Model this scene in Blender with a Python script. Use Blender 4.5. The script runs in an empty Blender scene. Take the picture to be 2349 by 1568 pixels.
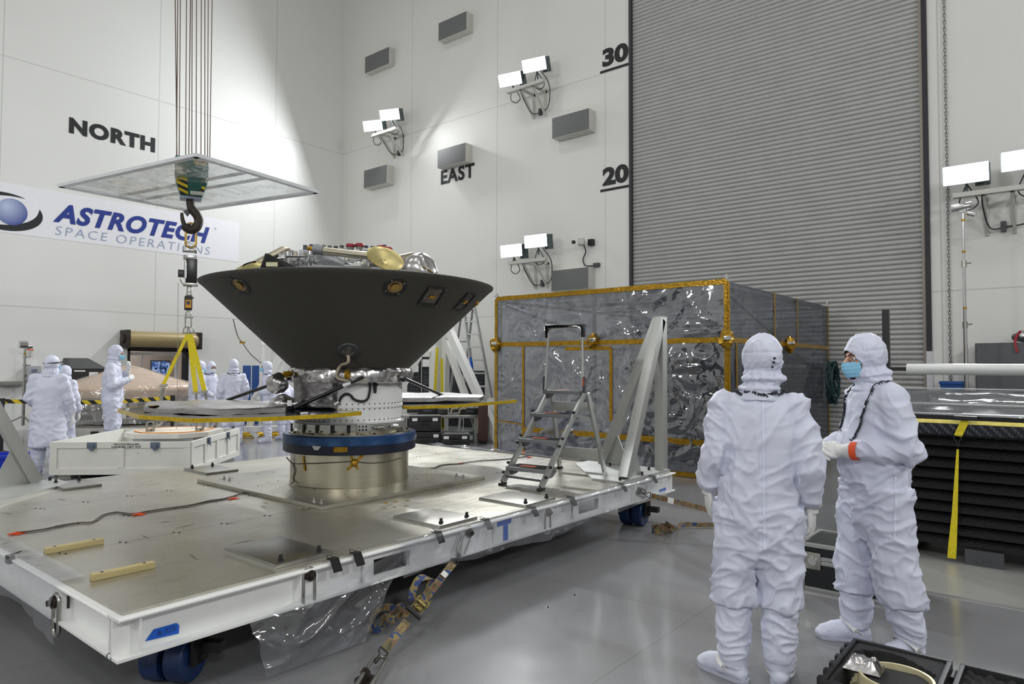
import bpy, bmesh, math, random
from mathutils import Vector, Matrix, noise as mn
from mathutils.bvhtree import BVHTree
random.seed(7)
V = Vector
PI = math.pi
SC = bpy.context.scene
COL = SC.collection
# ---------------------------------------------------------------- camera
IW, IH, FPX = 2349.0, 1568.0, 1572.0855
YAW, TILT, ROLL = math.radians(-39.223553), math.radians(1.957688), math.radians(0.18593)
CAM = V((19.894871, -14.850504, 1.610504))
_F = V((math.sin(YAW)*math.cos(TILT), math.cos(YAW)*math.cos(TILT), math.sin(TILT)))
_R0 = V((math.cos(YAW), -math.sin(YAW), 0)); _U0 = _R0.cross(_F)
_R = _R0*math.cos(ROLL)+_U0*math.sin(ROLL); _U = -_R0*math.sin(ROLL)+_U0*math.cos(ROLL)
cd = bpy.data.cameras.new('camera'); co = bpy.data.objects.new('camera', cd); COL.objects.link(co)
cd.sensor_width = 36.0; cd.lens = 36.0*FPX/IW; cd.clip_end = 200; cd.clip_start = .05
m = Matrix((_R, _U, -_F)).transposed().to_4x4(); m.translation = CAM; co.matrix_world = m
SC.camera = co
# pixel of the photograph -> point of the place (used to measure where things stand)
def ray(px, py): return _F + _R*((px-IW/2)/FPX) - _U*((py-IH/2)/FPX)
def ZP(px, py, z=0.0):
    d = ray(px, py); return CAM + d*((z-CAM.z)/d.z)
def XP(px, py, x):
    d = ray(px, py); return CAM + d*((x-CAM.x)/d.x)
def YP(px, py, y):
    d = ray(px, py); return CAM + d*((y-CAM.y)/d.y)
def DP(px, py, dist):               # at a horizontal distance from the camera
    d = ray(px, py); return CAM + d*(dist/math.hypot(d.x, d.y))
def HZ(py, x, y, px=None):          # height at which pixel row py crosses the vertical through (x, y)
    if px is None:
        w = V((x, y, 1.6))-CAM; px = IW/2+FPX*w.dot(_R)/w.dot(_F)
    d = ray(px, py); h = V((x-CAM.x, y-CAM.y)); t = (h.x*d.x+h.y*d.y)/(d.x*d.x+d.y*d.y)
    return (CAM+d*t).z
# ---------------------------------------------------------------- materials
def lin(c):
    return tuple(((x/255.0)/12.92 if x/255.0 <= .04045 else ((x/255.0+.055)/1.055)**2.4) for x in c)
def mat(name, rgb, rough=.5, metal=0.0, var=.06, vscale=6.0, bump=0.0, bscale=40.0, stretch=None, coat=0.0, spec=.5, emit=None, estr=0.0, sub=0.0, sheen=0.0):
    M = bpy.data.materials.new(name); M.use_nodes = True
    nt = M.node_tree; b = nt.nodes['Principled BSDF']; c = lin(rgb)
    b.inputs['Base Color'].default_value = (*c, 1); b.inputs['Roughness'].default_value = rough
    b.inputs['Metallic'].default_value = metal; b.inputs['Coat Weight'].default_value = coat
    b.inputs['Specular IOR Level'].default_value = spec; b.inputs['Sheen Weight'].default_value = sheen
    if sub: b.inputs['Subsurface Weight'].default_value = sub; b.inputs['Subsurface Scale'].default_value = .01
    if emit: b.inputs['Emission Color'].default_value = (*lin(emit), 1); b.inputs['Emission Strength'].default_value = estr
    tc = nt.nodes.new('ShaderNodeTexCoord'); mp = nt.nodes.new('ShaderNodeMapping')
    nt.links.new(tc.outputs['Object'], mp.inputs['Vector'])
    if stretch: mp.inputs['Scale'].default_value = stretch
    if var:
        n = nt.nodes.new('ShaderNodeTexNoise'); n.inputs['Scale'].default_value = vscale; n.inputs['Detail'].default_value = 5
        nt.links.new(mp.outputs['Vector'], n.inputs['Vector'])
        r = nt.nodes.new('ShaderNodeValToRGB')
        r.color_ramp.elements[0].position = .3; r.color_ramp.elements[1].position = .7
        r.color_ramp.elements[0].color = (*[max(0, x*(1-var)) for x in c], 1); r.color_ramp.elements[1].color = (*[min(1, x*(1+var)) for x in c], 1)
        nt.links.new(n.outputs['Fac'], r.inputs['Fac']); nt.links.new(r.outputs['Color'], b.inputs['Base Color'])
    if bump:
        n2 = nt.nodes.new('ShaderNodeTexNoise'); n2.inputs['Scale'].default_value = bscale; n2.inputs['Detail'].default_value = 4
        nt.links.new(mp.outputs['Vector'], n2.inputs['Vector'])
        bp = nt.nodes.new('ShaderNodeBump'); bp.inputs['Strength'].default_value = bump; bp.inputs['Distance'].default_value = .01
        nt.links.new(n2.outputs['Fac'], bp.inputs['Height']); nt.links.new(bp.outputs['Normal'], b.inputs['Normal'])
    return M
def film(name, tint, clear=.8, gloss=.25, haze=.1, hcol=(230, 230, 235), rough=.08, bump=.5, bscale=5.0, dist=1.5, ridged=False):
    """thin plastic film: see-through, with a wrinkled sheen"""
    M = bpy.data.materials.new(name); M.use_nodes = True; nt = M.node_tree; nt.nodes.clear()
    N = nt.nodes.new; L = nt.links.new
    out = N('ShaderNodeOutputMaterial'); tr = N('ShaderNodeBsdfTransparent'); tr.inputs['Color'].default_value = (*[x*clear for x in tint], 1)
    gl = N('ShaderNodeBsdfGlossy'); gl.inputs['Roughness'].default_value = rough; gl.inputs['Color'].default_value = (.9, .9, .92, 1)
    df = N('ShaderNodeBsdfDiffuse'); df.inputs['Color'].default_value = (*lin(hcol), 1)
    tc = N('ShaderNodeTexCoord'); ns = N('ShaderNodeTexNoise'); ns.inputs['Scale'].default_value = bscale; ns.inputs['Detail'].default_value = 3; ns.inputs['Distortion'].default_value = dist
    if ridged: ns.noise_type = 'RIDGED_MULTIFRACTAL'; ns.inputs['Roughness'].default_value = .35; ns.inputs['Lacunarity'].default_value = 2.1
    vo = N('ShaderNodeTexVoronoi'); vo.inputs['Scale'].default_value = bscale*.8; vo.distance = 'MANHATTAN'
    L(tc.outputs['Object'], ns.inputs['Vector']); mx = N('ShaderNodeMix'); mx.inputs[0].default_value = .15
    L(tc.outputs['Object'], mx.inputs[4]) if False else None
    ad = N('ShaderNodeMath'); ad.operation = 'ADD'; L(tc.outputs['Object'], vo.inputs['Vector'])
    L(ns.outputs['Fac'], ad.inputs[0]); L(vo.outputs['Distance'], ad.inputs[1]); nt.nodes.remove(mx)
    bp = N('ShaderNodeBump'); bp.inputs['Strength'].default_value = bump; bp.inputs['Distance'].default_value = .03 if ridged else .05
    L(ad.outputs[0], bp.inputs['Height']); L(bp.outputs['Normal'], gl.inputs['Normal'])
    lw = N('ShaderNodeLayerWeight'); lw.inputs['Blend'].default_value = .35; L(bp.outputs['Normal'], lw.inputs['Normal'])
    mul = N('ShaderNodeMath'); mul.operation = 'MULTIPLY_ADD'; mul.inputs[1].default_value = gloss; mul.inputs[2].default_value = gloss*.35
    mul.use_clamp = True; L(lw.outputs['Fresnel'], mul.inputs[0])
    m1 = N('ShaderNodeMixShader'); m1.inputs[0].default_value = haze; L(tr.outputs[0], m1.inputs[1]); L(df.outputs[0], m1.inputs[2])
    m2 = N('ShaderNodeMixShader'); L(mul.outputs[0], m2.inputs[0]); L(m1.outputs[0], m2.inputs[1]); L(gl.outputs[0], m2.inputs[2])
    L(m2.outputs[0], out.inputs['Surface']); return M
def stripes(name, c1, c2, scale, ang=PI/4, axis=(0, 2), rough=.6):
    M = bpy.data.materials.new(name); M.use_nodes = True; nt = M.node_tree; b = nt.nodes['Principled BSDF']
    tc = nt.nodes.new('ShaderNodeTexCoord'); mp = nt.nodes.new('ShaderNodeMapping'); sx = nt.nodes.new('ShaderNodeSeparateXYZ')
    nt.links.new(tc.outputs['Object'], sx.inputs[0])
    a = nt.nodes.new('ShaderNodeMath'); a.operation = 'MULTIPLY_ADD'; a.inputs[1].default_value = math.cos(ang)*scale
    a2 = nt.nodes.new('ShaderNodeMath'); a2.operation = 'MULTIPLY'; a2.inputs[1].default_value = math.sin(ang)*scale
    nt.links.new(sx.outputs[axis[0]], a.inputs[0]); nt.links.new(sx.outputs[axis[1]], a2.inputs[0]); nt.links.new(a2.outputs[0], a.inputs[2])
    fr = nt.nodes.new('ShaderNodeMath'); fr.operation = 'FRACT'; nt.links.new(a.outputs[0], fr.inputs[0])
    gt = nt.nodes.new('ShaderNodeMath'); gt.operation = 'GREATER_THAN'; gt.inputs[1].default_value = .5; nt.links.new(fr.outputs[0], gt.inputs[0])
    mx = nt.nodes.new('ShaderNodeMix'); mx.data_type = 'RGBA'; mx.inputs[6].default_value = (*lin(c1), 1); mx.inputs[7].default_value = (*lin(c2), 1)
    nt.links.new(gt.outputs[0], mx.inputs[0]); nt.links.new(mx.outputs[2], b.inputs['Base Color']); b.inputs['Roughness'].default_value = rough
    nt.nodes.remove(mp); return M
# ---------------------------------------------------------------- mesh builder
def frame_z(d):
    d = V(d).normalized(); u = V((0, 0, 1)) if abs(d.z) < .95 else V((0, 1, 0))
    x = u.cross(d).normalized(); y = d.cross(x); return Matrix((x, y, d)).transposed()
def rotz(a): return Matrix.Rotation(a, 3, 'Z')
def wm(o):
    M = Matrix.Identity(4)
    while o is not None:
        M = o.matrix_basis @ M; o = o.parent
    return M
class MB:
    def __init__(s): s.v = []; s.f = []; s.mi = []; s.m = 0
    def add(s, vs, fs):
        k = len(s.v); s.v += [V(p) for p in vs]; s.f += [tuple(i+k for i in f) for f in fs]; s.mi += [s.m]*len(fs); return s
    def box(s, c, d, R=None):
        c = V(c); h = V(d)*.5; P = [V((x*h.x, y*h.y, z*h.z)) for x in (-1, 1) for y in (-1, 1) for z in (-1, 1)]
        if R is not None:
            if not isinstance(R, Matrix): R = rotz(R)
            P = [R @ p for p in P]
        return s.add([c+p for p in P], [(0, 1, 3, 2), (4, 6, 7, 5), (0, 4, 5, 1), (2, 3, 7, 6), (0, 2, 6, 4), (1, 5, 7, 3)])
    def bb(s, a, b): # box by two corners
        a, b = V(a), V(b); return s.box((a+b)/2, [abs(x) for x in (b-a)])
    def cyl(s, p0, p1, r0, r1=None, n=16, caps=True):
        p0, p1 = V(p0), V(p1); r1 = r0 if r1 is None else r1; F = frame_z(p1-p0)
        vs = []
        for p, r in ((p0, r0), (p1, r1)):
            vs += [p+F @ V((r*math.cos(2*PI*i/n), r*math.sin(2*PI*i/n), 0)) for i in range(n)]
        fs = [(i, (i+1) % n, n+(i+1) % n, n+i) for i in range(n)]
        if caps: fs += [tuple(range(n))[::-1], tuple(range(n, 2*n))]
        return s.add(vs, fs)
    def beam(s, p0, p1, w, h, side=None, ext=0):
        p0, p1 = V(p0), V(p1); d = (p1-p0); L = d.length; d.normalize()
        x = V(side) if side is not None else (V((0, 0, 1)).cross(d) if abs(d.z) < .98 else V((1, 0, 0)))
        x = (x-d*x.dot(d)).normalized(); y = d.cross(x)
        return s.box((p0+p1)/2, (w, h, L+ext), Matrix((x, y, d)).transposed())
    def tube(s, pts, r, n=8, closed=False):
        pts = [V(p) for p in pts]; N = len(pts); rr = r if isinstance(r, (list, tuple)) else [r]*N
        vs = []; px = None
        for i, p in enumerate(pts):
            a = pts[(i-1) % N] if (closed or i > 0) else p; b = pts[(i+1) % N] if (closed or i < N-1) else p
            d = (b-a).normalized() if (b-a).length > 1e-9 else V((0, 0, 1))
            if px is None:
                x = frame_z(d).col[0]
            else:
                x = px-d*px.dot(d); x = x.normalized() if x.length > 1e-6 else frame_z(d).col[0]
            px = V(x); y = d.cross(px)
            vs += [p+(px*math.cos(2*PI*k/n)+y*math.sin(2*PI*k/n))*rr[i] for k in range(n)]
        fs = []
        for i in range(N if closed else N-1):
            j = (i+1) % N
            fs += [(i*n+k, i*n+(k+1) % n, j*n+(k+1) % n, j*n+k) for k in range(n)]
        if not closed: fs += [tuple(range(n))[::-1], tuple(range((N-1)*n, N*n))]
        return s.add(vs, fs)
    def lathe(s, prof, c=(0, 0, 0), n=48, R=None, a0=0, a1=2*PI, cap=True):
        c = V(c); full = abs(a1-a0-2*PI) < 1e-6; cols = n if full else n+1; vs = []
        for r, z in prof:
            for k in range(cols):
                a = a0+(a1-a0)*k/n; p = V((r*math.cos(a), r*math.sin(a), z)); vs.append(c+(R @ p if R is not None else p))
        fs = []
        for i in range(len(prof)-1):
            for k in range(n):
                k2 = (k+1) % cols; fs.append((i*cols+k, i*cols+k2, (i+1)*cols+k2, (i+1)*cols+k))
        if cap and full:
            if prof[0][0] > 1e-6: fs.append(tuple(range(cols))[::-1])
            if prof[-1][0] > 1e-6: fs.append(tuple(range((len(prof)-1)*cols, len(prof)*cols)))
        return s.add(vs, fs)
    def prism(s, poly, z0, z1, M=None):
        n = len(poly); vs = [V((x, y, z)) for z in (z0, z1) for x, y in poly]
        if M is not None: vs = [M @ v for v in vs]
        return s.add(vs, [tuple(range(n))[::-1], tuple(range(n, 2*n))]+[(i, (i+1) % n, n+(i+1) % n, n+i) for i in range(n)])
    def plate(s, poly, t):   # polygon of 3-D points given a thickness along -normal
        P = [V(p) for p in poly]; nr = V((0, 0, 0))
        for i in range(len(P)): nr += P[i].cross(P[(i+1) % len(P)])
        nr.normalize(); n = len(P)
        return s.add(P+[p-nr*t for p in P], [tuple(range(n)), tuple(range(n, 2*n))[::-1]]+[(i, n+i, n+(i+1) % n, (i+1) % n) for i in range(n)])
    def ell(s, c, r, n=16, m=10, R=None):
        c = V(c); r = V(r) if not isinstance(r, (int, float)) else V((r, r, r)); vs = [V((0, 0, -r.z))]
        for j in range(1, m):
            t = -PI/2+PI*j/m
            vs += [V((r.x*math.cos(t)*math.cos(2*PI*k/n), r.y*math.cos(t)*math.sin(2*PI*k/n), r.z*math.sin(t))) for k in range(n)]
        vs.append(V((0, 0, r.z)))
        fs = [(0, 1+(k+1) % n, 1+k) for k in range(n)]
        for j in range(m-2): fs += [(1+j*n+k, 1+j*n+(k+1) % n, 1+(j+1)*n+(k+1) % n, 1+(j+1)*n+k) for k in range(n)]
        e = len(vs)-1; fs += [(1+(m-2)*n+k, 1+(m-2)*n+(k+1) % n, e) for k in range(n)]
        if R is not None: vs = [R @ v for v in vs]
        return s.add([c+v for v in vs], fs)
    def grid(s, fn, nu, nv):
        vs = [V(fn(i/nu, j/nv)) for j in range(nv+1) for i in range(nu+1)]
        return s.add(vs, [(j*(nu+1)+i, j*(nu+1)+i+1, (j+1)*(nu+1)+i+1, (j+1)*(nu+1)+i) for j in range(nv) for i in range(nu)])
    def ribbon(s, pts, w, side, t=.003):   # flat strap along pts, width along side (one vector or a list)
        pts = [V(p) for p in pts]; N = len(pts); vs = []
        for i, p in enumerate(pts):
            sd = V(side[i]) if isinstance(side, list) else V(side); d = (pts[min(i+1, N-1)]-pts[max(i-1, 0)]).normalized()
            sd = (sd-d*sd.dot(d)).normalized(); nn = d.cross(sd)
            vs += [p+sd*w/2+nn*t/2, p-sd*w/2+nn*t/2, p-sd*w/2-nn*t/2, p+sd*w/2-nn*t/2]
        fs = []
        for i in range(N-1):
            for k in range(4): fs.append((i*4+k, i*4+(k+1) % 4, (i+1)*4+(k+1) % 4, (i+1)*4+k))
        fs += [(0, 3, 2, 1), ((N-1)*4, (N-1)*4+1, (N-1)*4+2, (N-1)*4+3)]
        return s.add(vs, fs)
    def xf(s, M):
        s.v = [M @ v for v in s.v]; return s
    def build(s, name, mats, parent=None, smooth=35, bevel=0, local=False):
        me = bpy.data.meshes.new(name); vs = s.v
        if parent is not None and not local:
            I = wm(parent).inverted(); vs = [I @ v for v in vs]
        me.from_pydata([tuple(v) for v in vs], [], s.f)
        for M in (mats if isinstance(mats, (list, tuple)) else [mats]): me.materials.append(M)
        me.polygons.foreach_set('material_index', s.mi)
        bm = bmesh.new(); bm.from_mesh(me)
        bmesh.ops.recalc_face_normals(bm, faces=bm.faces)
        if bevel:
            es = [e for e in bm.edges if len(e.link_faces) == 2 and e.calc_face_angle(0) > .6]
            bmesh.ops.bevel(bm, geom=es, offset=bevel, segments=2, profile=.7, affect='EDGES', clamp_overlap=True)
        bm.to_mesh(me); bm.free()
        if smooth:
            me.polygons.foreach_set('use_smooth', [True]*len(me.polygons)); me.set_sharp_from_angle(angle=math.radians(smooth))
        me.update(); o = bpy.data.objects.new(name, me); COL.objects.link(o)
        if parent is not None: o.parent = parent
        return o
def tag(o, label=None, cat=None, group=None, kind=None):
    if label: o['label'] = label
    if cat: o['category'] = cat
    if group: o['group'] = group
    if kind: o['kind'] = kind
    return o
def thing(name, loc, label, cat, group=None, rz=0.0):
    o = bpy.data.objects.new(name, None); COL.objects.link(o); o.empty_display_size = .1
    o.location = loc; o.rotation_euler = (0, 0, rz); return tag(o, label, cat, group)
def structure(o): o['kind'] = 'structure'; return o
def children(o): return [c for c in COL.objects if c.parent == o]
def dup(root, loc, rz, label, group=None):
    r = root.copy(); COL.objects.link(r); r.location = loc; r.rotation_euler = (0, 0, rz); r['label'] = label
    if group: r['group'] = group
    for ch in children(root):
        c = ch.copy(); COL.objects.link(c); c.parent = r
        for g in children(ch):
            d = g.copy(); COL.objects.link(d); d.parent = c
    return r
def remesh(mb, vox, smooth_it=3, fn=None):
    """one continuous skin over the overlapping solids of mb; fn moves each vertex (p, n) -> p"""
    me = bpy.data.meshes.new('tmp'); me.from_pydata([tuple(v) for v in mb.v], [], mb.f)
    bm = bmesh.new(); bm.from_mesh(me); bmesh.ops.recalc_face_normals(bm, faces=bm.faces); bm.to_mesh(me); bm.free()
    o = bpy.data.objects.new('tmp', me); COL.objects.link(o)
    md = o.modifiers.new('r', 'REMESH'); md.mode = 'VOXEL'; md.voxel_size = vox
    if smooth_it:
        sm = o.modifiers.new('s', 'SMOOTH'); sm.factor = .5; sm.iterations = smooth_it
    dg = bpy.context.evaluated_depsgraph_get(); dg.update()
    r = bpy.data.meshes.new_from_object(o.evaluated_get(dg)); bpy.data.objects.remove(o); bpy.data.meshes.remove(me)
    out = MB(); nr = [v.normal.copy() for v in r.vertices]; ps = [v.co.copy() for v in r.vertices]
    if fn: ps = [fn(p, n) for p, n in zip(ps, nr)]
    out.add(ps, [tuple(p.vertices) for p in r.polygons]); bpy.data.meshes.remove(r); return out
def text_mb(s, origin, xd, yd, w, h, bold=0.0, shear=0.0, depth=.004, space=1.0):
    """lettering fitted into a w x h box whose lower left corner is origin"""
    cu = bpy.data.curves.new('t', 'FONT'); cu.body = s; cu.offset = bold; cu.shear = shear; cu.size = 1; cu.space_character = space; cu.resolution_u = 4
    o = bpy.data.objects.new('t', cu); COL.objects.link(o); dg = bpy.context.evaluated_depsgraph_get(); dg.update()
    r = bpy.data.meshes.new_from_object(o.evaluated_get(dg)); bpy.data.objects.remove(o)
    xs = [v.co.x for v in r.vertices]; ys = [v.co.y for v in r.vertices]; x0, x1, y0, y1 = min(xs), max(xs), min(ys), max(ys)
    xd, yd = V(xd).normalized(), V(yd).normalized(); nn = xd.cross(yd); origin = V(origin)
    kx = w/(x1-x0) if w else h/(y1-y0); ky = h/(y1-y0)
    P = [origin+xd*((v.co.x-x0)*kx)+yd*((v.co.y-y0)*ky)+nn*depth for v in r.vertices]
    mb = MB(); mb.add(P, [tuple(p.vertices) for p in r.polygons]); bpy.data.meshes.remove(r); bpy.data.curves.remove(cu); return mb
def smooth_path(pts, k=6):
    pts = [V(p) for p in pts]; out = []; n = len(pts)
    for i in range(n-1):
        a, b, c, d = pts[max(i-1, 0)], pts[i], pts[i+1], pts[min(i+2, n-1)]
        for j in range(k):
            t = j/k; out.append(.5*((2*b)+(c-a)*t+(2*a-5*b+4*c-d)*t*t+(3*b-a-3*c+d)*t**3))
    out.append(pts[-1]); return out
def arc(c, r, a0, a1, n, u, v):
    c, u, v = V(c), V(u), V(v); return [c+u*(r*math.cos(a0+(a1-a0)*i/n))+v*(r*math.sin(a0+(a1-a0)*i/n)) for i in range(n+1)]
def oval(c, u, v, a, b, n=24):      # racetrack link centre line: half length a along u, half width b along v
    c, u, v = V(c), V(u), V(v); st = a-b; pts = []
    pts += [c+u*(st+b*math.cos(t))+v*(b*math.sin(t)) for t in [-PI/2+PI*i/10 for i in range(11)]]
    pts += [c-u*(st+b*math.cos(t))-v*(b*math.sin(t)) for t in [-PI/2+PI*i/10 for i in range(11)]]
    return pts
X, Y, Z = V((1, 0, 0)), V((0, 1, 0)), V((0, 0, 1))
# ================================================================ materials
M_WHITE = mat('white_paint', (238, 238, 236), .35, var=.03)
M_BUNNY = None
M_STEEL = mat('brushed_steel', (176, 174, 168), .28, 1.0, var=.08, vscale=12)
M_CHROME = mat('chrome', (215, 215, 215), .12, 1.0, var=.04)
M_ALU = mat('aluminium', (186, 187, 184), .38, .85, var=.05, vscale=9)
M_ALUP = mat('plain_aluminium_tube', (196, 197, 194), .42, .8, var=.07, vscale=4, stretch=(1, 1, .3))
M_BLACK = mat('black_plastic', (22, 22, 24), .5, var=.1)
M_BLACKG = mat('black_gloss', (14, 14, 16), .25, var=.1)
M_DGREY = mat('dark_grey_paint', (74, 75, 78), .55, var=.06)
M_IRON = mat('dark_forged_iron', (62, 55, 50), .5, .6, var=.15, bump=.2)
M_GOLD = mat('gold_tape', (170, 130, 30), .22, .6, var=.28, vscale=14, bump=.5, bscale=30)
M_GOLDF = mat('gold_film_edge', (205, 172, 24), .3, .35, var=.2, vscale=20, bump=.25, bscale=60)
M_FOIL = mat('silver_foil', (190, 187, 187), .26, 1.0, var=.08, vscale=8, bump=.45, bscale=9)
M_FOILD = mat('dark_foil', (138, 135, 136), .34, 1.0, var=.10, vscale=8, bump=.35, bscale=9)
M_BRASS = mat('zinc_gold_link', (166, 140, 78), .35, .8, var=.1)
M_YEL = mat('yellow_webbing', (226, 206, 34), .7, var=.1, vscale=30, bump=.3, bscale=120)
M_BLUET = mat('blue_painter_tape', (20, 92, 200), .6, var=.05)
M_ORANGE = mat('orange_tag', (232, 78, 26), .55, var=.05)
M_RED = mat('red_cap', (152, 28, 38), .45, var=.08)
M_INK = mat('black_lettering', (26, 27, 30), .55, var=.05)
M_WOOD = mat('pale_wood_bar', (196, 180, 128), .55, var=.12, vscale=5, stretch=(8, 1, 8))
M_CRATE = mat('crate_white_paint', (226, 225, 217), .5, var=.03)
M_RUB = mat('black_rubber', (26, 26, 27), .75, var=.1)
M_BLUEP = mat('blue_polyurethane_tyre', (26, 50, 94), .4, var=.08)
M_TAN = mat('tan_roller', (168, 150, 108), .42, .2, var=.05, stretch=(1, .2, 1))
M_BLUEBIN = mat('blue_bin_plastic', (22, 74, 148), .45, var=.06)
M_HAZ = stripes('hazard_yellow_black', (30, 28, 22), (228, 196, 40), 7.0, PI/4, (1, 2))
M_CLEAR = film('clear_polythene', (.97, .98, 1.0), .96, .26, .09, rough=.06, bump=.30, bscale=2.2, dist=.8, ridged=True)
M_TENT = film('static_shield_film', (.70, .73, .81), .84, .62, .08, hcol=(160, 165, 180), rough=.06, bump=.75, bscale=1.5, dist=.9, ridged=True)
M_TENTS = film('static_shield_film_side', (.70, .72, .77), .74, .22, .20, hcol=(150, 152, 158), rough=.12, bump=.35, bscale=1.8, dist=.9, ridged=True)
def wall_mat(name, rgb, axis, off, step, zs):
    M = mat(name, rgb, .38, var=.012, vscale=.6, spec=.35); nt = M.node_tree; b = nt.nodes['Principled BSDF']; N = nt.nodes.new; L = nt.links.new
    src = b.inputs['Base Color'].links[0].from_socket
    g = N('ShaderNodeNewGeometry'); sx = N('ShaderNodeSeparateXYZ'); L(g.outputs['Position'], sx.inputs[0]); fac = None
    def band(sock, c, w):
        a = N('ShaderNodeMath'); a.operation = 'COMPARE'; a.inputs[1].default_value = c; a.inputs[2].default_value = w; L(sock, a.inputs[0]); return a.outputs[0]
    md = N('ShaderNodeMath'); md.operation = 'SUBTRACT'; md.inputs[1].default_value = off; L(sx.outputs[axis], md.inputs[0])
    dv = N('ShaderNodeMath'); dv.operation = 'DIVIDE'; dv.inputs[1].default_value = step; L(md.outputs[0], dv.inputs[0])
    pp = N('ShaderNodeMath'); pp.operation = 'PINGPONG'; pp.inputs[1].default_value = .5; L(dv.outputs[0], pp.inputs[0])
    outs = [band(pp.outputs[0], 0, .011/step)]+[band(sx.outputs[2], z, .011) for z in zs]
    cur = outs[0]
    for o in outs[1:]:
        mxn = N('ShaderNodeMath'); mxn.operation = 'MAXIMUM'; L(cur, mxn.inputs[0]); L(o, mxn.inputs[1]); cur = mxn.outputs[0]
    mx = N('ShaderNodeMix'); mx.data_type = 'RGBA'; mx.inputs[7].default_value = (*[x*.74 for x in lin(rgb)], 1)
    L(cur, mx.inputs[0]); L(src, mx.inputs[6]); L(mx.outputs[2], b.inputs['Base Color']); return M
M_WN = wall_mat('north_wall_panels', (232, 232, 229), 1, -9.992, 3.664, (3.01, 9.069))
M_WE = wall_mat('east_wall_panels', (232, 231, 227), 0, 3.576, 3.62, (3.01, 9.069))
def floor_mat():
    M = mat('grey_epoxy_floor', (134, 134, 136), .13, var=.05, vscale=.7, spec=.55); nt = M.node_tree; b = nt.nodes['Principled BSDF']; N = nt.nodes.new; L = nt.links.new
    src = b.inputs['Base Color'].links[0].from_socket
    g = N('ShaderNodeNewGeometry'); sx = N('ShaderNodeSeparateXYZ'); L(g.outputs['Position'], sx.inputs[0]); cur = None
    for ax, off in ((0, .63), (1, .35)):
        a = N('ShaderNodeMath'); a.operation = 'MULTIPLY_ADD'; a.inputs[1].default_value = 1/2.44; a.inputs[2].default_value = off; L(sx.outputs[ax], a.inputs[0])
        p = N('ShaderNodeMath'); p.operation = 'PINGPONG'; p.inputs[1].default_value = .5; L(a.outputs[0], p.inputs[0])
        c = N('ShaderNodeMath'); c.operation = 'COMPARE'; c.inputs[1].default_value = 0; c.inputs[2].default_value = .0011; L(p.outputs[0], c.inputs[0])
        if cur is None: cur = c.outputs[0]
        else:
            mm = N('ShaderNodeMath'); mm.operation = 'MAXIMUM'; L(cur, mm.inputs[0]); L(c.outputs[0], mm.inputs[1]); cur = mm.outputs[0]
    mx = N('ShaderNodeMix'); mx.data_type = 'RGBA'; mx.inputs[7].default_value = (*lin((112, 112, 112)), 1)
    L(cur, mx.inputs[0]); L(src, mx.inputs[6]); L(mx.outputs[2], b.inputs['Base Color'])
    n = N('ShaderNodeTexNoise'); n.inputs['Scale'].default_value = 1.3; n.inputs['Detail'].default_value = 4
    L(g.outputs['Position'], n.inputs['Vector']); mr = N('ShaderNodeMapRange'); mr.inputs[3].default_value = .10; mr.inputs[4].default_value = .22
    L(n.outputs['Fac'], mr.inputs[0]); L(mr.outputs[0], b.inputs['Roughness'])
    n2 = N('ShaderNodeTexNoise'); n2.inputs['Scale'].default_value = 3.0; L(g.outputs['Position'], n2.inputs['Vector'])
    bp = N('ShaderNodeBump'); bp.inputs['Strength'].default_value = .06; bp.inputs['Distance'].default_value = .01
    L(n2.outputs['Fac'], bp.inputs['Height']); L(bp.outputs['Normal'], b.inputs['Normal']); return M
M_FLOOR = floor_mat()
# ================================================================ the hall
RX, RY, RZ = 33.0, -27.0, 17.0
structure(MB().bb((0, RY, -.2), (RX, 0, 0)).build('floor', M_FLOOR, smooth=0))
nw = MB()
nw.bb((-.3, RY, 0), (0, -7.02, RZ)); nw.bb((-.3, -5.34, 0), (0, 0, RZ)); nw.bb((-.3, -7.02, 2.05), (0, -5.34, RZ))
structure(nw.build('wall_north', M_WN, smooth=0))
ew = MB()
DX0, DX1, DZ = 11.53, 17.80, 14.4
ew.bb((-.3, 0, 0), (DX0, .3, RZ)); ew.bb((DX1, 0, 0), (RX, .3, RZ)); ew.bb((DX0, 0, DZ), (DX1, .3, RZ))
structure(ew.build('wall_east', M_WE, smooth=0))
M_WS = mat('hall_paint', (226, 226, 222), .5, var=.01)
structure(MB().bb((-.3, RY-.3, 0), (RX, RY, RZ)).build('wall_west', M_WS, smooth=0))
structure(MB().bb((RX, RY-.3, 0), (RX+.3, .3, RZ)).build('wall_south', M_WS, smooth=0))
structure(MB().bb((-.3, RY-.3, RZ), (RX+.3, .3, RZ+.2)).build('ceiling', mat('ceiling_paint', (206, 206, 204), .7, var=.01), smooth=0))
# large roll-up door: interlocking slats
pitch = .0965; prof = []
k = 0; z = 0.0
while z < DZ:
    for dz, dy in ((0, .022), (.010, .006), (.030, -.004), (.050, -.006), (.068, -.003), (.082, .008), (.088, .020)): prof.append((z+dz, dy))
    z += pitch
db = MB(); db.add([V((x, .03+dy, zz)) for zz, dy in prof for x in (DX0+.05, DX1-.05)], [(i*2, i*2+1, i*2+3, i*2+2) for i in range(len(prof)-1)])
M_SLAT = mat('grey_slat_paint', (178, 178, 176), .42, .15, var=.04, vscale=2)
door = structure(db.build('door_1', M_SLAT, smooth=50))
jb = MB()
jb.bb((DX0-.01, -.05, 0), (DX0+.06, .03, DZ)); structure(jb.build('trim_1', mat('dark_guide', (66, 64, 70), .5, .4, var=.05), smooth=0))
jb = MB(); jb.bb((DX1+.005, -.06, 1.9), (DX1+.09, 0, DZ)); structure(jb.build('trim_2', mat('dark_guide_rail', (48, 44, 50), .5, .3, var=.1), smooth=0))
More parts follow.
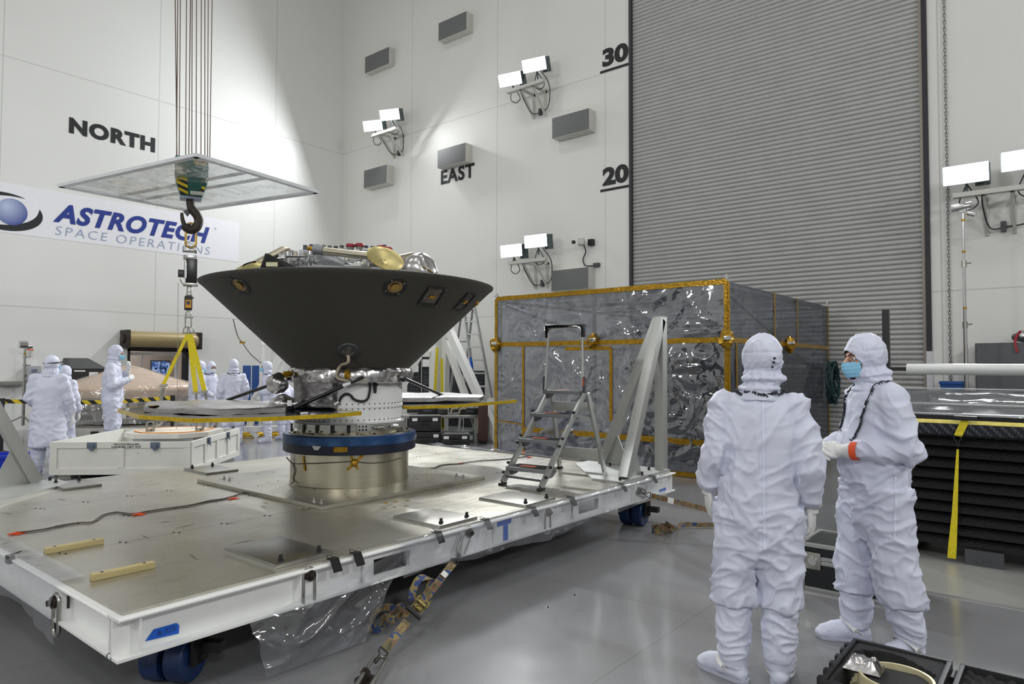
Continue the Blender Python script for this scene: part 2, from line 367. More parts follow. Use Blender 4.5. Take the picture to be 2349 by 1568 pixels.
jb = MB(); jb.bb((DX1-.05, -.03, 0), (DX1+.005, .03, DZ)); structure(jb.build('trim_3', mat('tan_guide_angle', (150, 142, 132), .5, .3, var=.05), smooth=0))
jb = MB(); jb.bb((DX1+.0, -.07, .9), (DX1+.10, 0, 1.9)); structure(jb.build('trim_4', mat('pale_guard', (214, 214, 218), .5), smooth=0))
# small roll-up door in the north wall with the lit room behind it
M_NICHE = mat('beige_room_wall', (196, 182, 172), .7, var=.03)
nb = MB(); nb.bb((-2.6, -7.6, 0), (-2.5, -4.7, 2.6)); nb.bb((-2.5, -7.7, 0), (-.3, -7.6, 2.6)); nb.bb((-2.5, -4.7, 0), (-.3, -4.6, 2.6)); nb.bb((-2.5, -7.6, 2.5), (-.3, -4.7, 2.6)); nb.bb((-2.5, -7.6, -.05), (-.3, -4.7, 0))
structure(nb.build('wall_corridor', M_NICHE, smooth=0))
fr = MB()
for y0, y1 in ((-7.02, -6.94), (-5.42, -5.34)): fr.bb((-.28, y0, 0), (-.02, y1, 2.05))
fr.bb((-.28, -7.02, 1.97), (-.02, -5.34, 2.05)); structure(fr.build('door_2', M_BLACK, smooth=0))
fr = MB(); fr.bb((-.5, -6.95, 1.86), (-.44, -5.4, 1.95)); fr.bb((-.5, -5.52, 0), (-.44, -5.42, 1.9)); fr.bb((-.5, -6.44, 0), (-.46, -6.41, 1.9))
structure(fr.build('window_1', M_WHITE, smooth=0))
structure(MB().bb((-.475, -6.94, 0), (-.470, -5.5, 1.88)).build('window_2', film('window_glass', (.95, .97, .98), .97, .1, .02, rough=.03, bump=0), smooth=0))
# ---------------------------------------------------------------- lighting of the hall
LK = 3.15
def area(name, loc, target, power, sx, sy=None, col=(1, 1, 1), spread=180):
    l = bpy.data.lights.new(name, 'AREA'); l.energy = power*LK; l.shape = 'RECTANGLE'; l.size = sx; l.size_y = sy or sx; l.color = col; l.spread = math.radians(spread)
    o = bpy.data.objects.new(name, l); COL.objects.link(o); o.location = loc
    o.rotation_euler = (V(target)-V(loc)).to_track_quat('-Z', 'Y').to_euler(); return o
M_LAMP = mat('lamp_lens', (255, 255, 255), .4, var=0, emit=(244, 250, 255), estr=7.0)
for gx in (8.0, 16.5, 25.0):
    for gy in (-20.0, -8.0):
        area('ceiling_lamp', (gx, gy, RZ-.05), (gx, gy, 0), 42, 3.0, 1.5, (1, .985, .95), 150)
for loc, tgt, pw in (((31.5, -20, 9.5), (10, -6, 1.5), 95), ((31.5, -8, 9.5), (9, -8, 1.5), 95), ((9, -26, 9.5), (10, -4, 1.5), 95), ((22, -26, 9.5), (17, -4, 1.5), 95)):
    area('wall_flood_lamp', loc, tgt, pw, 1.6, .8, (.97, .99, 1.0), 150)
area('corridor_lamp', (-1.4, -6.1, 2.45), (-1.4, -6.1, 0), 6, 1.2, .4, (1, .97, .93))
W = bpy.data.worlds.new('World'); SC.world = W; W.use_nodes = True
W.node_tree.nodes['Background'].inputs[0].default_value = (.8, .85, .9, 1); W.node_tree.nodes['Background'].inputs[1].default_value = .02
SC.view_settings.view_transform = 'Standard'; SC.view_settings.look = 'None'; SC.view_settings.gamma = 1; SC.view_settings.exposure = 0.0
try: SC.view_settings.use_curve_mapping = False
except Exception: pass
cy = SC.cycles; cy.max_bounces = 7; cy.diffuse_bounces = 4; cy.glossy_bounces = 4; cy.transmission_bounces = 4; cy.transparent_max_bounces = 16; cy.caustics_reflective = False; cy.caustics_refractive = False
cy.sample_clamp_indirect = 4.0
# ---------------------------------------------------------------- wall fittings
M_LOUV = mat('grey_grille_cloth', (112, 113, 114), .6, var=.05, vscale=90)
M_LOUVD = mat('grey_cabinet_side', (204, 203, 196), .5, var=.04)
def wallbox(x0, x1, z0, z1, d, label):
    t = thing('wall_speaker', ((x0+x1)/2, 0, z0), label, 'wall cabinet', 'grey cabinets on the east wall')
    MB().bb((x0, -d, z0), (x1, 0, z1)).build('cabinet', M_LOUVD, t, bevel=.008)
    b = MB(); b.bb((x0+.012, -d-.012, z0+.012), (x1-.012, -d, z1-.012)); b.build('grille', M_LOUV, t, bevel=.004)
    for zz in (z0+.06, z1-.06): MB().cyl((x0-.015, -d+.02, zz), (x0+.0, -d+.02, zz), .012, n=8).build('hinge', M_BLACK, t)
wallbox(1.487, 2.73, 11.49, 12.06, .245, 'upper grey wall cabinet nearest the room corner')
wallbox(5.06, 6.237, 11.52, 12.08, .285, 'topmost grey wall cabinet, high above the word EAST')
wallbox(9.363, 10.529, 7.60, 8.155, .30, 'grey wall cabinet beside the number 20, left of the roll-up door')
wallbox(5.07, 6.238, 7.59, 8.145, .30, 'grey wall cabinet covering the top of the word EAST')
wallbox(1.575, 2.74, 7.53, 8.14, .31, 'lower grey wall cabinet nearest the room corner')
wallbox(9.34, 10.505, 3.55, 4.105, .296, 'lowest grey wall cabinet, just above the film tent')
M_FLD = mat('flood_housing', (92, 102, 104), .45, .5, var=.06)
M_CORD = mat('black_cord', (40, 42, 50), .6)
def flood(cx, z, label, aim, power, heads=((-.48, -.03), (.34, .14)), bracket=True, spread=120):
    t = thing('flood_light', (cx, 0, z), label, 'flood light', 'flood lights on the wall')
    a = V(aim).normalized(); s = V((0, 0, 1)).cross(a).normalized(); u = a.cross(s)
    R = Matrix((s, a, u)).transposed()
    for hx, hz in heads:
        c = V((cx+hx, -.62, z+hz)); h = MB()
        hw, hh = .34, .17
        # flared head: wide mouth towards aim, drum behind
        P = [c+s*(sx*hw)+u*(sz*hh)+a*.12 for sx, sz in ((-1, -1), (1, -1), (1, 1), (-1, 1))]+[c+s*(sx*hw*.75)+u*(sz*hh*.8)-a*.16 for sx, sz in ((-1, -1), (1, -1), (1, 1), (-1, 1))]
        h.add(P, [(4, 5, 6, 7), (0, 1, 5, 4), (1, 2, 6, 5), (2, 3, 7, 6), (3, 0, 4, 7)])
        h.cyl(c+s*.22-a*.18-u*.22, c+s*.22-a*.18+u*.16, .115, n=20)
        hd = h.build('lamp_head', M_FLD, t)
        l = MB(); l.box(c+a*.115, (2*hw*.97, .02, 2*hh*.94), R); l.build('lens', M_LAMP, hd)
        y = MB(); y.cyl(c-u*.17, c-u*.36, .022, n=8); y.build('yoke', M_FLD, t)
        cb = smooth_path([c-u*.17, c-u*.5+s*.16, c-u*.62+s*.02, c-u*.5-s*.12, c-u*.22-s*.02], 6)
        MB().tube(cb, .011, 6).build('cord', M_CORD, t)
        o = area('flood_lamp', c+a*.16, c+a*5, power, .6, .3, (.95, .98, 1.0), spread)
    if bracket:
        b = MB(); b.bb((cx-.62, -.69, z-.40), (cx+.62, -.55, z-.32))
        for bx in (-.18, .22):
            b.bb((cx+bx-.03, -.06, z-1.02), (cx+bx+.03, 0, z-.3)); b.bb((cx+bx-.03, -.62, z-.40), (cx+bx+.03, 0, z-.34))
            b.beam((cx+bx, -.03, z-1.0), (cx+bx, -.58, z-.40), .05, .05)
        b.build('bracket', M_LOUVD, t); k = MB(); k.bb((cx+.02, -.08, z-.98), (cx+.10, 0, z-.80)); k.build('junction_box', M_DGREY, t)
        MB().tube(smooth_path([(cx+.5, -.62, z-.05), (cx+.62, -.4, z-.4), (cx+.45, -.2, z-.85), (cx+.10, -.05, z-.9), (cx-.12, -.2, z-.92), (cx-.2, -.45, z-.6), (cx-.2, -.6, z-.4)], 6), .012, 6).build('cable', M_CORD, t)
    return t
flood(2.95, 9.42, 'lit pair of flood lights on the east wall nearest the corner', (.35, -.85, -.35), 100, spread=180)
flood(8.72, 9.42, 'lit pair of flood lights high on the wall left of the number 30', (.2, -.9, -.38), 70)
flood(8.80, 4.72, 'lit pair of flood lights just above the lowest wall cabinet', (.1, -.92, -.12), 22)
flood(18.95, 4.98, 'lit pair of flood lights on the wall right of the roll-up door', (.0, -.92, -.15), 22, heads=((-.42, 0), (.42, .1)))
# security camera with its conduit
t = thing('security_camera', (10.4, 0, 4.2), 'white wall camera with a curved grey conduit beside the flood lights', 'camera')
b = MB(); b.box((10.26, -.26, 4.76), (.16, .34, .16), rotz(.5)); b.build('housing', M_LOUVD, t, bevel=.01); MB().cyl((10.15, -.40, 4.75), (10.12, -.46, 4.75), .045, n=16).build('lens', M_BLACK, t)
b = MB(); b.bb((10.36, -.12, 4.68), (10.5, 0, 4.84)); b.build('mount', M_BLACK, t)
MB().tube(smooth_path([(10.30, -.2, 4.68), (10.30, -.12, 4.52), (10.18, -.06, 4.36), (10.22, -.04, 4.20), (10.40, -.04, 4.16), (10.52, -.04, 4.17)], 6), .018, 8).build('conduit', M_DGREY, t)
MB().bb((10.50, -.09, 4.12), (10.66, 0, 4.22)).build('junction_box', M_DGREY, t, bevel=.006)
# ---------------------------------------------------------------- lettering on the walls
tag(text_mb('NORTH', (.004, -8.555, 7.555), Y, Z, 2.14, .42, .055, space=1.12).build('wall_lettering', M_INK, smooth=0), 'black painted word NORTH on the left wall', 'lettering')
tag(text_mb('EAST', (4.925, -.004, 7.165), X, Z, 1.40, .45, .035, space=1.1).build('wall_lettering', M_INK, smooth=0), 'black painted word EAST on the back wall', 'lettering')
M_INKS = mat('worn_lettering', (112, 92, 104), .6, var=.5, vscale=60)
for s, z, L, mm in (('30', 9.225, 'black painted number 30 with its underline by the door', M_INK), ('20', 6.165, 'black painted number 20 with its underline by the door', M_INK), ('10', 3.10, 'worn speckled number 10 showing above the film tent', M_INKS)):
    t = thing('height_mark', (10.7, 0, z), L, 'number', 'height marks')
    text_mb(s, (10.735, -.004, z), X, Z, .755, .47, .05).build('number', mm, t, smooth=0)
    MB().bb((10.665, -.006, z-.14), (11.515, -.001, z-.075)).build('underline', mm, t, smooth=0)
# company banner on the north wall
t = thing('wall_banner', (0, -10, 4.78), 'white company banner with a blue globe and blue lettering on the left wall', 'banner')
MB().bb((.001, -11.6, 4.775), (.006, -3.86, 5.98)).build('sheet', mat('banner_vinyl', (240, 240, 246), .4, var=.01), t, smooth=0)
M_NAVY = mat('navy_blue_print', (26, 50, 140), .5, var=.05); M_LBLUE = mat('pale_blue_print', (158, 172, 200), .5, var=.03)
tx = text_mb('ASTROTECH', (.009, -8.86, 5.20), Y, Z, 4.06, .50, .042, .3, space=1.1); 
tx.build('company_name', M_NAVY, t, smooth=0)
text_mb('SPACE OPERATIONS', (.009, -8.80, 4.885), Y, Z, 4.02, .225, -.012, .12, space=1.25).build('subtitle', M_LBLUE, t, smooth=0)
text_mb('®', (.009, -4.66, 5.655), Y, Z, .07, .07).build('trademark_sign', M_LBLUE, t, smooth=0)
def globe_mat():
    M = mat('globe_blue', (60, 92, 176), .5, var=0); nt = M.node_tree; b = nt.nodes['Principled BSDF']
    g = nt.nodes.new('ShaderNodeNewGeometry'); d = nt.nodes.new('ShaderNodeVectorMath'); d.operation = 'DISTANCE'; d.inputs[1].default_value = (0.01, -9.84, 5.42)
    r = nt.nodes.new('ShaderNodeValToRGB'); r.color_ramp.elements[0].color = (*lin((190, 202, 232)), 1); r.color_ramp.elements[1].color = (*lin((24, 50, 140)), 1); r.color_ramp.elements[1].position = .52
    nt.links.new(g.outputs['Position'], d.inputs[0]); nt.links.new(d.outputs['Value'], r.inputs[0]); nt.links.new(r.outputs[0], b.inputs['Base Color']); return M
b = MB(); b.cyl((.006, -9.73, 5.30), (.010, -9.73, 5.30), .325, n=48); b.build('printed_globe', globe_mat(), t, smooth=0)
def swoosh(a0, a1, tilt, wmax):
    b = MB(); n = 40; vs = []
    for i in range(n+1):
        f = i/n; a = a0+(a1-a0)*f; w = wmax*math.sin(PI*f)**.8+.004; ro = (.80, .46)
        for k in (0, 1):
            rx, ry = ro[0]-k*w*1.5, ro[1]-k*w*.9
            y, z = rx*math.cos(a), ry*math.sin(a); vs.append(V((.0085, -9.88+y*math.cos(tilt)-z*math.sin(tilt), 5.29+y*math.sin(tilt)+z*math.cos(tilt))))
    b.add(vs, [(2*i, 2*i+1, 2*i+3, 2*i+2) for i in range(n)]); return b
swoosh(-2.4, .45, -.05, .17).build('printed_swoosh', M_INK, t, smooth=0); swoosh(1.05, 3.6, -.05, .12).build('printed_swoosh', M_INK, t, smooth=0)
# chain of the roll-up door
b = MB(); z = 1.35; i = 0
while z < 14.0:
    b.tube(oval((18.18, -.05, z), Z, X if i % 2 else Y, .040, .019), .008, 5, True); z += .066; i += 1
tag(b.build('door_chain', mat('chain_steel', (150, 146, 146), .4, .8)), 'long steel chain hanging down the wall right of the roll-up door', 'chain')
# tan roller housing over the small door
t = thing('roller_housing', (.25, -6.24, 2.1), 'tan roll-up shutter drum over the small doorway in the left wall', 'shutter drum')
b = MB(); b.cyl((.24, -7.12, 2.29), (.24, -5.28, 2.29), .215, n=32); b.build('drum', M_TAN, t)
for y0, y1 in ((-7.22, -7.12), (-5.28, -5.17)):
    b = MB(); b.bb((.003, y0, 2.04), (.44, y1, 2.53)); b.cyl((.24, y0-.05, 2.29), (.24, y1+.02, 2.29), .12, n=16); b.build('end_bracket', M_IRON, t, bevel=.01)
MB().bb((.02, -7.05, 2.03), (.12, -5.3, 2.11)).build('bottom_bar', M_BLACK, t)
# ================================================================ transport platform
DZT = .50
PX0, PX1, PY0, PY1 = 12.42, 16.63, -13.58, -8.12
def deck_mat():
    M = mat('aluminium_deck', (188, 184, 172), .30, .82, var=.10, vscale=3.0); nt = M.node_tree; b = nt.nodes['Principled BSDF']; N = nt.nodes.new; L = nt.links.new
    g = N('ShaderNodeTexCoord'); mp = N('ShaderNodeMapping'); mp.inputs['Scale'].default_value = (40, 2, 1); L(g.outputs['Object'], mp.inputs[0])
    n = N('ShaderNodeTexNoise'); n.inputs['Scale'].default_value = 3; n.inputs['Detail'].default_value = 5; L(mp.outputs[0], n.inputs[0])
    n2 = N('ShaderNodeTexNoise'); n2.inputs['Scale'].default_value = 1.6; n2.inputs['Detail'].default_value = 6; L(g.outputs['Object'], n2.inputs[0])
    ad = N('ShaderNodeMath'); ad.operation = 'MULTIPLY'; L(n.outputs[0], ad.inputs[0]); L(n2.outputs[0], ad.inputs[1])
    mr = N('ShaderNodeMapRange'); mr.inputs[1].default_value = .1; mr.inputs[2].default_value = .45; mr.inputs[3].default_value = .24; mr.inputs[4].default_value = .42; L(ad.outputs[0], mr.inputs[0]); L(mr.outputs[0], b.inputs['Roughness']); return M
M_DECK = deck_mat()
M_SCUFF = mat('deck_scuff', (120, 116, 106), .5, .5, var=.2, vscale=30)
plat = thing('transport_platform', ((PX0+PX1)/2, (PY0+PY1)/2, 0), 'large low white framed transport platform with an aluminium deck on casters', 'platform')
# deck sheets (strips along the length), each sheet a part
xs = [12.45, 13.40, 14.15, 14.95, 15.78, 16.60]; xs = [12.45, 13.27, 14.10, 14.93, 15.28, 16.60]
xs = [12.46, 13.72, 14.50, 15.29, 16.59]
for a, b_ in zip(xs, xs[1:]):
    MB().bb((a+.0025, PY0+.035, DZT-.012), (b_-.0025, PY1-.035, DZT)).build('deck_sheet', M_DECK, plat, smooth=0)
rv = MB(); rnd = random.Random(3)
for xx in xs[1:-1]:
    yy = PY0+.2
    while yy < PY1-.1: rv.cyl((xx-.02, yy, DZT), (xx-.02, yy, DZT+.003), .007, n=8); rv.cyl((xx+.02, yy+.02, DZT), (xx+.02, yy+.02, DZT+.003), .007, n=8); yy += .33
tag(rv.build('rivets', M_IRON, plat, smooth=0), kind='stuff')
sc = MB()
for i in range(34):
    c = V((rnd.uniform(12.6, 16.4), rnd.uniform(-13.4, -8.4), DZT+.0006)); a = rnd.uniform(-.3, .3)+(0 if rnd.random() < .6 else 1.57); l = rnd.uniform(.02, .09); w = rnd.uniform(.004, .012)
    sc.add([c+rotz(a) @ V((dx*l, dy*w, 0)) for dx, dy in ((-1, -.6), (.2, -1), (1, .4), (-.1, 1))], [(0, 1, 2, 3)])
tag(sc.build('scuff_marks', M_SCUFF, plat, smooth=0), kind='stuff')
ZB = .295
def rail(name, p0, p1, outw, gaps, ribs):
    """I-section edge rail from p0 to p1 at deck height, web set back from the flange edge, with fork pockets"""
    p0, p1, o = V(p0), V(p1), V(outw); L = (p1-p0).length; d = (p1-p0)/L; b = MB(); R = Matrix((d, o, Z)).transposed()
    def bx(s0, s1, o0, o1, z0, z1): b.box(p0+d*((s0+s1)/2)+o*((o0+o1)/2)+Z*((z0+z1)/2), (s1-s0, abs(o1-o0), z1-z0), R)
    bx(0, L, -.10, 0, .472, .4875); bx(0, L, -.12, 0, ZB, ZB+.016)
    b.tube([p0+Z*.481+o*.0, p1+Z*.481+o*.0], .010, 8)
    cur = 0
    for g0, g1 in gaps+[(L, L)]:
        if g0 > cur: bx(cur, g0, -.075, -.06, ZB, .474)
        if g1 > g0:
            bx(g0, g1, -.05, -.035, .43, .474); bx(g0, g1, -.05, -.035, ZB, .335)
            bx(g0-.07, g0, -.05, -.03, ZB, .474); bx(g1, g1+.07, -.05, -.03, ZB, .474)
        cur = g1
    for r, w in ribs: bx(r-w/2, r+w/2, -.07, -.008, ZB+.01, .474)
    return b.build(name, M_WHITE, plat, smooth=0, bevel=.003)
rail('side_rail', (PX1, PY0, 0), (PX1, PY1, 0), X, [(1.45, 1.75), (3.68, 4.0)], [(.10, .012), (.98, .11), (2.26, .11), (3.2, .11), (4.67, .11), (5.40, .012)])
rail('side_rail', (PX0, PY0, 0), (PX0, PY1, 0), -X, [], [(.1, .012), (1, .1), (2.3, .1), (3.2, .1), (4.7, .1), (5.4, .012)])
rail('end_rail', (PX0+.102, PY0, 0), (PX1-.102, PY0, 0), -Y, [], [(.008, .012), (1.1, .1), (3.32, .1), (3.99, .012)])
rail('end_rail', (PX0+.102, PY1, 0), (PX1-.102, PY1, 0), Y, [], [(.008, .012), (1.1, .1), (3.3, .1), (3.99, .012)])
b = MB()
for yy in (-12.6, -11.4, -10.2, -9.0): b.bb((PX0+.1, yy-.05, .33), (PX1-.1, yy+.05, .47))
b.build('cross_beams', M_WHITE, plat, smooth=0)
M_CPL = mat('tan_caster_plate', (170, 160, 146), .6, var=.08)
def caster(cx, cy, a):
    r = .125; zc = r
    b = MB(); b.box((cx, cy, .285), (.42, .62, .022)); pl = b.build('caster_plate', M_CPL, plat, bevel=.004)
    R = rotz(a); f = MB()
    f.cyl((cx, cy, .274), (cx, cy, .235), .10, n=24); f.box(V((cx, cy, .24)), (.30, .12, .02), R)
    for s in (-1, 1): f.box(V((cx, cy, 0))+R @ V((s*.14, .0, .175)), (.018, .13, .16), R)
    f.cyl(V((cx, cy, zc))+R @ V((-.17, .0, 0)), V((cx, cy, zc))+R @ V((.17, 0, 0)), .02, n=12)
    f.box(V((cx, cy, 0))+R @ V((.20, .03, .17)), (.10, .06, .05), R)
    f.build('caster_fork', M_BLACK, plat)
    for s in (-1, 1):
        c = V((cx, cy, zc))+R @ V((s*.065, 0, 0)); ax = R @ V((1, 0, 0)); Rm = frame_z(ax); w = MB()
        w.lathe([(.085, -.052), (.118, -.05), (r, -.042), (r, .042), (.118, .05), (.085, .052)], c, 36, Rm); wo = w.build('caster_wheel', M_BLUEP, plat)
        h = MB(); h.lathe([(.0, -.054), (.04, -.056), (.045, -.046), (.086, -.046), (.086, .046), (.045, .046), (.04, .056), (0, .054)], c, 24, Rm, cap=False); h.build('wheel_hub', M_IRON, wo)
caster(16.30, -13.18, .55); caster(16.42, -8.62, .12); caster(12.75, -13.2, .3); caster(12.75, -8.5, .1)
def tie_ring(c, o, tilt=0.0):
    """lifting eye: pivot bolt with an oblong steel link hanging from it"""
    c, o = V(c), V(o); d = Z.cross(o); dn = (-Z*math.cos(tilt)+d*math.sin(tilt)); sd = o.cross(dn)
    b = MB(); b.cyl(c-o*.03, c+o*.055, .030, n=16); b.cyl(c+o*.055, c+o*.075, .016, n=6); b.box(c-o*.012, (.075, .075, .012), frame_z(o))
    bo = b.build('tie_down_pivot', M_IRON, plat); l = MB(); l.tube(oval(c+o*.03+dn*.068, dn, sd, .105, .036), .0105, 10, True)
    l.build('tie_down_link', M_STEEL, bo, local=False); return c+o*.03+dn*.165
tie_ring((16.59, -12.60, .455), X); T2 = tie_ring((16.59, -11.315, .45), X, -.55); tie_ring((16.59, -10.385, .44), X); T4 = tie_ring((16.59, -8.91, .40), X, 1.25); tie_ring((15.86, -13.545, .40), -Y)
# bolted steel pads on the deck
def pad(x0, y0, x1, y1, label, zt=.022):
    t = thing('steel_pad', ((x0+x1)/2, (y0+y1)/2, DZT), label, 'plate', 'bolted steel pads on the deck')
    MB().bb((x0, y0, DZT+.0005), (x1, y1, DZT+zt)).build('pad_plate', M_STEEL, t, bevel=.003)
    for yy in (y0+.06, y1-.06):
        k = MB(); xx = x1-.05 if x1 > 14.5 else x0+.05; k.cyl((xx, yy, DZT+zt), (xx, yy, DZT+zt+.012), .017, n=12); k.cyl((xx, yy, DZT+zt+.01), (xx, yy, DZT+zt+.034), .011, n=8); k.build('bolt', M_BLACK, t)
    b = MB(); b.box(((x0+x1)/2, y0-.004, DZT+.004), (x1-x0, .008, .008)); b.build('weld_bead', M_ALU, t)
pad(15.97, -12.74, 16.52, -12.37, 'bolted steel pad on the deck nearest the camera')
pad(16.07, -11.52, 16.55, -11.14, 'bolted steel pad on the deck above the camouflage ratchet strap')
pad(16.08, -10.60, 16.57, -10.20, 'bolted steel pad on the deck just in front of the step ladder')
pad(12.66, -11.42, 13.14, -11.08, 'bolted steel pad by the far deck edge, in front of the white crate')
pad(12.60, -12.65, 13.03, -12.34, 'bolted steel pad at the far deck edge beside the leaning left bracket')
pad(12.66, -9.95, 13.14, -9.6, 'bolted steel pad at the far deck edge behind the pedestal')
# wooden bars
for x0, y0, L in ((15.22, -13.44, 'pale wooden bar lying on the deck, farther from the front rail'), (15.98, -13.46, 'pale wooden bar lying on the deck, nearer the front rail')):
    t = thing('wooden_bar', (x0, y0+.15, DZT), L, 'bar', 'pale wooden bars')
    b = MB(); b.bb((x0-.022, y0, DZT+.0005), (x0+.022, y0+.31, DZT+.034)); b.build('bar', M_WOOD, t, bevel=.003)
    for yy in (.05, .26):
        k = MB(); k.cyl((x0, y0+yy, DZT+.034), (x0, y0+yy, DZT+.0355), .008, n=12); k.build('bolt_hole', M_BLACK, t)
# blue tape marks
def tape(poly, label, writing=None):
    t = thing('blue_tape', poly[0], label, 'tape', 'blue tape marks'); MB().plate(poly, .0015).build('tape', M_BLUET, t, smooth=0)
    for s, o, xd, yd, w, h, m in writing or []:
        text_mb(s, o, xd, yd, w, h, -.015, .2).build('writing', m, t, smooth=0)
xw = PX1-.058
def on_rail(px, py): 
    p = XP(px, py, xw); return p
q = [on_rail(*a) for a in ((333, 1470), (352, 1443), (405, 1428), (411, 1433), (410, 1452))]
tape(q, 'blue tape with a handwritten number on the rail near the front corner', [('6,325', on_rail(361, 1459)+X*.003, Y, Z, .082, .028, M_INK)])
xw = PX1-.026
MB_white = MB(); MB_white.bb((PX1-.055, -11.0, .31), (PX1-.030, -10.72, .485)); MB_white.build('rail_panel', M_WHITE, plat, smooth=0)
q = [on_rail(*a) for a in ((1141, 1194), (1174, 1183), (1172, 1198), (1165, 1201), (1165, 1243), (1160, 1246), (1155, 1244), (1155, 1203), (1141, 1208))]
tape(q, 'blue tape T on the white rail beside the camouflage strap', [('12,875', on_rail(1157, 1198)+X*.003, Y, Z, .055, .016, M_INK)])
xw = PX1-.058
q = [on_rail(*a) for a in ((1512, 1123), (1528, 1117), (1527, 1130), (1511, 1134))]
tape(q, 'small blue tape piece at the far right end of the rail')
# binder clips holding the polythene
for i, (px, py, lab) in enumerate(((765, 1281, 'black binder clip left of the fork pocket, first from the front'), (817, 1266, 'black binder clip left of the fork pocket, second from the front'), (1003, 1222, 'black binder clip right of the fork pocket'), (1114, 1195, 'black binder clip just left of the blue tape T'), (1221, 1167, 'black binder clip between the blue tape T and the third link'), (1310, 1146, 'black binder clip above the second fork pocket'), (1427, 1115, 'black binder clip in front of the right bracket'), (1497, 1097, 'black binder clip nearest the far right deck corner'))):
    p = XP(px, py, PX1+.004); c = thing('binder_clip', p, lab, 'clip', 'binder clips on the rail')
    b = MB(); yy = p.y; b.add([V((PX1+.050, yy-.03, .452)), V((PX1+.050, yy+.03, .452)), V((PX1+.012, yy+.03, .517)), V((PX1+.012, yy-.03, .517)), V((PX1-.03, yy-.03, .514)), V((PX1-.03, yy+.03, .514))], [(0, 1, 2, 3), (3, 2, 5, 4)])
    b.add([v-Z*.004-X*.0 for v in b.v[:6]], [(0, 1, 2, 3), (3, 2, 5, 4)]); b.build('clip_body', M_BLACKG, c, smooth=0)
    h = MB(); h.tube([(PX1-.012, yy-.016, .512), (PX1-.045, yy-.012, .522), (PX1-.052, yy, .523), (PX1-.045, yy+.012, .522), (PX1-.012, yy+.016, .512)], .002, 6); h.build('clip_handle', M_BLACKG, c)
p = YP(22, 1283, PY0-.01); c = thing('binder_clip', p, 'black binder clip on the left end rail by the picture edge', 'clip', 'binder clips on the rail')
b = MB(); b.box((p.x, PY0-.008, .488), (.06, .036, .045)); b.build('clip_body', M_BLACKG, c, bevel=.006); h = MB(); h.tube([(p.x-.016, PY0, .512), (p.x, PY0+.05, .523), (p.x+.016, PY0, .512)], .002, 6); h.build('clip_handle', M_BLACKG, c)
# ---- clear polythene hung from the rail
def sheet(name, fn, nu, nv, m, label, cat='plastic sheet', parent=None):
    b = MB(); b.grid(fn, nu, nv); o = b.build(name, m, None, smooth=180)
    if label: tag(o, label, cat)
    return o
def drape(u, v):
    y = -11.95+u*3.55; amp = .012+.02*v; w = math.sin(y*9+2*v)*.5+math.sin(y*23+v*3)*.25+mn.noise(V((y*4, v*3, 1)))*.9
    top = .512; bot = .285-.05*max(0, math.sin(y*2.3+.6))-.03*mn.noise(V((y*2, 0, 4)))
    if v < .12: return V((PX1-.05+.07*v/.12, y, .512))
    vv = (v-.12)/.88; return V((PX1+.022+amp*w+.02*math.sin(PI*vv), y, top+(bot-top)*vv))
sheet('plastic_sheet', drape, 110, 14, M_CLEAR, 'clear polythene clipped along the right half of the white rail')
A_, B_, C_, D_ = ZP(560, 1425, .30), V((PX1+.03, -11.80, .50)), ZP(838, 1470, .012), ZP(610, 1556, .012)
A_.x = max(A_.x, PX1+.02)
def flap(u, v):
    top = A_.lerp(B_, u); bot = D_.lerp(C_, u); p = top.lerp(bot, v)
    s = math.sin(PI*v); p = p+X*(.05*s*math.sin(u*5+.4))+Z*(.015*s*math.sin(u*11+v*5))
    n = mn.noise(V((u*4, v*4, 2)))*.05*s; p += (X*.8+Z*.5)*n
    cr = abs(mn.noise(V((u*3.1+v, v*2.6, 9)))); p += X*(.06*max(0, .25-cr)*s*2)
    if p.z < .006: p.z = .006
    return p
sheet('plastic_sheet', flap, 50, 40, M_CLEAR, 'clear polythene flap hanging from the rail down to the floor')
def drape2(u, v):
    x = 14.2+u*1.72; w = math.sin(x*17+2*v)*.4+mn.noise(V((x*5, v*3, 1)))
    if v < .25: return V((x, PY0+.12-.135*v/.25, .515+.006*w))
    vv = (v-.25)/.75; return V((x, PY0-.02-.02*abs(w)*vv-.02*math.sin(PI*vv), .512-(.27+.05*math.sin(x*4))*vv))
sheet('plastic_sheet', drape2, 60, 16, M_CLEAR, 'crumpled clear polythene over the left end rail of the platform')
def drape3(u, v):
    y = -10.4+u*2.3 if v < 2 else 0; x = PX0-.02; w = mn.noise(V((y*5, v*3, 3)))
    return V((x+.25*(.5-v)+.02*w, y, .512+.03*max(0, w)*math.sin(PI*v)-.14*max(0, v-.6)))
def drape4(u, v):
    x = 12.9+u*2.5; w = mn.noise(V((x*5, v*3, 7)))
    return V((x, PY1-.03+.2*v, .512+.05*max(0, w)*math.sin(PI*v)-.30*max(0, v-.45)))
sheet('plastic_sheet', drape4, 60, 12, M_CLEAR, 'crumpled clear polythene along the far end rail behind the pedestal')
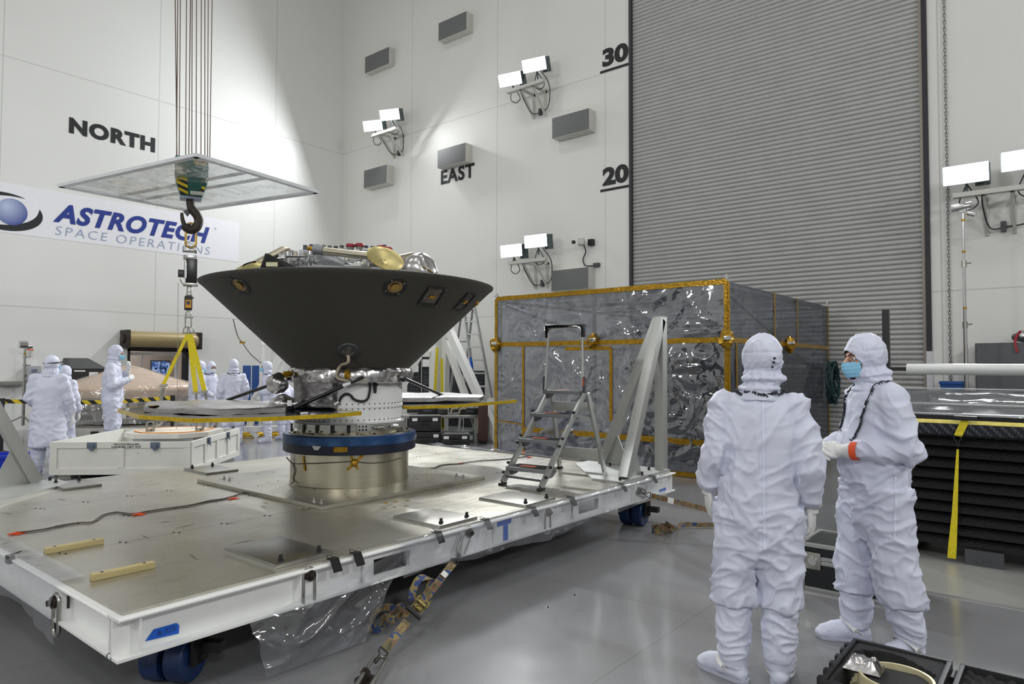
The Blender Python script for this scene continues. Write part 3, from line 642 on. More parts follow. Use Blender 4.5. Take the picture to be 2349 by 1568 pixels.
# ---- taped cables on the deck
M_CABLE = mat('grey_brown_cable', (92, 84, 74), .6, var=.1)
def cable(pts, label, tags, two=True):
    t = thing('deck_cable', ZP(*pts[0][:2], DZT), label, 'cable', None); P = [ZP(a[0], a[1], DZT+.006) for a in pts]
    MB().tube(smooth_path(P, 5), .0045, 6).build('wire', M_CABLE, t)
    if two:
        r = random.Random(5); MB().tube(smooth_path([p+V((r.uniform(-.025, .025), r.uniform(-.025, .025), .004)) for p in P], 5), .004, 6).build('wire', M_CABLE, t)
    for px, py, a in tags:
        c = ZP(px, py, DZT+.012); b = MB(); b.box(c-Z*.004, (.022, .07, .006), rotz(a)); b.box(c-Z*.009+rotz(a) @ V((.02, .02, 0)), (.04, .06, .002), rotz(a+.2)); b.build('orange_tag', M_ORANGE, t)
CYA = V((14.57, -10.75, 0))
cable([(30, 1222), (60, 1219), (100, 1213), (140, 1207), (180, 1198), (215, 1196), (240, 1181), (265, 1175), (285, 1176), (300, 1180), (345, 1171), (400, 1163), (440, 1158), (480, 1150), (522, 1143), (556, 1129), (590, 1121), (625, 1121), (648, 1116), (664, 1108)], 'thin twisted cable with orange tags running across the deck to the pedestal', [(32, 1221, .3), (315, 1177, .3), (532, 1141, .3)])
cable([(932, 1076), (965, 1074), (990, 1074), (1015, 1067), (1050, 1063), (1090, 1057), (1130, 1055), (1180, 1051), (1222, 1044)], 'thin cable with orange tags running from the pedestal to behind the ladder', [(1054, 1061, .3), (1198, 1036, .6), (1212, 1047, .3)])
# ================================================================ pedestal under the spacecraft
MP0 = DZT+.001
mp = thing('mounting_plate', (14.46, -10.74, DZT), 'square aluminium mounting plate under the silver pedestal', 'plate')
MB().bb((13.49, -11.69, MP0), (15.44, -9.80, DZT+.032)).build('plate', M_DECK, mp, bevel=.003)
for i, (px, py) in enumerate(((720, 1149), (737, 1152), (1047, 1092), (1063, 1095), (514, 1098), (526, 1101))):
    c = ZP(px, py, DZT+.032); k = MB(); k.cyl(c, c+Z*.03, .008, n=8); k.cyl(c, c+Z*.008, .014, n=6); k.build('bolt', M_STEEL, mp)
k = MB(); r = random.Random(2)
for i in range(60):
    c = V((r.uniform(13.6, 15.35), r.uniform(-11.6, -9.9), DZT+.0323)); k.cyl(c, c+Z*.001, .008, n=8)
tag(k.build('bolt_holes', M_IRON, mp, smooth=0), kind='stuff')
for px, py in ((885, 1153), (935, 1148), (908, 1150), (1010, 1119)):
    c = ZP(px, py, DZT+.033); k = MB(); k.box(c, (.03, .035, .003), rotz(px)); k.build('gold_tape', M_GOLD, mp)
ax, ay = CYA.x, CYA.y
M_PED = mat('satin_pedestal_metal', (190, 184, 166), .30, .95, var=.06, vscale=3, stretch=(1, 1, 30))
ped = thing('pedestal', (ax, ay, DZT+.032), 'silver cylindrical pedestal with a blue ring carrying the spacecraft', 'pedestal')
b = MB(); z0 = DZT+.033
b.lathe([(.555, z0), (.545, z0+.004), (.545, .84), (.50, .84)], (ax, ay, 0), 96); b.build('base_cylinder', M_PED, ped)
M_BLUER = mat('blue_anodised_ring', (40, 78, 128), .35, .45, var=.08); M_NAVYR = mat('dark_blue_ring', (28, 34, 52), .4, .3, var=.08)
b = MB(); b.lathe([(.5, .905), (.612, .905), (.615, .91), (.615, .978), (.608, .986), (.48, .986)], (ax, ay, 0), 96, cap=False); b.build('blue_ring', M_BLUER, ped)
b = MB(); b.lathe([(.5, .826), (.606, .826), (.612, .832), (.612, .905), (.5, .905)], (ax, ay, 0), 96, cap=False); b.build('lower_ring', M_NAVYR, ped)
b = MB(); b.lathe([(.5, .986), (.56, .986), (.56, .996), (.485, .998), (.485, 1.075), (.45, 1.075)], (ax, ay, 0), 96, cap=False); b.build('adapter_ring', M_PED, ped)
for i in range(24):
    a = 2*PI*i/24; k = MB(); c = V((ax+.535*math.cos(a), ay+.535*math.sin(a), .996)); k.cyl(c, c+Z*.012, .012, n=8); k.build('ring_bolt', M_BLACK if i % 2 else M_STEEL, ped)
def CYL(px, py, rf):                # first point of the pixel ray inside radius rf(z) about the spacecraft axis
    d = ray(px, py); t = 3.5
    while t < 9:
        p = CAM+d*t
        if math.hypot(p.x-ax, p.y-ay) <= (rf(p.z) if callable(rf) else rf): return p
        t += .001
    return CAM+d*6.2
def cyl_patch(pts, r, t, m, name, parent):
    P = [CYL(px, py, r) for px, py in pts]; c = sum(P, V((0, 0, 0)))/len(P)
    out = V((c.x-ax, c.y-ay, 0)).normalized()
    return MB().plate([p+out*t for p in P], t).build(name, m, parent, smooth=0)
for q, nm in ((((695, 1045), (698, 1045), (702, 1080), (698, 1080)), 'gold_tape'), (((829, 1042), (835, 1045), (799, 1079), (794, 1075)), 'gold_tape'), (((802, 1048), (807, 1044), (824, 1075), (818, 1076)), 'gold_tape')): cyl_patch(q, .547, .003, M_GOLD, nm, ped)
cyl_patch(((766, 1025), (797, 1025), (797, 1036), (766, 1037)), .614, .003, M_GOLD, 'gold_tape', ped)
cyl_patch(((716, 1022), (737, 1023), (731, 1032), (722, 1032)), .614, .003, M_ALU, 'ring_key', ped)
b = MB()
P = [CYL(px, py, .552) for px, py in ((657, 1048), (672, 1062), (700, 1063), (740, 1062), (790, 1059), (812, 1058), (850, 1062), (890, 1058), (920, 1050))]
b.tube(smooth_path(P, 5), .005, 6); b.tube(smooth_path([CYL(px, py, .552) for px, py in ((671, 1062), (676, 1078), (672, 1095), (674, 1103))]+[ZP(664, 1112, DZT+.04)], 5), .005, 6); b.build('cable', M_CABLE, ped)
k = MB(); c = CYL(813, 1061, .56); k.ell(c, .035, 10, 6); k.build('tape_knot', M_GOLD, ped)
# ================================================================ spacecraft
M_SHELL = mat('dark_grey_backshell', (74, 72, 66), .75, var=.05, vscale=60, bump=.15, bscale=300)
M_CELL = mat('solar_cells', (34, 38, 52), .15, .2, var=.2, vscale=8, coat=.6)
M_SCW = mat('white_thermal_paint', (236, 236, 234), .5, var=.02)
RB, ZBOT, RT, ZTOP = .560, 1.598, 1.352, 2.350
def shell_r(z):
    return RB+(RT-RB)*(z-ZBOT)/(ZTOP-ZBOT) if ZBOT <= z <= ZTOP else -1
sc_ = thing('spacecraft', (ax, ay, 1.07), 'lander in its dark upturned conical backshell on the cruise stage, solar wings spread', 'spacecraft')
b = MB(); b.lathe([(.42, ZBOT-.012), (RB-.01, ZBOT-.012), (RB, ZBOT), (RT-.035, ZTOP-.035), (RT-.004, ZTOP-.012), (RT, ZTOP), (RT-.012, ZTOP+.006), (RT-.03, ZTOP-.004), (1.05, 2.10), (.55, 2.0)], (ax, ay, 0), 144, cap=False)
shell = b.build('backshell', M_SHELL, sc_, smooth=40)
sl = V((RT-RB, ZTOP-ZBOT)).normalized()
def cone_frame(px, py):
    p = CYL(px, py, shell_r); o = V((p.x-ax, p.y-ay, 0)).normalized(); n = (o*sl.y-Z*sl.x).normalized(); up = (o*sl.x+Z*sl.y).normalized(); return p, n, up, n.cross(up)*-1
for px, py in ((550, 653), (906, 657)):        # round thruster ports
    p, n, up, sd = cone_frame(px, py); Rm = Matrix((sd, up, n)).transposed()
    b = MB(); b.lathe([(.062, .001), (.062, .006), (.095, .006), (.098, .001)], p, 40, Rm, cap=False); f = b.build('thruster_port', M_BLACK, shell)
    b = MB(); b.lathe([(.062, .005), (.055, .003), (.045, .002), (.015, .001), (0, .001)], p, 32, Rm, cap=False); b.build('gold_liner', mat('gold_liner', (150, 126, 92), .3, .9, var=.3, vscale=20, bump=.8, bscale=25), shell)
    b = MB(); b.cyl(p+n*.002, p+n*.010, .022, .034, 20); b.build('nozzle', M_BRASS, shell)
    for j in range(4):
        a = j*PI/2+.6; c = p+sd*(.08*math.cos(a))+up*(.08*math.sin(a)); MB().cyl(c+n*.005, c+n*.010, .006, n=8).build('port_screw', M_STEEL, shell)
M_WINF = mat('window_foil', (120, 116, 112), .2, .9, var=.3, vscale=15, bump=1, bscale=20)
for q in (((983, 655), (1025, 659), (999, 701), (956, 696)), ((1073, 669), (1094, 672), (1060, 710), (1040, 706))):
    P = [cone_frame(*a) for a in q]; c = sum((a[0] for a in P), V((0, 0, 0)))/4; n = sum((a[1] for a in P), V((0, 0, 0))).normalized()
    o4 = [a[0]+n*.012 for a in P]; i4 = [c+n*.014+(a[0]-c)*.80 for a in P]; i5 = [c+n*.004+(a[0]-c)*.78 for a in P]
    b = MB(); b.add(o4+i4+i5+[v-n*.03 for v in o4], [(0, 1, 5, 4), (1, 2, 6, 5), (2, 3, 7, 6), (3, 0, 4, 7), (4, 5, 9, 8), (5, 6, 10, 9), (6, 7, 11, 10), (7, 4, 8, 11), (0, 1, 13, 12), (1, 2, 14, 13), (2, 3, 15, 14), (3, 0, 12, 15)]); b.build('window_frame', M_BLACK, shell, smooth=0)
    b = MB(); b.add([v+n*.003 for v in i5], [(0, 1, 2, 3)]); b.build('window_foil', M_WINF, shell, smooth=0)
    k = MB(); cc = c+n*.012; k.ell(cc-up*.01, (.04, .018, .008), 10, 6, Matrix((P[0][3], P[0][2], n)).transposed()); k.build('gold_patch', M_GOLD, shell)
    for a in P: MB().cyl(c+(a[0]-c)*.9+n*.011, c+(a[0]-c)*.9+n*.02, .006, n=8).build('frame_screw', M_STEEL, shell)
p, n, up, sd = cone_frame(799, 803); Rm = Matrix((sd, up, n)).transposed()
b = MB(); b.lathe([(.05, .0), (.05, .012), (.082, .012), (.088, 0)], p, 32, Rm, cap=False); b.build('connector_flange', M_DGREY, shell)
b = MB(); b.lathe([(.05, .01), (.045, .004), (0, .003)], p, 24, Rm, cap=False); b.build('connector_socket', M_STEEL, shell)
b = MB(); b.cyl(p+n*.005, p+n*.055-Z*.01, .022, n=16); b.build('connector_plug', M_STEEL, shell)
M_BEIGE = mat('beige_harness', (176, 164, 142), .7, var=.12, bump=.3, bscale=90)
hp = [p+n*.05, p+n*.06-Z*.06, CYL(782, 838, .62), CYL(772, 855, .615), CYL(776, 868, .60), CYL(800, 873, .58)]
MB().tube(smooth_path(hp, 6), .013, 8).build('harness', M_BEIGE, sc_)
k = MB(); r = random.Random(8)
for i in range(54):
    a = 2*PI*i/54; zz = ZBOT+.03+.02*(i % 3); rr = shell_r(zz); c = V((ax+rr*math.cos(a), ay+rr*math.sin(a), zz)); o = V((math.cos(a), math.sin(a), 0)); nn = o*sl.y-Z*sl.x; k.cyl(c-nn*.001, c+nn*.003, .009, n=8)
tag(k.build('shell_rivets', M_DGREY, shell, smooth=0), kind='stuff')
k = MB(); c = CYL(1093, 694, shell_r); k.ell(c, (.02, .02, .03), 8, 6); k.build('gold_tab', M_GOLD, shell)
# cruise stage
def foilwrap(a, zz):
    return mn.noise(V((math.cos(a)*5, math.sin(a)*5, zz*9)))*.03+mn.noise(V((math.cos(a)*14, math.sin(a)*14, zz*25)))*.014
def ringfn(u, v):
    a = u*2*PI; prof = [(.50, 1.44), (.565, 1.455), (.575, 1.50), (.575, 1.56), (.555, 1.585), (.5, 1.592)]; k = v*(len(prof)-1); i = min(int(k), len(prof)-2); f = k-i
    rr = prof[i][0]*(1-f)+prof[i+1][0]*f; zz = prof[i][1]*(1-f)+prof[i+1][1]*f; rr += foilwrap(round(a % (2*PI), 4), zz)*(1 if 0 < v < 1 else 0); return V((ax+rr*math.cos(a), ay+rr*math.sin(a), zz))
MB().grid(ringfn, 160, 14).build('foil_ring', M_FOIL, sc_, smooth=25)
b = MB(); b.lathe([(.40, 1.085), (.505, 1.085), (.508, 1.10), (.482, 1.11), (.482, 1.225), (.487, 1.228), (.487, 1.25), (.482, 1.253), (.482, 1.46)], (ax, ay, 0), 96, cap=False); core = b.build('cruise_stage_core', M_SCW, sc_)
k = MB()
for zz in (1.218, 1.262, 1.12):
    for i in range(60):
        a = 2*PI*i/60; c = V((ax+.483*math.cos(a), ay+.483*math.sin(a), zz)); o = V((math.cos(a), math.sin(a), 0)); k.cyl(c, c+o*.003, .006, n=6)
tag(k.build('rivets', M_IRON, core, smooth=0), kind='stuff')
b = MB(); b.lathe([(.47, 1.03), (.515, 1.03), (.515, 1.082), (.47, 1.082)], (ax, ay, 0), 96, cap=False); cb = b.build('clamp_band', M_ALU, sc_)
for px, py in ((670, 965), (698, 965), (728, 966), (763, 966), (800, 964)):
    c = CYL(px, py, .518); o = V((c.x-ax, c.y-ay, 0)).normalized(); k = MB(); k.box(V((c.x, c.y, 1.045))+o*.004, (.03, .012, .07), Matrix((Z.cross(o), o, Z)).transposed()); k.build('clamp_tab', M_BLACK, cb)
c = CYL(831, 967, .52); o = V((c.x-ax, c.y-ay, 0)).normalized(); s = Z.cross(o); Rm = Matrix((s, o, Z)).transposed()
k = MB(); k.box(V((c.x, c.y, 1.055))+o*.012, (.10, .03, .06), Rm); k.build('release_bracket', M_ALU, cb, bevel=.004)
k = MB()
for i in (-1, 0, 1):
    for j in (-1, 1): q = V((c.x, c.y, 1.055))+o*.026+s*(i*.03)+Z*(j*.015); k.cyl(q, q+o*.003, .009, n=10)
k.build('bracket_holes', M_BLACK, cb)
for px in (866, 900):
    c = CYL(px, 966, .52); o = V((c.x-ax, c.y-ay, 0)).normalized(); s = Z.cross(o); k = MB(); q = V((c.x, c.y, 1.055))+o*.02; k.cyl(q-s*.05, q+s*.05, .014, n=12); k.cyl(q-s*.025, q+s*.025, .02, n=12); k.build('release_bolt', M_STEEL, cb)
# foil covered box in front of the core
def fbox(u, v):
    px = 668+(768-668)*u; py = 857+(940-857)*v; c = CYL(px, py, .57); o = V((c.x-ax, c.y-ay, 0)).normalized(); e = min(u, 1-u, v, 1-v)
    return c+o*(-.09*(1-min(1, e*14))**2+mn.noise(V((u*3, v*3, 3)))*.010+mn.noise(V((u*10, v*9, 5)))*.003)
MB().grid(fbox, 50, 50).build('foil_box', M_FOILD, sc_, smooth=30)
c = DP(640, 880, 6.35); b = MB(); b.ell(c, (.085, .085, .085), 24, 16)
b.v = [v+(v-c).normalized()*(mn.noise(v*14)*.035+mn.noise(v*34)*.012) for v in b.v]; b.build('foil_canister', M_FOIL, sc_, smooth=30)
c = DP(650, 925, 6.3)
b = MB(); b.ell(c, (.13, .10, .075), 28, 18); b.v = [v+(v-c).normalized()*mn.noise(v*13)*.035 for v in b.v]; b.build('foil_bundle', M_FOIL, sc_, smooth=30)
k = MB(); c = CYL(659, 858, .62); k.ell(c, (.05, .05, .03), 12, 8); k.v = [v+V((0, 0, mn.noise(v*30)*.02)) for v in k.v]; k.build('gold_wrap', M_GOLD, sc_, smooth=30)
k = MB(); c = CYL(797, 858, .60); k.ell(c, (.03, .03, .045), 12, 8); k.v = [v+V((mn.noise(v*30)*.02, 0, 0)) for v in k.v]; k.build('gold_wrap', M_GOLD, sc_, smooth=30)
# black harness on the white core
M_HARN = mat('black_harness', (24, 25, 28), .6, var=.1, bump=.4, bscale=140)
for P in (((776, 926), (782, 912), (793, 903), (804, 906), (812, 915), (828, 920), (842, 916), (848, 900), (849, 882), (846, 876)), ((838, 874), (858, 873), (880, 872), (910, 872)), ((858, 876), (860, 898), (861, 898)), ((861, 898), (863, 884), (870, 875))):
    MB().tube(smooth_path([CYL(a, c2, .497) for a, c2 in P], 5), .011, 8).build('harness_loop', M_HARN, sc_)
k = MB(); k.tube([CYL(765, 928, .55), CYL(776, 922, .50)], .012, 8); k.build('harness_connector', M_SCW, sc_)
# solar wings
zw = 1.195
Lw = [(15.24, -11.16), (15.31, -11.55), (15.20, -12.05), (14.94, -12.44), (14.30, -12.55), (13.40, -12.36), (13.12, -12.02), (13.30, -11.5), (13.75, -11.12)]
Rw = [(14.95, -10.36), (15.12, -9.95), (15.09, -9.55), (14.98, -8.75), (14.55, -8.5), (13.95, -8.5), (13.4, -9.1), (13.5, -9.9), (14.0, -10.3)]
def wing(poly, slab, zs):
    b = MB(); b.prism(poly, zw+.004, zw+.022); w = b.build('solar_wing', M_CELL, sc_, smooth=0)
    e = MB(); n = len(poly); cx = sum(p[0] for p in poly)/n; cy = sum(p[1] for p in poly)/n
    for i in range(n):
        p, q = V((*poly[i], zw+.010)), V((*poly[(i+1) % n], zw+.010)); d = (q-p).normalized(); o = d.cross(Z); o = o if o.dot(p-V((cx, cy, zw))) > 0 else -o
        e.add([p+o*.006+Z*.014, q+o*.006+Z*.014, q+o*.006-Z*.018, p+o*.006-Z*.018, p+Z*.014, q+Z*.014, q-Z*.018, p-Z*.018], [(0, 1, 2, 3), (4, 5, 6, 7), (0, 1, 5, 4), (3, 2, 6, 7), (0, 3, 7, 4), (1, 2, 6, 5)])
    e.build('gold_edge', M_GOLDF, w, smooth=0)
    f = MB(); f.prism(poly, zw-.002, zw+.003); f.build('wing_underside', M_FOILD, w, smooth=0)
    P = [V((*a, 0)) for a in slab]; c = sum(P, V((0, 0, 0)))/len(P); g = MB(); N = 40
    def bd(t):
        k = t*len(P); i = int(k) % len(P); return P[i].lerp(P[(i+1) % len(P)], k-int(k))
    rings = [(1, zs), (1.0, zs+.012), (1.0, zs+.038), (.97, zs+.046), (.6, zs+.052), (.02, zs+.05)]; vs = []
    for s, z in rings:
        for i in range(N):
            q = c+(bd(i/N)-c)*s; q.z = z; q += V((mn.noise(q*9)*.006, mn.noise(q*9+V((5, 0, 0)))*.006, mn.noise(q*7+V((0, 7, 0)))*.012)); vs.append(q)
    g.add(vs, [(j*N+i, j*N+(i+1) % N, (j+1)*N+(i+1) % N, (j+1)*N+i) for j in range(len(rings)-1) for i in range(N)]+[tuple(range((len(rings)-1)*N, len(rings)*N)), tuple(range(N))])
    g.build('foil_cover', M_FOIL, sc_, smooth=30); return w
wl = wing(Lw, [(14.03, -12.41), (14.75, -12.23), (14.92, -11.64), (14.1, -11.28), (13.45, -11.45), (13.25, -12.05)], 1.222)
wr = wing(Rw, [(14.55, -10.2), (15.0, -9.4), (14.85, -9.15), (14.0, -8.85), (13.5, -9.5), (13.9, -10.2)], 1.235)
for px, py, s in ((343, 951, 1), (432, 940, 1), (642, 938, 1)): pass
k = MB(); c = DP(698, 944, 5.75); c.z = 1.225; k.box(c, (.03, .07, .014), rotz(.4)); k.build('edge_connector', M_SCW, wl, bevel=.004)
k = MB(); k.add([ZP(338, 929, 1.276), ZP(362, 927, 1.276), ZP(366, 929, 1.277), ZP(345, 931, 1.276)], [(0, 1, 2, 3)]); k.build('gold_tape', M_GOLD, wl, smooth=0)
M_ROD = mat('black_carbon_strut', (20, 20, 22), .3, .1, var=.05)
s1 = CYL(662, 868, .585); e1 = ZP(522, 917, 1.27); b = MB(); b.cyl(s1, e1, .016, n=12); b.build('strut', M_ROD, sc_)
s2 = CYL(834, 864, .585); e2 = ZP(676, 935, 1.24); b = MB(); b.cyl(s2, e2, .016, n=12); st = b.build('strut', M_ROD, sc_)
d = (e2-s2); b = MB(); b.cyl(s2+d*.19, s2+d*.30, .0185, n=12); b.build('strut_sleeve', M_SCW, st)
s3 = CYL(928, 868, .585); e3 = ZP(1030, 913, 1.24); b = MB(); b.cyl(s3, e3, .016, n=12); b.build('strut', M_ROD, sc_)
c = DP(664, 922, 5.95); b = MB(); b.cyl(c-Z*.03, c+Z*.015, .018, n=16); b.build('hinge_post', M_SCW, sc_)
# ---- stowed lander seen above the rim
lander = M_DGREY
b = MB(); b.lathe([(.30, 2.05), (1.02, 2.12), (1.05, 2.20), (.80, 2.45), (.62, 2.47)], (ax, ay, 0), 12); ld = b.build('lander_body', mat('lander_panel', (150, 152, 154), .4, .6, var=.1), sc_, smooth=0)
F2 = V((CAM.x-ax, CAM.y-ay, 0)).normalized(); S2 = Z.cross(F2)       # towards the aisle, and to the right of it
def LP(px, py, off):     # point of the pixel ray in the upright plane 'off' in front of the spacecraft axis
    d = ray(px, py); c = V((ax, ay, 0))+F2*off; return CAM+d*((c-CAM).dot(F2)/d.dot(F2))
def lbox(px0, py0, px1, py1, off, dep, m, name):
    a, c2 = LP(px0, py0, off), LP(px1, py1, off); cc = (a+c2)/2-F2*dep/2
    return MB().box(cc, (abs((c2-a).dot(S2)), dep, abs(a.z-c2.z)), Matrix((S2, F2, Z)).transposed()).build(name, m, sc_, bevel=.005)
M_LGREY = mat('light_grey_box', (172, 174, 178), .4, .4, var=.06)
lbox(686, 572, 742, 612, .30, .25, M_LGREY, 'electronics_box'); lbox(727, 586, 790, 622, .45, .2, mat('grey_bracket_plate', (158, 160, 164), .4, .5, var=.08), 'equipment_panel')
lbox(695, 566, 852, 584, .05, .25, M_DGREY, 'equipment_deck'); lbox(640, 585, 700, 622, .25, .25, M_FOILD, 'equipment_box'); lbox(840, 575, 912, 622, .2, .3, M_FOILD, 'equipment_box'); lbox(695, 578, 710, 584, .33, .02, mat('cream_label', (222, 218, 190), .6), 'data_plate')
k = MB(); r = random.Random(11)
for i in range(90):
    c = LP(r.uniform(640, 900), r.uniform(574, 614), r.uniform(.2, .42)); k.box(c, (r.uniform(.015, .05), r.uniform(.02, .05), r.uniform(.012, .04)), rotz(r.uniform(0, 3)))
tag(k.build('small_fittings', M_CHROME, sc_, smooth=0), kind='stuff')
k = MB()
for i in range(14):
    c = LP(700+i*14, 567-2*math.sin(i), .0); k.cyl(c, c+Z*.02, .02, n=8)
tag(k.build('deck_fasteners', M_DGREY, sc_), kind='stuff')
k = MB()
for px, py0, py1 in ((708, 570, 612), (718, 595, 612), (664, 577, 604), (678, 578, 592)): k.cyl(LP(px, py0, .40), LP(px, py1, .40), .012, n=10)
tag(k.build('support_posts', M_CHROME, sc_), kind='stuff')
# propellant pipe
MB().tube(smooth_path([LP(a, c2, .55) for a, c2 in ((648, 592), (660, 588), (700, 588), (715, 585), (742, 584), (764, 586), (780, 595), (795, 601), (812, 598), (832, 594))], 5), .011, 8).build('pipe', M_CHROME, sc_)
k = MB(); k.ell(LP(649, 592, .55), .03, 12, 8); k.build('pipe_end', M_CHROME, sc_)
# dark rectangular cover
P = [LP(596, 615, .85), LP(608, 581, .85), LP(614, 582, .85), LP(690, 618, .75), LP(690, 640, .75), LP(596, 640, .85)]
MB().plate(P, .02).build('dark_cover', M_BLACK, sc_, smooth=0)
P = [LP(610, 601, .875), LP(637, 601, .875), LP(637, 611, .875), LP(610, 611, .875)]; MB().plate(P, .002).build('cover_label', mat('cream_label_2', (222, 216, 178), .6), sc_, smooth=0)
# stowed legs and landing strut
M_LEG = mat('pale_gold_tube', (200, 192, 172), .25, .95, var=.05)
b = MB(); b.cyl(LP(573, 613, .35), LP(650, 573, .15), .036, n=16); b.cyl(LP(650, 573, .15), LP(662, 570, .12), .022, n=12); b.build('landing_leg', M_LEG, sc_)
b = MB(); b.lathe([(.0, .03), (.06, .02), (.13, 0), (.135, .006), (.06, .03)], LP(575, 612, .45), 32, frame_z(F2*.4-S2*.3+Z*.9), cap=False); b.build('foot_pad', mat('gold_foot_pad', (186, 176, 112), .3, .9, var=.06), sc_)
b = MB(); b.cyl(LP(742, 575, .62), LP(856, 588, .80), .034, n=18); tb = b.build('landing_leg', M_LEG, sc_)
b = MB(); b.cyl(LP(720, 571, .59), LP(742, 574, .62), .043, n=18); b.build('leg_end_cap', mat('grey_end_cap', (138, 142, 146), .5, .3), tb)
k = MB(); k.cyl(LP(707, 569, .56), LP(720, 571, .58), .02, n=12); k.build('leg_fitting', M_GOLD, tb)
dn = (F2*.72-S2*.22-Z*.02+Z*.62).normalized(); dn = (F2*.80+S2*(-.28)+Z*.34).normalized()
b = MB(); c = LP(883, 596, .98); b.lathe([(0, -.03), (.04, -.025), (.12, .0), (.150, .012), (.158, .02), (.158, .014), (.12, -.008), (.03, -.034)], c, 56, frame_z((F2*.66+S2*.26+Z*.70).normalized()), cap=False); dd = b.build('foot_pad', mat('gold_anodised_pad', (208, 194, 136), .38, .85, var=.03), sc_)
k = MB(); Rm = frame_z((F2*.66+S2*.26+Z*.70).normalized())
for i in range(6): q = c+Rm @ V((.035*math.cos(i), .035*math.sin(i), -.02)); k.cyl(q, q+Rm @ V((0, 0, .002)), .004, n=8)
k.build('pad_holes', M_IRON, dd)
b = MB(); b.cyl(LP(915, 594, .2), LP(945, 587, .1), .036, n=16); b.cyl(LP(945, 587, .1), LP(949, 587, .1), .028, n=12); b.build('landing_leg', M_LEG, sc_)
c = LP(962, 622, .30); b = MB(); b.ell(c, (.165, .165, .17), 32, 20); b.v = [v+(v-c).normalized()*mn.noise(v*10)*.012 for v in b.v]; b.build('foil_tank', M_FOIL, sc_, smooth=30)
k = MB(); k.ribbon([LP(968, 612, .49), LP(980, 617, .47), LP(993, 626, .44)], .012, S2); k.build('gold_tape', M_GOLD, sc_)
# thruster nozzles with red covers
for px, py in ((804, 562), (825, 561), (876, 566), (891, 570)):
    a = LP(px, py+4, .0); b = MB(); b.lathe([(.020, -.10), (.026, -.06), (.036, .0), (.032, .0)], a, 20, cap=False); b.lathe([(.018, -.09), (.03, -.16)], a, 16); nz = b.build('descent_thruster', M_STEEL, sc_)
    k = MB(); k.lathe([(.036, -.006), (.042, .0), (.042, .022), (.037, .028), (0, .028)], a, 20); k.build('red_cover', M_RED, nz)
# ================================================================ step ladder on the deck
M_LALU = mat('ladder_aluminium', (196, 198, 196), .35, .8, var=.05)
M_TREAD = mat('grey_tread_edge', (128, 130, 132), .45, .4, var=.06)
M_GRIP = mat('black_grip_tread', (38, 38, 40), .85, var=.2, vscale=40, bump=.4, bscale=200)
M_REDST = mat('red_orange_sticker', (196, 92, 64), .6, var=.3, vscale=60)
lad = thing('step_ladder', (15.93, -9.4, DZT), 'aluminium four step ladder with a tall handrail standing on the deck', 'ladder')
lx = lambda s, y: V((15.99-.105*(y+9.9)+s, y, 0))    # ladder runs along +y, drifting slightly in x
feet_y, top_y, top_z = -9.93, -9.08, 1.345
for s in (-.222, .222):
    a = lx(s, feet_y)+Z*(DZT+.02); c = lx(s*.98, top_y)+Z*top_z
    b = MB(); b.beam(a, c, .024, .062, side=X); r_ = b.build('front_rail', M_LALU, lad, bevel=.003)
    f = MB(); f.box(a-Z*.009, (.04, .09, .02), rotz(.1)); f.build('rubber_foot', M_RUB, r_, bevel=.004)
    a2 = lx(s*1.27, -8.75)+Z*(DZT+.02); c2 = lx(s*1.0, -9.02)+Z*(top_z-.01)
    b = MB(); b.beam(a2, c2, .024, .055, side=X); r2 = b.build('rear_leg', M_LALU, lad, bevel=.003)
    f = MB(); f.box(a2-Z*.009, (.04, .08, .02), rotz(.1)); f.build('rubber_foot', M_RUB, r2, bevel=.004)
    k = MB()
    for yy, zz in ((-9.80, .69), (-9.58, .93), (-9.36, 1.16), (-9.64, .865), (-9.88, .61)): p = lx(s+(.014 if s > 0 else -.014), yy)+Z*zz; k.cyl(p, p+X*(.022 if s > 0 else -.022), .013, n=10)
    tag(k.build('pivot_bolts', M_BLACK, r_), kind='stuff')
for i, (yf, zz, dep) in enumerate(((-9.88, .67, .24), (-9.66, .912, .22), (-9.44, 1.142, .21), (-9.21, 1.362, .22))):
    c = lx(0, yf+dep/2); b = MB(); b.box(c+Z*(zz-.018), (.415, dep, .036), rotz(.105)); t = b.build('tread', M_TREAD, lad, bevel=.006)
    g = MB(); g.box(c+Z*(zz+.001)+V((0, .0, 0)), (.385, dep-.035, .004), rotz(.105)); g.build('grip_pad', M_GRIP, t)
    k = MB(); k.box(c+Z*(zz+.004)-V((.02, .02, 0)), (.16, .08, .0015), rotz(.105)); k.build('sticker', M_REDST, t)
    for s in (-.207, .207):
        q = MB(); p = lx(s, yf+dep*.2); q.prism([(0, 0), (dep*.75, 0), (dep*.45, -.05), (dep*.1, -.06)], -.008, .008, Matrix.Translation(p+Z*(zz-.03)) @ Matrix(((0, 0, 1, 0), (1, 0, 0, 0), (0, 1, 0, 0), (0, 0, 0, 1)))); q.build('tread_bracket', M_TREAD, t, smooth=0)
c = lx(-.02, -9.205)+Z*1.345; k = MB(); k.box(c, (.10, .004, .026), rotz(.105)); k.build('front_label', M_REDST, lad)
b = MB(); b.cyl(lx(-.215, -9.885)+Z*.575, lx(.215, -9.885)+Z*.575, .010, n=10); b.build('spreader_bar', M_DGREY, lad)
for zz, h, yy in ((1.19, .09, -8.965), (.69, .12, -8.80)):
    b = MB(); b.box(lx(0, yy)+Z*zz, (.50 if zz > 1 else .55, .012, h), rotz(.105)); b.build('rear_brace', M_LALU, lad, bevel=.002)
for s in (-.235, .235):
    b = MB(); b.beam(lx(s, -9.36)+Z*1.14, lx(s*1.03, -9.02)+Z*1.08, .006, .03, side=X); b.build('spreader_link', M_LALU, lad, smooth=0)
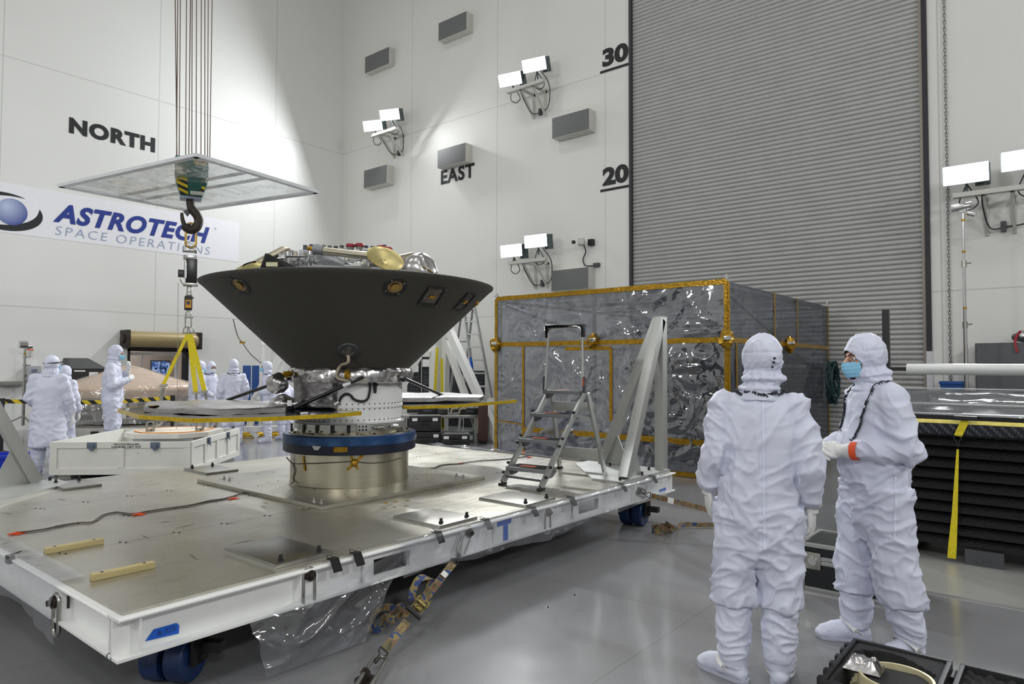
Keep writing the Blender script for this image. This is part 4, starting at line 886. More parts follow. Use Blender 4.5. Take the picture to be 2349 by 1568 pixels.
hl = [lx(-.235, -9.14)+Z*1.33, lx(-.22, -9.13)+Z*1.6, lx(-.205, -9.12)+Z*1.93]; 
q = [lx(-.235, -9.14)+Z*1.33, lx(-.21, -9.12)+Z*1.90]+[lx(-.21+.07*(1-math.cos(t)), -9.115)+Z*(1.93+.07*math.sin(t)) for t in (.3, .8, 1.2, PI/2)]
q += [lx(-s_, p.y) + Z*p.z for s_, p in [(((pp.x-lx(0, pp.y).x)), pp) for pp in q[::-1]]]
b = MB(); b.tube(q, .0135, 12); hr = b.build('handrail', M_CHROME, lad)
b = MB(); b.box(lx(0, -9.115)+Z*2.012, (.46, .035, .032), rotz(.105)); b.box(lx(-.222, -9.117)+Z*1.955, (.030, .04, .12), rotz(.105)); b.box(lx(.222, -9.117)+Z*1.955, (.030, .04, .12), rotz(.105)); b.build('handrail_grip', M_BLACKG, hr, bevel=.008)
for s in (-.245, .245):
    b = MB(); b.box(lx(s, -9.14)+Z*1.42, (.022, .03, .16), rotz(.105)); b.build('rail_socket', M_DGREY, lad, bevel=.003)
k = MB(); k.box(lx(.245, -9.158)+Z*1.45, (.018, .004, .07), rotz(.105)); k.build('warning_label', M_REDST, lad)
# ================================================================ tubular corner brackets
def corner_bracket(px, py, sx, sy, label, zt=2.13):
    t = thing('support_bracket', (px, py, DZT), label, 'bracket', 'welded support brackets')
    b = MB(); b.prism([(px+.07*sx, py+.07*sy), (px-.95*sx, py+.07*sy), (px-.95*sx, py-.20*sy), (px-.25*sx, py-.95*sy), (px+.07*sx, py-.95*sy)][::(1 if sx*sy > 0 else -1)], DZT+.0006, DZT+.024); b.build('base_plate', M_ALUP, t, smooth=0)
    top = V((px, py, zt))
    for nm, foot in (('post', V((px, py, DZT+.024))), ('brace', V((px, py-.76*sy, DZT+.024))), ('brace', V((px-.72*sx, py, DZT+.024)))):
        b = MB(); tp = top if nm == 'post' else top+(foot-V((px, py, foot.z)))*.03-Z*.03
        b.beam(foot, tp, .10, .10, side=X if abs(foot.x-px) < .1 else Y); b.build(nm, M_ALUP, t, bevel=.004)
        if nm == 'brace':
            d = (V((px, py, foot.z))-foot).normalized(); s = Z.cross(d); g = MB(); p0 = foot+d*.04
            g.plate([p0, p0+d*.30, p0+d*.12+Z*.40], .010); g.build('gusset', M_ALUP, t, smooth=0)
    b = MB(); b.box(top+Z*.004, (.11, .11, .008)); b.build('cap_plate', M_ALU, t)
    for dx, dy in ((-.08, .12), (-.55, .12), (.03, .45), (.03, .88)):
        k = MB(); c = V((px-(abs(dx))*sx*(1 if dx < 0 else -.6), py-dy*sy, DZT+.024)); k.cyl(c, c+Z*.03, .014, n=8); k.build('bolt', M_BLACK, t)
    return t
corner_bracket(16.53, -8.24, 1, 1, 'welded aluminium tripod bracket at the far right deck corner behind the ladder')
corner_bracket(12.48, -13.46, -1, -1, 'welded aluminium bracket leaning in at the left edge of the picture')
# ================================================================ camouflage ratchet straps
def camo_mat():
    M = mat('camouflage_webbing', (128, 118, 82), .8, var=0); nt = M.node_tree; b = nt.nodes['Principled BSDF']; N = nt.nodes.new; L = nt.links.new
    tc = N('ShaderNodeTexCoord'); n = N('ShaderNodeTexNoise'); n.inputs['Scale'].default_value = 16; n.inputs['Detail'].default_value = 2; n.inputs['Distortion'].default_value = .8; L(tc.outputs['Object'], n.inputs[0])
    r = N('ShaderNodeValToRGB'); r.color_ramp.interpolation = 'CONSTANT'; e = r.color_ramp.elements
    e[0].color = (*lin((58, 74, 122)), 1); e[0].position = 0; e[1].color = (*lin((142, 128, 84)), 1); e[1].position = .42
    for p, c in ((.52, (128, 96, 78)), (.60, (112, 106, 72)), (.68, (84, 76, 58))): x = e.new(p); x.color = (*lin(c), 1)
    L(n.outputs['Fac'], r.inputs[0]); L(r.outputs[0], b.inputs['Base Color'])
    w = N('ShaderNodeTexWave'); w.inputs['Scale'].default_value = 150; L(tc.outputs['Object'], w.inputs[0]); bp = N('ShaderNodeBump'); bp.inputs['Strength'].default_value = .3; bp.inputs['Distance'].default_value = .002; L(w.outputs['Fac'], bp.inputs['Height']); L(bp.outputs['Normal'], b.inputs['Normal']); return M
M_CAMO = camo_mat()
M_LABEL = mat('white_label', (232, 232, 228), .6, var=.02)
def jhook(parent, p, d, side, nm='strap_hook'):
    n = d.cross(side).normalized(); b = MB()
    for s in (-1, 1):
        b.tube(smooth_path([p-d*.0+side*(.024*s), p+d*.02+side*(.026*s), p+d*.045+side*.008*s, p+d*.075+side*.007*s+n*.004, p+d*.085+side*.006*s+n*.022, p+d*.07+side*.006*s+n*.034], 4), .0048, 7)
    b.cyl(p-side*.028, p+side*.028, .0048, n=7); return b.build(nm, M_BLACK, parent)
# front strap: from the second link down to the floor ring
top = T2; fl = ZP(868, 1508, .055); d = (fl-top).normalized(); sd = d.cross(V((CAM-fl))).normalized()
st = thing('ratchet_strap', ZP(905, 1450, 0), 'camouflage ratchet strap running from the platform down to the floor ring', 'strap')
L_ = (fl-top).length
rat = XP(0, 0, 16) if False else None
def on(f): return top.lerp(fl, f)
jhook(st, on(.09), -d, sd); jhook(st, on(.94), d, sd)
b = MB(); b.ribbon([on(.085+.43*i/16) for i in range(17)], .05, sd, .003); b.build('webbing', M_CAMO, st)
b = MB(); b.ribbon([on(.70+.24*i/8) for i in range(9)], .05, sd, .003); b.build('webbing', M_CAMO, st)
nn = d.cross(sd).normalized(); nn = nn if nn.dot(CAM-fl) > 0 else -nn
c = on(.55); Rr = Matrix((sd, d, nn)).transposed()
M_ZINC = mat('zinc_yellow_ratchet', (178, 162, 96), .3, .8, var=.2)
b = MB()
for s in (-1, 1): b.box(c+sd*(.036*s)+nn*.012+d*.02, (.004, .16, .035), Rr); b.cyl(c+sd*(.034*s)+nn*.025, c+sd*(.042*s)+nn*.025, .026, n=10)
b.cyl(c-sd*.04+nn*.02, c+sd*.04+nn*.02, .012, n=12); b.box(c+d*.035+nn*.012, (.07, .03, .006), Rr); b.cyl(c-sd*.036-d*.05+nn*.01, c+sd*.036-d*.05+nn*.01, .008, n=8); rb = b.build('ratchet', M_ZINC, st)
c2 = c+d*.115+nn*.03; b = MB()
for s in (-1, 1): b.box(c+sd*(.03*s)+d*.06+nn*.035, (.004, .12, .02), Rr)
b.cyl(c2-sd*.052, c2+sd*.052, .014, n=14); b.build('ratchet_handle', M_BLACK, rb)
b = MB(); l0 = on(.205); b.ribbon([l0+nn*.003, l0+d*.03+nn*.006, l0+d*.06+nn*.012, l0+d*.075+nn*.022+sd*.01], .04, sd, .001); b.build('strap_label', M_LABEL, st)
# loose end: loops beside the ratchet
lp = smooth_path([c+nn*.01-d*.02, c-d*.10+nn*.05+sd*.02, c-d*.12+nn*.10+sd*.05, c-d*.04+nn*.115+sd*.10, c+d*.02+nn*.06+sd*.085, c+d*.03+nn*.02+sd*.05], 6)
b = MB(); b.ribbon(lp, .045, [sd.lerp(d, .25)]*len(lp), .003); b.build('loose_loop', M_CAMO, st)
g = ZP(895, 1440, .02); gp = [c-sd*.02+nn*.015, V((c.x-.03, c.y-.10, .14)), ZP(905, 1395, .10), ZP(882, 1392, .13), ZP(862, 1402, .13), ZP(850, 1425, .08), ZP(855, 1441, .035), ZP(872, 1440, .05), ZP(884, 1415, .11), ZP(905, 1420, .12), ZP(925, 1400, .13), ZP(915, 1392, .13), ZP(897, 1412, .09), ZP(880, 1432, .03)]
lp2 = smooth_path(gp, 6); b = MB(); b.ribbon(lp2, .045, [V((.25, .1, 1))]*len(lp2), .003); b.build('loose_tail', M_CAMO, st)
# floor ring
t = thing('floor_ring', ZP(838, 1565, 0), 'steel oblong tie down ring bolted to the floor at the end of the strap', 'ring')
a, e_ = ZP(872, 1510, .05), ZP(828, 1580, .045); dd = (e_-a).normalized(); s2 = dd.cross(V((0, 0, 1))).normalized()
b = MB(); b.tube(oval(a.lerp(e_, .5), dd, s2, (e_-a).length*.56, .036), .0105, 10, True); b.build('ring_link', M_STEEL, t)
c = ZP(838, 1562, 0); b = MB(); b.cyl(c+Z*.0005, c+Z*.012, .055, n=20); b.cyl(c+Z*.012, c+Z*.05, .026, n=16); b.cyl(c+Z*.05, c+Z*.066, .016, n=6); b.build('ring_pivot', M_IRON, t)
# right strap: leaves the far corner link towards the right
a = T4; e_ = V((18.05, -8.42, .12)); d = (e_-a).normalized(); sd = d.cross(Z).cross(d).normalized()
st = thing('ratchet_strap', (17.3, -8.7, 0), 'camouflage strap from the far platform corner, with a crumpled tail on the floor', 'strap')
jhook(st, a+d*.05, -d, sd)
P = [a.lerp(e_, .04+.96*i/20) for i in range(21)]
b = MB(); b.ribbon(P, .05, sd, .003); b.build('webbing', M_CAMO, st)
p = a.lerp(e_, .15); b = MB(); b.ribbon([p+d*x-d.cross(sd)*(-.004 if d.cross(sd).dot(CAM-p) > 0 else .004) for x in (0, .03, .06)], .055, sd, .001); b.build('strap_label', M_LABEL, st)
tp = [ZP(*a_) for a_ in ((1640, 1203, .03), (1600, 1203, .03), (1562, 1203, .04), (1552, 1212, .05), (1545, 1210, .10), (1530, 1200, .11), (1526, 1211, .05), (1540, 1218, .03), (1534, 1206, .07), (1515, 1206, .08), (1500, 1208, .06), (1496, 1216, .03), (1512, 1221, .03), (1530, 1219, .04), (1520, 1210, .08), (1506, 1214, .05))]
lp = smooth_path(tp, 7); b = MB(); b.ribbon(lp, .045, [V((.3*math.sin(i*.35), .2*math.cos(i*.3), 1)) for i in range(len(lp))], .003); b.build('loose_tail', M_CAMO, st)
# ================================================================ overhead crane block and rigging
HD = 12.35
HX = DP(436, 600, HD); hx, hy = HX.x, HX.y
def hz(py): return HZ(py, hx, hy, 436)
def HP(px, py): d = ray(px, py); w = V((hx, hy, 0))-CAM; F3 = V((w.x, w.y, 0)).normalized(); return CAM+d*(w.dot(F3)/d.dot(F3))
F3 = V((hx-CAM.x, hy-CAM.y, 0)).normalized(); S3 = F3.cross(Z)
RC = Matrix((S3, F3, Z)).transposed()
zp_ = hz(417)
cr = thing('crane_hook_block', (hx, hy, hz(505)), 'green overhead crane hook block with a film covered drip pan hanging on wire ropes', 'crane hook')
M_GREEN = mat('green_crane_paint', (30, 92, 82), .4, var=.08)
b = MB(); b.box((hx, hy, (hz(366)+hz(415))/2), (.50, .40, hz(366)-hz(415)), RC); b.build('sheave_housing', M_GREEN, cr, bevel=.04)
c = V((hx, hy, 0)); z1, z2 = hz(416), hz(456)
P1 = [(-.24, -.18), (.24, -.18), (.24, .18), (-.24, .18)]; P2 = [(-.15, -.13), (.15, -.13), (.15, .13), (-.15, .13)]
b = MB(); b.add([c+RC @ V((x, y, z1)) for x, y in P1]+[c+RC @ V((x, y, z2)) for x, y in P2], [(0, 1, 2, 3), (4, 5, 6, 7)]+[(i, (i+1) % 4, 4+(i+1) % 4, 4+i) for i in range(4)]); lb = b.build('lower_block', M_GREEN, cr, bevel=.01)
M_HZB = stripes('hazard_stripes_block', (24, 22, 20), (232, 202, 42), 13.0, .75, (0, 2))
def face(x0, x1, f0, f1, m, nm):     # band on the block face towards the aisle
    def pt(x, f):
        z = z1+(z2-z1)*f; k = .24+(.15-.24)*f; y = -(.18+(.13-.18)*f)-.006; return c+RC @ V((x*k, y, z))
    MB().plate([pt(x0, f0), pt(x1, f0), pt(x1, f1), pt(x0, f1)], .004).build(nm, m, lb, smooth=0)
face(-1, -.28, .0, .88, M_HZB, 'hazard_band'); face(.72, 1, .35, .9, M_HZB, 'hazard_band')
b = MB(); b.box(c+RC @ V((.08, -.17, hz(447))), (.20, .05, .06), RC); b.build('pale_patch', mat('crumpled_white_tape', (216, 216, 206), .6, bump=.6, bscale=40), lb, bevel=.015)
b = MB(); b.box(c+RC @ V((-.01, -.0, hz(456))), (.32, .28, .025), RC); b.build('block_rim', mat('pale_blue_rim', (176, 182, 204), .5), lb, bevel=.005)
q = c+RC @ V((.12, -.204, hz(376))); b = MB(); b.box(q, (.17, .006, .10), RC); yl = b.build('maker_plate', mat('yellow_plate', (214, 184, 40), .5), cr)
text_mb('P&H', q+RC @ V((-.07, -.005, -.032)), S3, Z, .14, .064, .02).build('maker_lettering', M_INK, cr, smooth=0)
# drip pan
q4 = [ZP(*a_, zp_) for a_ in ((140, 426), (450, 357), (725, 440), (435, 482))]
x0 = (q4[0].x+q4[3].x)/2; x1 = (q4[1].x+q4[2].x)/2; y0 = (q4[0].y+q4[1].y)/2; y1 = (q4[2].y+q4[3].y)/2
ang = math.atan2((q4[1]-q4[0]).y, (q4[1]-q4[0]).x)
M_PANF = mat('white_film_edge', (226, 228, 230), .3, var=.05, bump=.5, bscale=12)
b = MB()
for i in range(4):
    p, q = q4[i], q4[(i+1) % 4]; b.beam(p, q, .10, .05, side=(Z.cross(q-p)).normalized(), ext=.05)
b.build('pan_frame', M_PANF, cr)
M_PANS = film('pan_film', (.90, .93, .92), .90, .32, .22, hcol=(214, 218, 216), rough=.14, bump=.9, bscale=1.6)
def pan(u, v):
    p = q4[0].lerp(q4[1], u).lerp(q4[3].lerp(q4[2], u), v); e = min(u, 1-u, v, 1-v); return p+Z*(-.01-.07*min(1, e*6)*(.5+mn.noise(V((u*3, v*3, 0))))+.012*mn.noise(V((u*14, v*14, 3))))
MB().grid(pan, 50, 40).build('pan_film', M_PANS, cr, smooth=180)
b = MB()
for f in (.42, .58): b.beam(q4[0].lerp(q4[3], f)+Z*.02, q4[1].lerp(q4[2], f)+Z*.02, .04, .04)
b.build('pan_struts', M_ALU, cr)
M_ROPE = mat('wire_rope', (104, 88, 78), .6, .3, var=.2, vscale=60)
for px0, px1 in ((402, 406), (408, 405), (414, 411), (428, 426), (437, 433), (441, 440), (451, 450), (462, 461), (470, 470), (478, 476), (487, 481)):
    a = HP(px1, 372); q = HP(px0, 0); q = a+(q-a)*(((RZ-.02)-a.z)/(q.z-a.z)); MB().tube([a, q], .0085, 6).build('wire_rope', M_ROPE, cr)
# hook
hk = [HP(436, 456), HP(437, 470), HP(441, 480), HP(452, 494), HP(456, 508), HP(450, 522), HP(438, 527), HP(426, 520), HP(419, 504), HP(417, 488)]
b = MB(); hp = smooth_path(hk, 6); n = len(hp); b.tube(hp, [.062*(1 if i < n*.1 else min(1.15, .8+.55*math.sin(PI*i/n))) if i < n*.8 else .062*max(.35, 1.3*(1-(i/n-.3)*1.05)) for i in range(n)], 14); b.build('hook', M_IRON, cr)
k = MB(); k.plate([HP(420, 485), HP(432, 480), HP(436, 490), HP(430, 497)], .02); k.build('hook_latch', M_DGREY, cr, smooth=0)
# rigging chain
t = tag(MB().tube(oval(HP(438, 540), Z, S3, .20, .075), .020, 10, True).build('lifting_link', M_BRASS), 'gold coloured oblong lifting link hanging in the crane hook', 'link')
def shackle(px, py, s, label, name='shackle'):
    c = HP(px, py); t = thing(name, c, label, 'shackle', 'shackles of the rigging'); b = MB()
    b.tube(smooth_path([c+S3*-.055*s-Z*.06*s, c-S3*.06*s, c-S3*.045*s+Z*.05*s, c+Z*.075*s, c+S3*.045*s+Z*.05*s, c+S3*.06*s, c+S3*.055*s-Z*.06*s], 4), .014*s, 8); b.build('bow', M_STEEL, t)
    k = MB(); k.cyl(c-S3*.085*s-Z*.06*s, c+S3*.085*s-Z*.06*s, .016*s, n=10); k.cyl(c+S3*.07*s-Z*.06*s, c+S3*.10*s-Z*.06*s, .028*s, n=6); k.build('pin', M_STEEL, t); return t
shackle(434, 567, 1.15, 'steel shackle under the gold lifting link')
t = thing('load_positioner', HP(432, 655), 'black motorised load positioner box hanging on the crane rigging', 'load positioner')
a, e_ = HP(420, 588), HP(451, 650)
b = MB(); b.box((HP(439, 595)+HP(439, 650))/2, (.17, .18, abs(a.z-e_.z)*.92), RC); b.build('body', M_BLACKG, t, bevel=.01)
b = MB(); b.box(HP(436, 591), (.20, .20, .06), RC); b.build('top_plate', M_CHROME, t, bevel=.006)
b = MB(); b.box(HP(437, 653), (.22, .21, .04), RC); b.cyl(HP(440, 651), HP(440, 640), .05, n=12); b.build('bottom_plate', M_STEEL, t, bevel=.004)
b = MB(); b.box(HP(417, 628)-F3*.05, (.11, .10, .115), RC); cb_ = b.build('control_box', M_BLACK, t, bevel=.008)
b = MB(); b.box(HP(415, 627)-F3*.105, (.06, .006, .05), RC); b.build('display', M_DGREY, cb_)
b = MB(); b.cyl(HP(425, 600)-F3*.1, HP(425, 640)-F3*.1, .022, n=12); b.build('hand_pump', M_CHROME, t)
b = MB(); b.tube([HP(413, 640), HP(419, 652), HP(425, 652)], .008, 6); b.build('hose', M_STEEL, t)
tag(MB().tube(oval(HP(434, 667), Z, S3, .075, .03), .012, 8, True).build('lifting_link', M_STEEL), 'small steel link between the load positioner and the load cell', 'link')
t = thing('load_cell', HP(432, 712), 'black and orange load cell hanging below the load positioner', 'load cell')
b = MB(); b.box(HP(432, 695), (.12, .10, .24), RC); b.build('cell_body', M_BLACK, t, bevel=.03)
b = MB(); b.box(HP(432, 697)-F3*.052, (.085, .008, .13), RC); fo = b.build('orange_faceplate', mat('orange_faceplate', (226, 156, 40), .5), t)
b = MB(); b.box(HP(432, 695)-F3*.057, (.055, .004, .06), RC); b.build('display', M_DGREY, fo)
shackle(434, 677, .7, 'small steel shackle on top of the load cell')
shackle(432, 722, .7, 'small steel shackle under the load cell')
tag(MB().tube(oval(HP(432, 736), Z, S3, .105, .042), .012, 8, True).build('lifting_link', M_STEEL), 'steel oblong link above the yellow slings', 'link')
sk = [shackle(428, 757, .75, 'left steel shackle gathering the yellow slings'), shackle(437, 757, .75, 'right steel shackle gathering the yellow slings')]
top = HP(432, 765)
for pts, lab in (([(430, 766), (372, 885)], 'yellow web sling leading left from the shackles, front strand'), ([(431, 766), (376, 880)], 'yellow web sling leading left from the shackles, rear strand'), ([(434, 766), (449, 898)], 'yellow web sling hanging almost straight down'), ([(436, 766), (469, 895)], 'yellow web sling slanting to the right')):
    a = HP(*pts[0]); w = .075 if 'left' not in lab else .045
    off = {372: V((-.1, -.25, 0)), 376: V((-.2, -.1, 0)), 449: V((.3, .15, 0)), 469: V((-.15, .35, 0))}[pts[1][0]]
    e_ = DP(pts[1][0], pts[1][1], 12.4); dd = (e_-a).normalized(); sdv = S3.lerp(dd.cross(F3), .3)
    t = thing('lifting_sling', e_, lab, 'sling', 'yellow lifting slings'); b = MB(); b.ribbon([a.lerp(e_, i/10) for i in range(11)], w, S3, .012); b.build('webbing', M_YEL, t)
    q = DP(*{372: (361, 965), 376: (365, 962), 449: (457, 975), 469: (487, 968)}[pts[1][0]], 12.5)
    k = MB(); k.cyl(e_-S3*.06-Z*.02, e_+S3*.06-Z*.02, .02, n=8); k.tube([e_-Z*.03, q], .018, 8); k.tube(oval(q, Z, S3, .08, .045), .014, 8, True); k.build('sling_hook', M_STEEL, t)
tag(MB().tube([HP(409, 648), HP(405, 1000)], .004, 5).build('tag_line', mat('thin_tag_line', (150, 140, 130), .7)), 'thin tag line hanging from the load positioner', 'line')
# ================================================================ film tent
TX0, TX1, TY0, TY1, TZ = 11.92, 16.17, -5.52, -.42, 2.80
tent = thing('film_tent', ((TX0+TX1)/2, (TY0+TY1)/2, 0), 'large clean tent of shiny grey static film edged with gold tape', 'tent')
M_TUBE = mat('tent_frame_tube', (150, 152, 156), .4, .6, var=.05)
b = MB()
i_ = .05
cs = [(TX0+i_, TY0+i_), (TX1-i_, TY0+i_), (TX1-i_, TY1-i_), (TX0+i_, TY1-i_)]
for x, y in cs+[(13.95, TY0+i_), (13.95, TY1-i_)]: b.beam((x, y, 0.001), (x, y, TZ-.04), .05, .05)
for z in (TZ-.05, 1.98, .06):
    for j in range(4): b.beam((*cs[j], z), (*cs[(j+1) % 4], z), .05, .05)
b.beam((TX0+.1, TY0+.08, TZ-.1), (13.9, TY0+.08, 2.05), .05, .05); b.beam((TX1-.1, TY0+.08, TZ-.1), (14.0, TY0+.08, 2.05), .05, .05)
b.beam((TX1-.08, TY0+.1, TZ-.1), (TX1-.08, -3.0, 2.05), .05, .05)
b.beam((TX0+.1, TY1-.08, TZ-.1), (13.9, TY1-.08, 2.05), .05, .05)
for y in (-3.8, -2.1): b.beam((TX0+.05, y, TZ-.05), (TX1-.05, y, TZ-.05), .05, .05)
b.build('frame', M_TUBE, tent, smooth=0)
def crinkle(p, s=1.0):
    a = mn.noise(p*1.6); b_ = 1-abs(mn.noise(p*2.7+V((a*2, a, 3)))); c = 1-abs(mn.noise(p*6+V((a*2, 5, a*3))))
    return (a*.03+max(0, b_)**3*.030+max(0, c)**3*.006)*s
def star(u, v, c, r):
    d = V((u-c[0], v-c[1])); l = d.length; a = math.atan2(d.y, d.x); return math.exp(-(l/r)**2)*.03*abs(math.sin(a*6+mn.noise(V((a*2, l*3, 1)))*3))
def wall(name, o, e1, e2, n, m, stars=(), s=1.0, nu=90, nv=50):
    o, e1, e2, n = V(o), V(e1), V(e2), V(n); L1, L2 = e1.length, e2.length
    def f(u, v):
        e = min(u, 1-u, v, 1-v)*8; k = min(1, e); h = crinkle(V((u*L1+o.x, v*L2+o.z, o.y)), s)-.02
        for cu, cv, r in stars: h += star(u*L1, v*L2, (cu*L1, cv*L2), r)
        return o+e1*u+e2*v+n*(h*k)
    return MB().grid(f, nu, nv).build(name, m, tent, smooth=180)
ZM = 1.98
wall('front_panel', (TX0, TY0, ZM), (13.95-TX0, 0, 0), (0, 0, TZ-ZM), (0, -1, 0), M_TENT, [(.5, .0, .5)], 1, 60, 30)
wall('front_panel', (13.95, TY0, ZM), (TX1-13.95, 0, 0), (0, 0, TZ-ZM), (0, -1, 0), M_TENT, [(.3, .6, .5), (.9, .2, .5)], 1, 60, 30)
wall('front_panel', (TX0, TY0, .01), (.62, 0, 0), (0, 0, ZM-.01), (0, -1, 0), M_TENT, [(.55, .65, .4)], 1, 30, 60)
wall('front_panel', (TX0+.62, TY0, .01), (1.75, 0, 0), (0, 0, ZM-.01), (0, -1, 0), M_TENT, [(.3, .95, .7), (.75, .65, .5), (.5, .3, .4)], 1.2, 60, 60)
wall('front_panel', (TX0+2.37, TY0, .01), (TX1-TX0-2.37, 0, 0), (0, 0, ZM-.01), (0, -1, 0), M_TENT, [(.5, .75, .6), (.75, .4, .7), (.2, .5, .5)], 1.2, 70, 60)
wall('side_panel', (TX1, TY0, ZM), (0, TY1-TY0, 0), (0, 0, TZ-ZM), (1, 0, 0), M_TENTS, [], .8, 80, 24)
wall('side_panel', (TX1, TY0, .01), (0, TY1-TY0, 0), (0, 0, ZM-.01), (1, 0, 0), M_TENTS, [], .8, 80, 40)
wall('side_panel', (TX0, TY1, .01), (0, TY0-TY1, 0), (0, 0, TZ-.01), (-1, 0, 0), M_TENTS, [], .8, 50, 30)
wall('back_panel', (TX1, TY1, .01), (TX0-TX1, 0, 0), (0, 0, TZ-.01), (0, 1, 0), M_TENT, [], .8, 50, 30)
wall('roof_panel', (TX0, TY0, TZ), (TX1-TX0, 0, 0), (0, TY1-TY0, 0), (0, 0, -1), M_TENT, [], .8, 50, 50)
def gtape(p, q, w, side, nm='gold_tape'):
    p, q, side = V(p), V(q), V(side); n = 40; d = (q-p); b = MB(); nn = d.cross(side).normalized()
    b.ribbon([p+d*i/n+nn*(.003*mn.noise(V((i*.9, p.x, p.z)))) + side*(.006*mn.noise(V((i*.7, p.y, 2)))) for i in range(n+1)], w, side, .006); return b.build(nm, M_GOLD, tent, smooth=20)
yf = TY0-.012; xr = TX1+.012
gtape((TX0, yf, TZ), (TX1, yf, TZ), .075, Z); gtape((TX0, yf, ZM), (TX1, yf, ZM), .075, Z); gtape((TX0, yf, 0), (TX0, yf, TZ), .06, X); gtape((TX1, yf, 0), (TX1, yf, TZ), .085, X)
gtape((TX0+.62, yf, .02), (TX0+.62, yf, ZM), .045, X); gtape((TX0+2.37, yf, .75), (TX0+2.37, yf, ZM-.1), .055, X); gtape((TX0+1.5, yf, ZM-.09), (TX0+2.37, yf, ZM-.09), .06, Z)
zl = YP(1560, 1012, yf).z; gtape((TX0+.62, yf, zl+.0), (TX1, yf, zl), .085, Z); gtape((TX0, yf, zl+.12), (TX0+.62, yf, zl+.08), .02, Z); gtape((TX0, yf, .04), (TX1, yf, .04), .07, Z)
gtape((xr, TY0, ZM), (xr, TY1, ZM), .075, Z); gtape((xr, TY0, 0), (xr, TY0, TZ), .06, Y); gtape((xr, TY1, 0), (xr, TY1, TZ), .075, Y)
for px in (1777, 1829): y = XP(px, 700, xr).y; gtape((xr, y, ZM), (xr, y, TZ), .05, Y)
y = XP(1690, 800, xr).y; gtape((xr, y, 0), (xr, y, ZM), .05, Y)
def knot(c, s):
    b = MB(); b.ell(c, (.08*s, .08*s, .12*s), 14, 10); c = V(c); b.v = [v+(v-c).normalized()*(mn.noise(v*22)*.05*s) for v in b.v]; b.build('gold_knot', M_GOLD, tent, smooth=20)
    k = MB(); k.box(V(c)+V((.04, -.07, .02)), (.10, .05, .05), rotz(.4)); k.build('film_clamp', M_CHROME, tent, bevel=.006)
knot((TX0, yf-.02, ZM), 1.1); knot((13.97, yf-.02, ZM+.02), 1.0); knot((TX1, yf-.02, ZM), 1.15)
p = XP(1812, 790, xr+.04); knot((p.x, p.y, ZM), 1.1)
for x, y in ((TX0, TY0), (TX1, TY0), (TX1, TY1)):
    k = MB(); k.cyl((x, y, TZ+.03), (x, y, TZ+.10), .02, n=8); k.cyl((x-.05, y, TZ+.05), (x+.05, y, TZ+.05), .012, n=6); k.build('corner_fitting', M_CHROME, tent)
# dark mass added inside the tent to darken its lower part, then the tote
t = thing('dark_filler', (14.9, -2.9, 0), 'dark draped mass added inside the film tent to darken its lower part', 'dark mass')
def dm(u, v):
    a = u*2*PI; sq = 1/max(abs(math.cos(a)), abs(math.sin(a)))**.8; r = (1.1-.1*v)*sq; zz = 1.7*min(1, v*1.25); k = 1 if v < .8 else (1-v)/.2
    return V((14.75+r*.95*k*math.cos(a)+.04*math.sin(a*9), -2.9+r*k*math.sin(a)+.04*math.cos(a*11), zz+.03*math.sin(a*7)*(v > .1)))
MB().grid(dm, 72, 20).build('drape', mat('navy_filler', (34, 38, 52), .6, var=.1), t, smooth=60)
MB().bb((14.0, -3.7, .01), (15.5, -2.1, .3)).build('plinth', M_BLACK, t)
def tote(c, s, rz, label, m, group=None):
    t = thing('storage_tote', c, label, 'bin', group, rz); b = MB(); w, d, h = s; tp = .9
    P = [(-w/2*tp, -d/2*tp, 0), (w/2*tp, -d/2*tp, 0), (w/2*tp, d/2*tp, 0), (-w/2*tp, d/2*tp, 0), (-w/2, -d/2, h), (w/2, -d/2, h), (w/2, d/2, h), (-w/2, d/2, h)]
    I = [(x*.92, y*.92, z if z else .02) for x, y, z in P]
    b.add(P+I, [(0, 1, 2, 3), (0, 1, 5, 4), (1, 2, 6, 5), (2, 3, 7, 6), (3, 0, 4, 7), (8, 9, 10, 11), (8, 9, 13, 12), (9, 10, 14, 13), (10, 11, 15, 14), (11, 8, 12, 15), (4, 5, 13, 12), (5, 6, 14, 13), (6, 7, 15, 14), (7, 4, 12, 15)])
    b.build('tub', m, t, smooth=0, local=True)
    r = MB(); r.box((0, -d/2-.006, h-.025), (w, .02, .05)); r.box((0, d/2+.006, h-.025), (w, .02, .05)); r.box((-w/2-.006, 0, h-.025), (.02, d, .05)); r.box((w/2+.006, 0, h-.025), (.02, d, .05)); r.build('rim', m, t, bevel=.004, local=True); return t
tote((12.55, -4.6, .0), (.75, .55, .85), .1, 'tall blue tote standing inside the film tent at its left end', mat('deep_blue_tote', (20, 44, 120), .5))
# green hose coil hung on the tent's far corner
t = thing('hose_coil', (TX1+.10, -.62, .95), 'dark green hose coil hanging at the far corner of the film tent', 'hose')
M_HOSE = mat('dark_green_hose', (24, 58, 62), .5, var=.1)
pc = XP(1912, 880, TX1+.35)
b = MB(); r = random.Random(4); pts = []
for i in range(140):
    a = i*2*PI/20; R_ = .30+.03*math.sin(i*.5); pts.append(V((TX1+.16+.06*math.sin(i*.9), -.75+R_*.9*math.cos(a)+.01*i/20, 1.3+R_*1.25*math.sin(a))))
b.tube(pts, .016, 6); b.build('hose', M_HOSE, t); k = MB(); k.tube([(TX1+.16, -.75, 1.66), (TX1+.05, -.75, 1.75), (TX1+.03, -.75, 1.72)], .012, 6); k.build('hanger', M_BLACK, t)
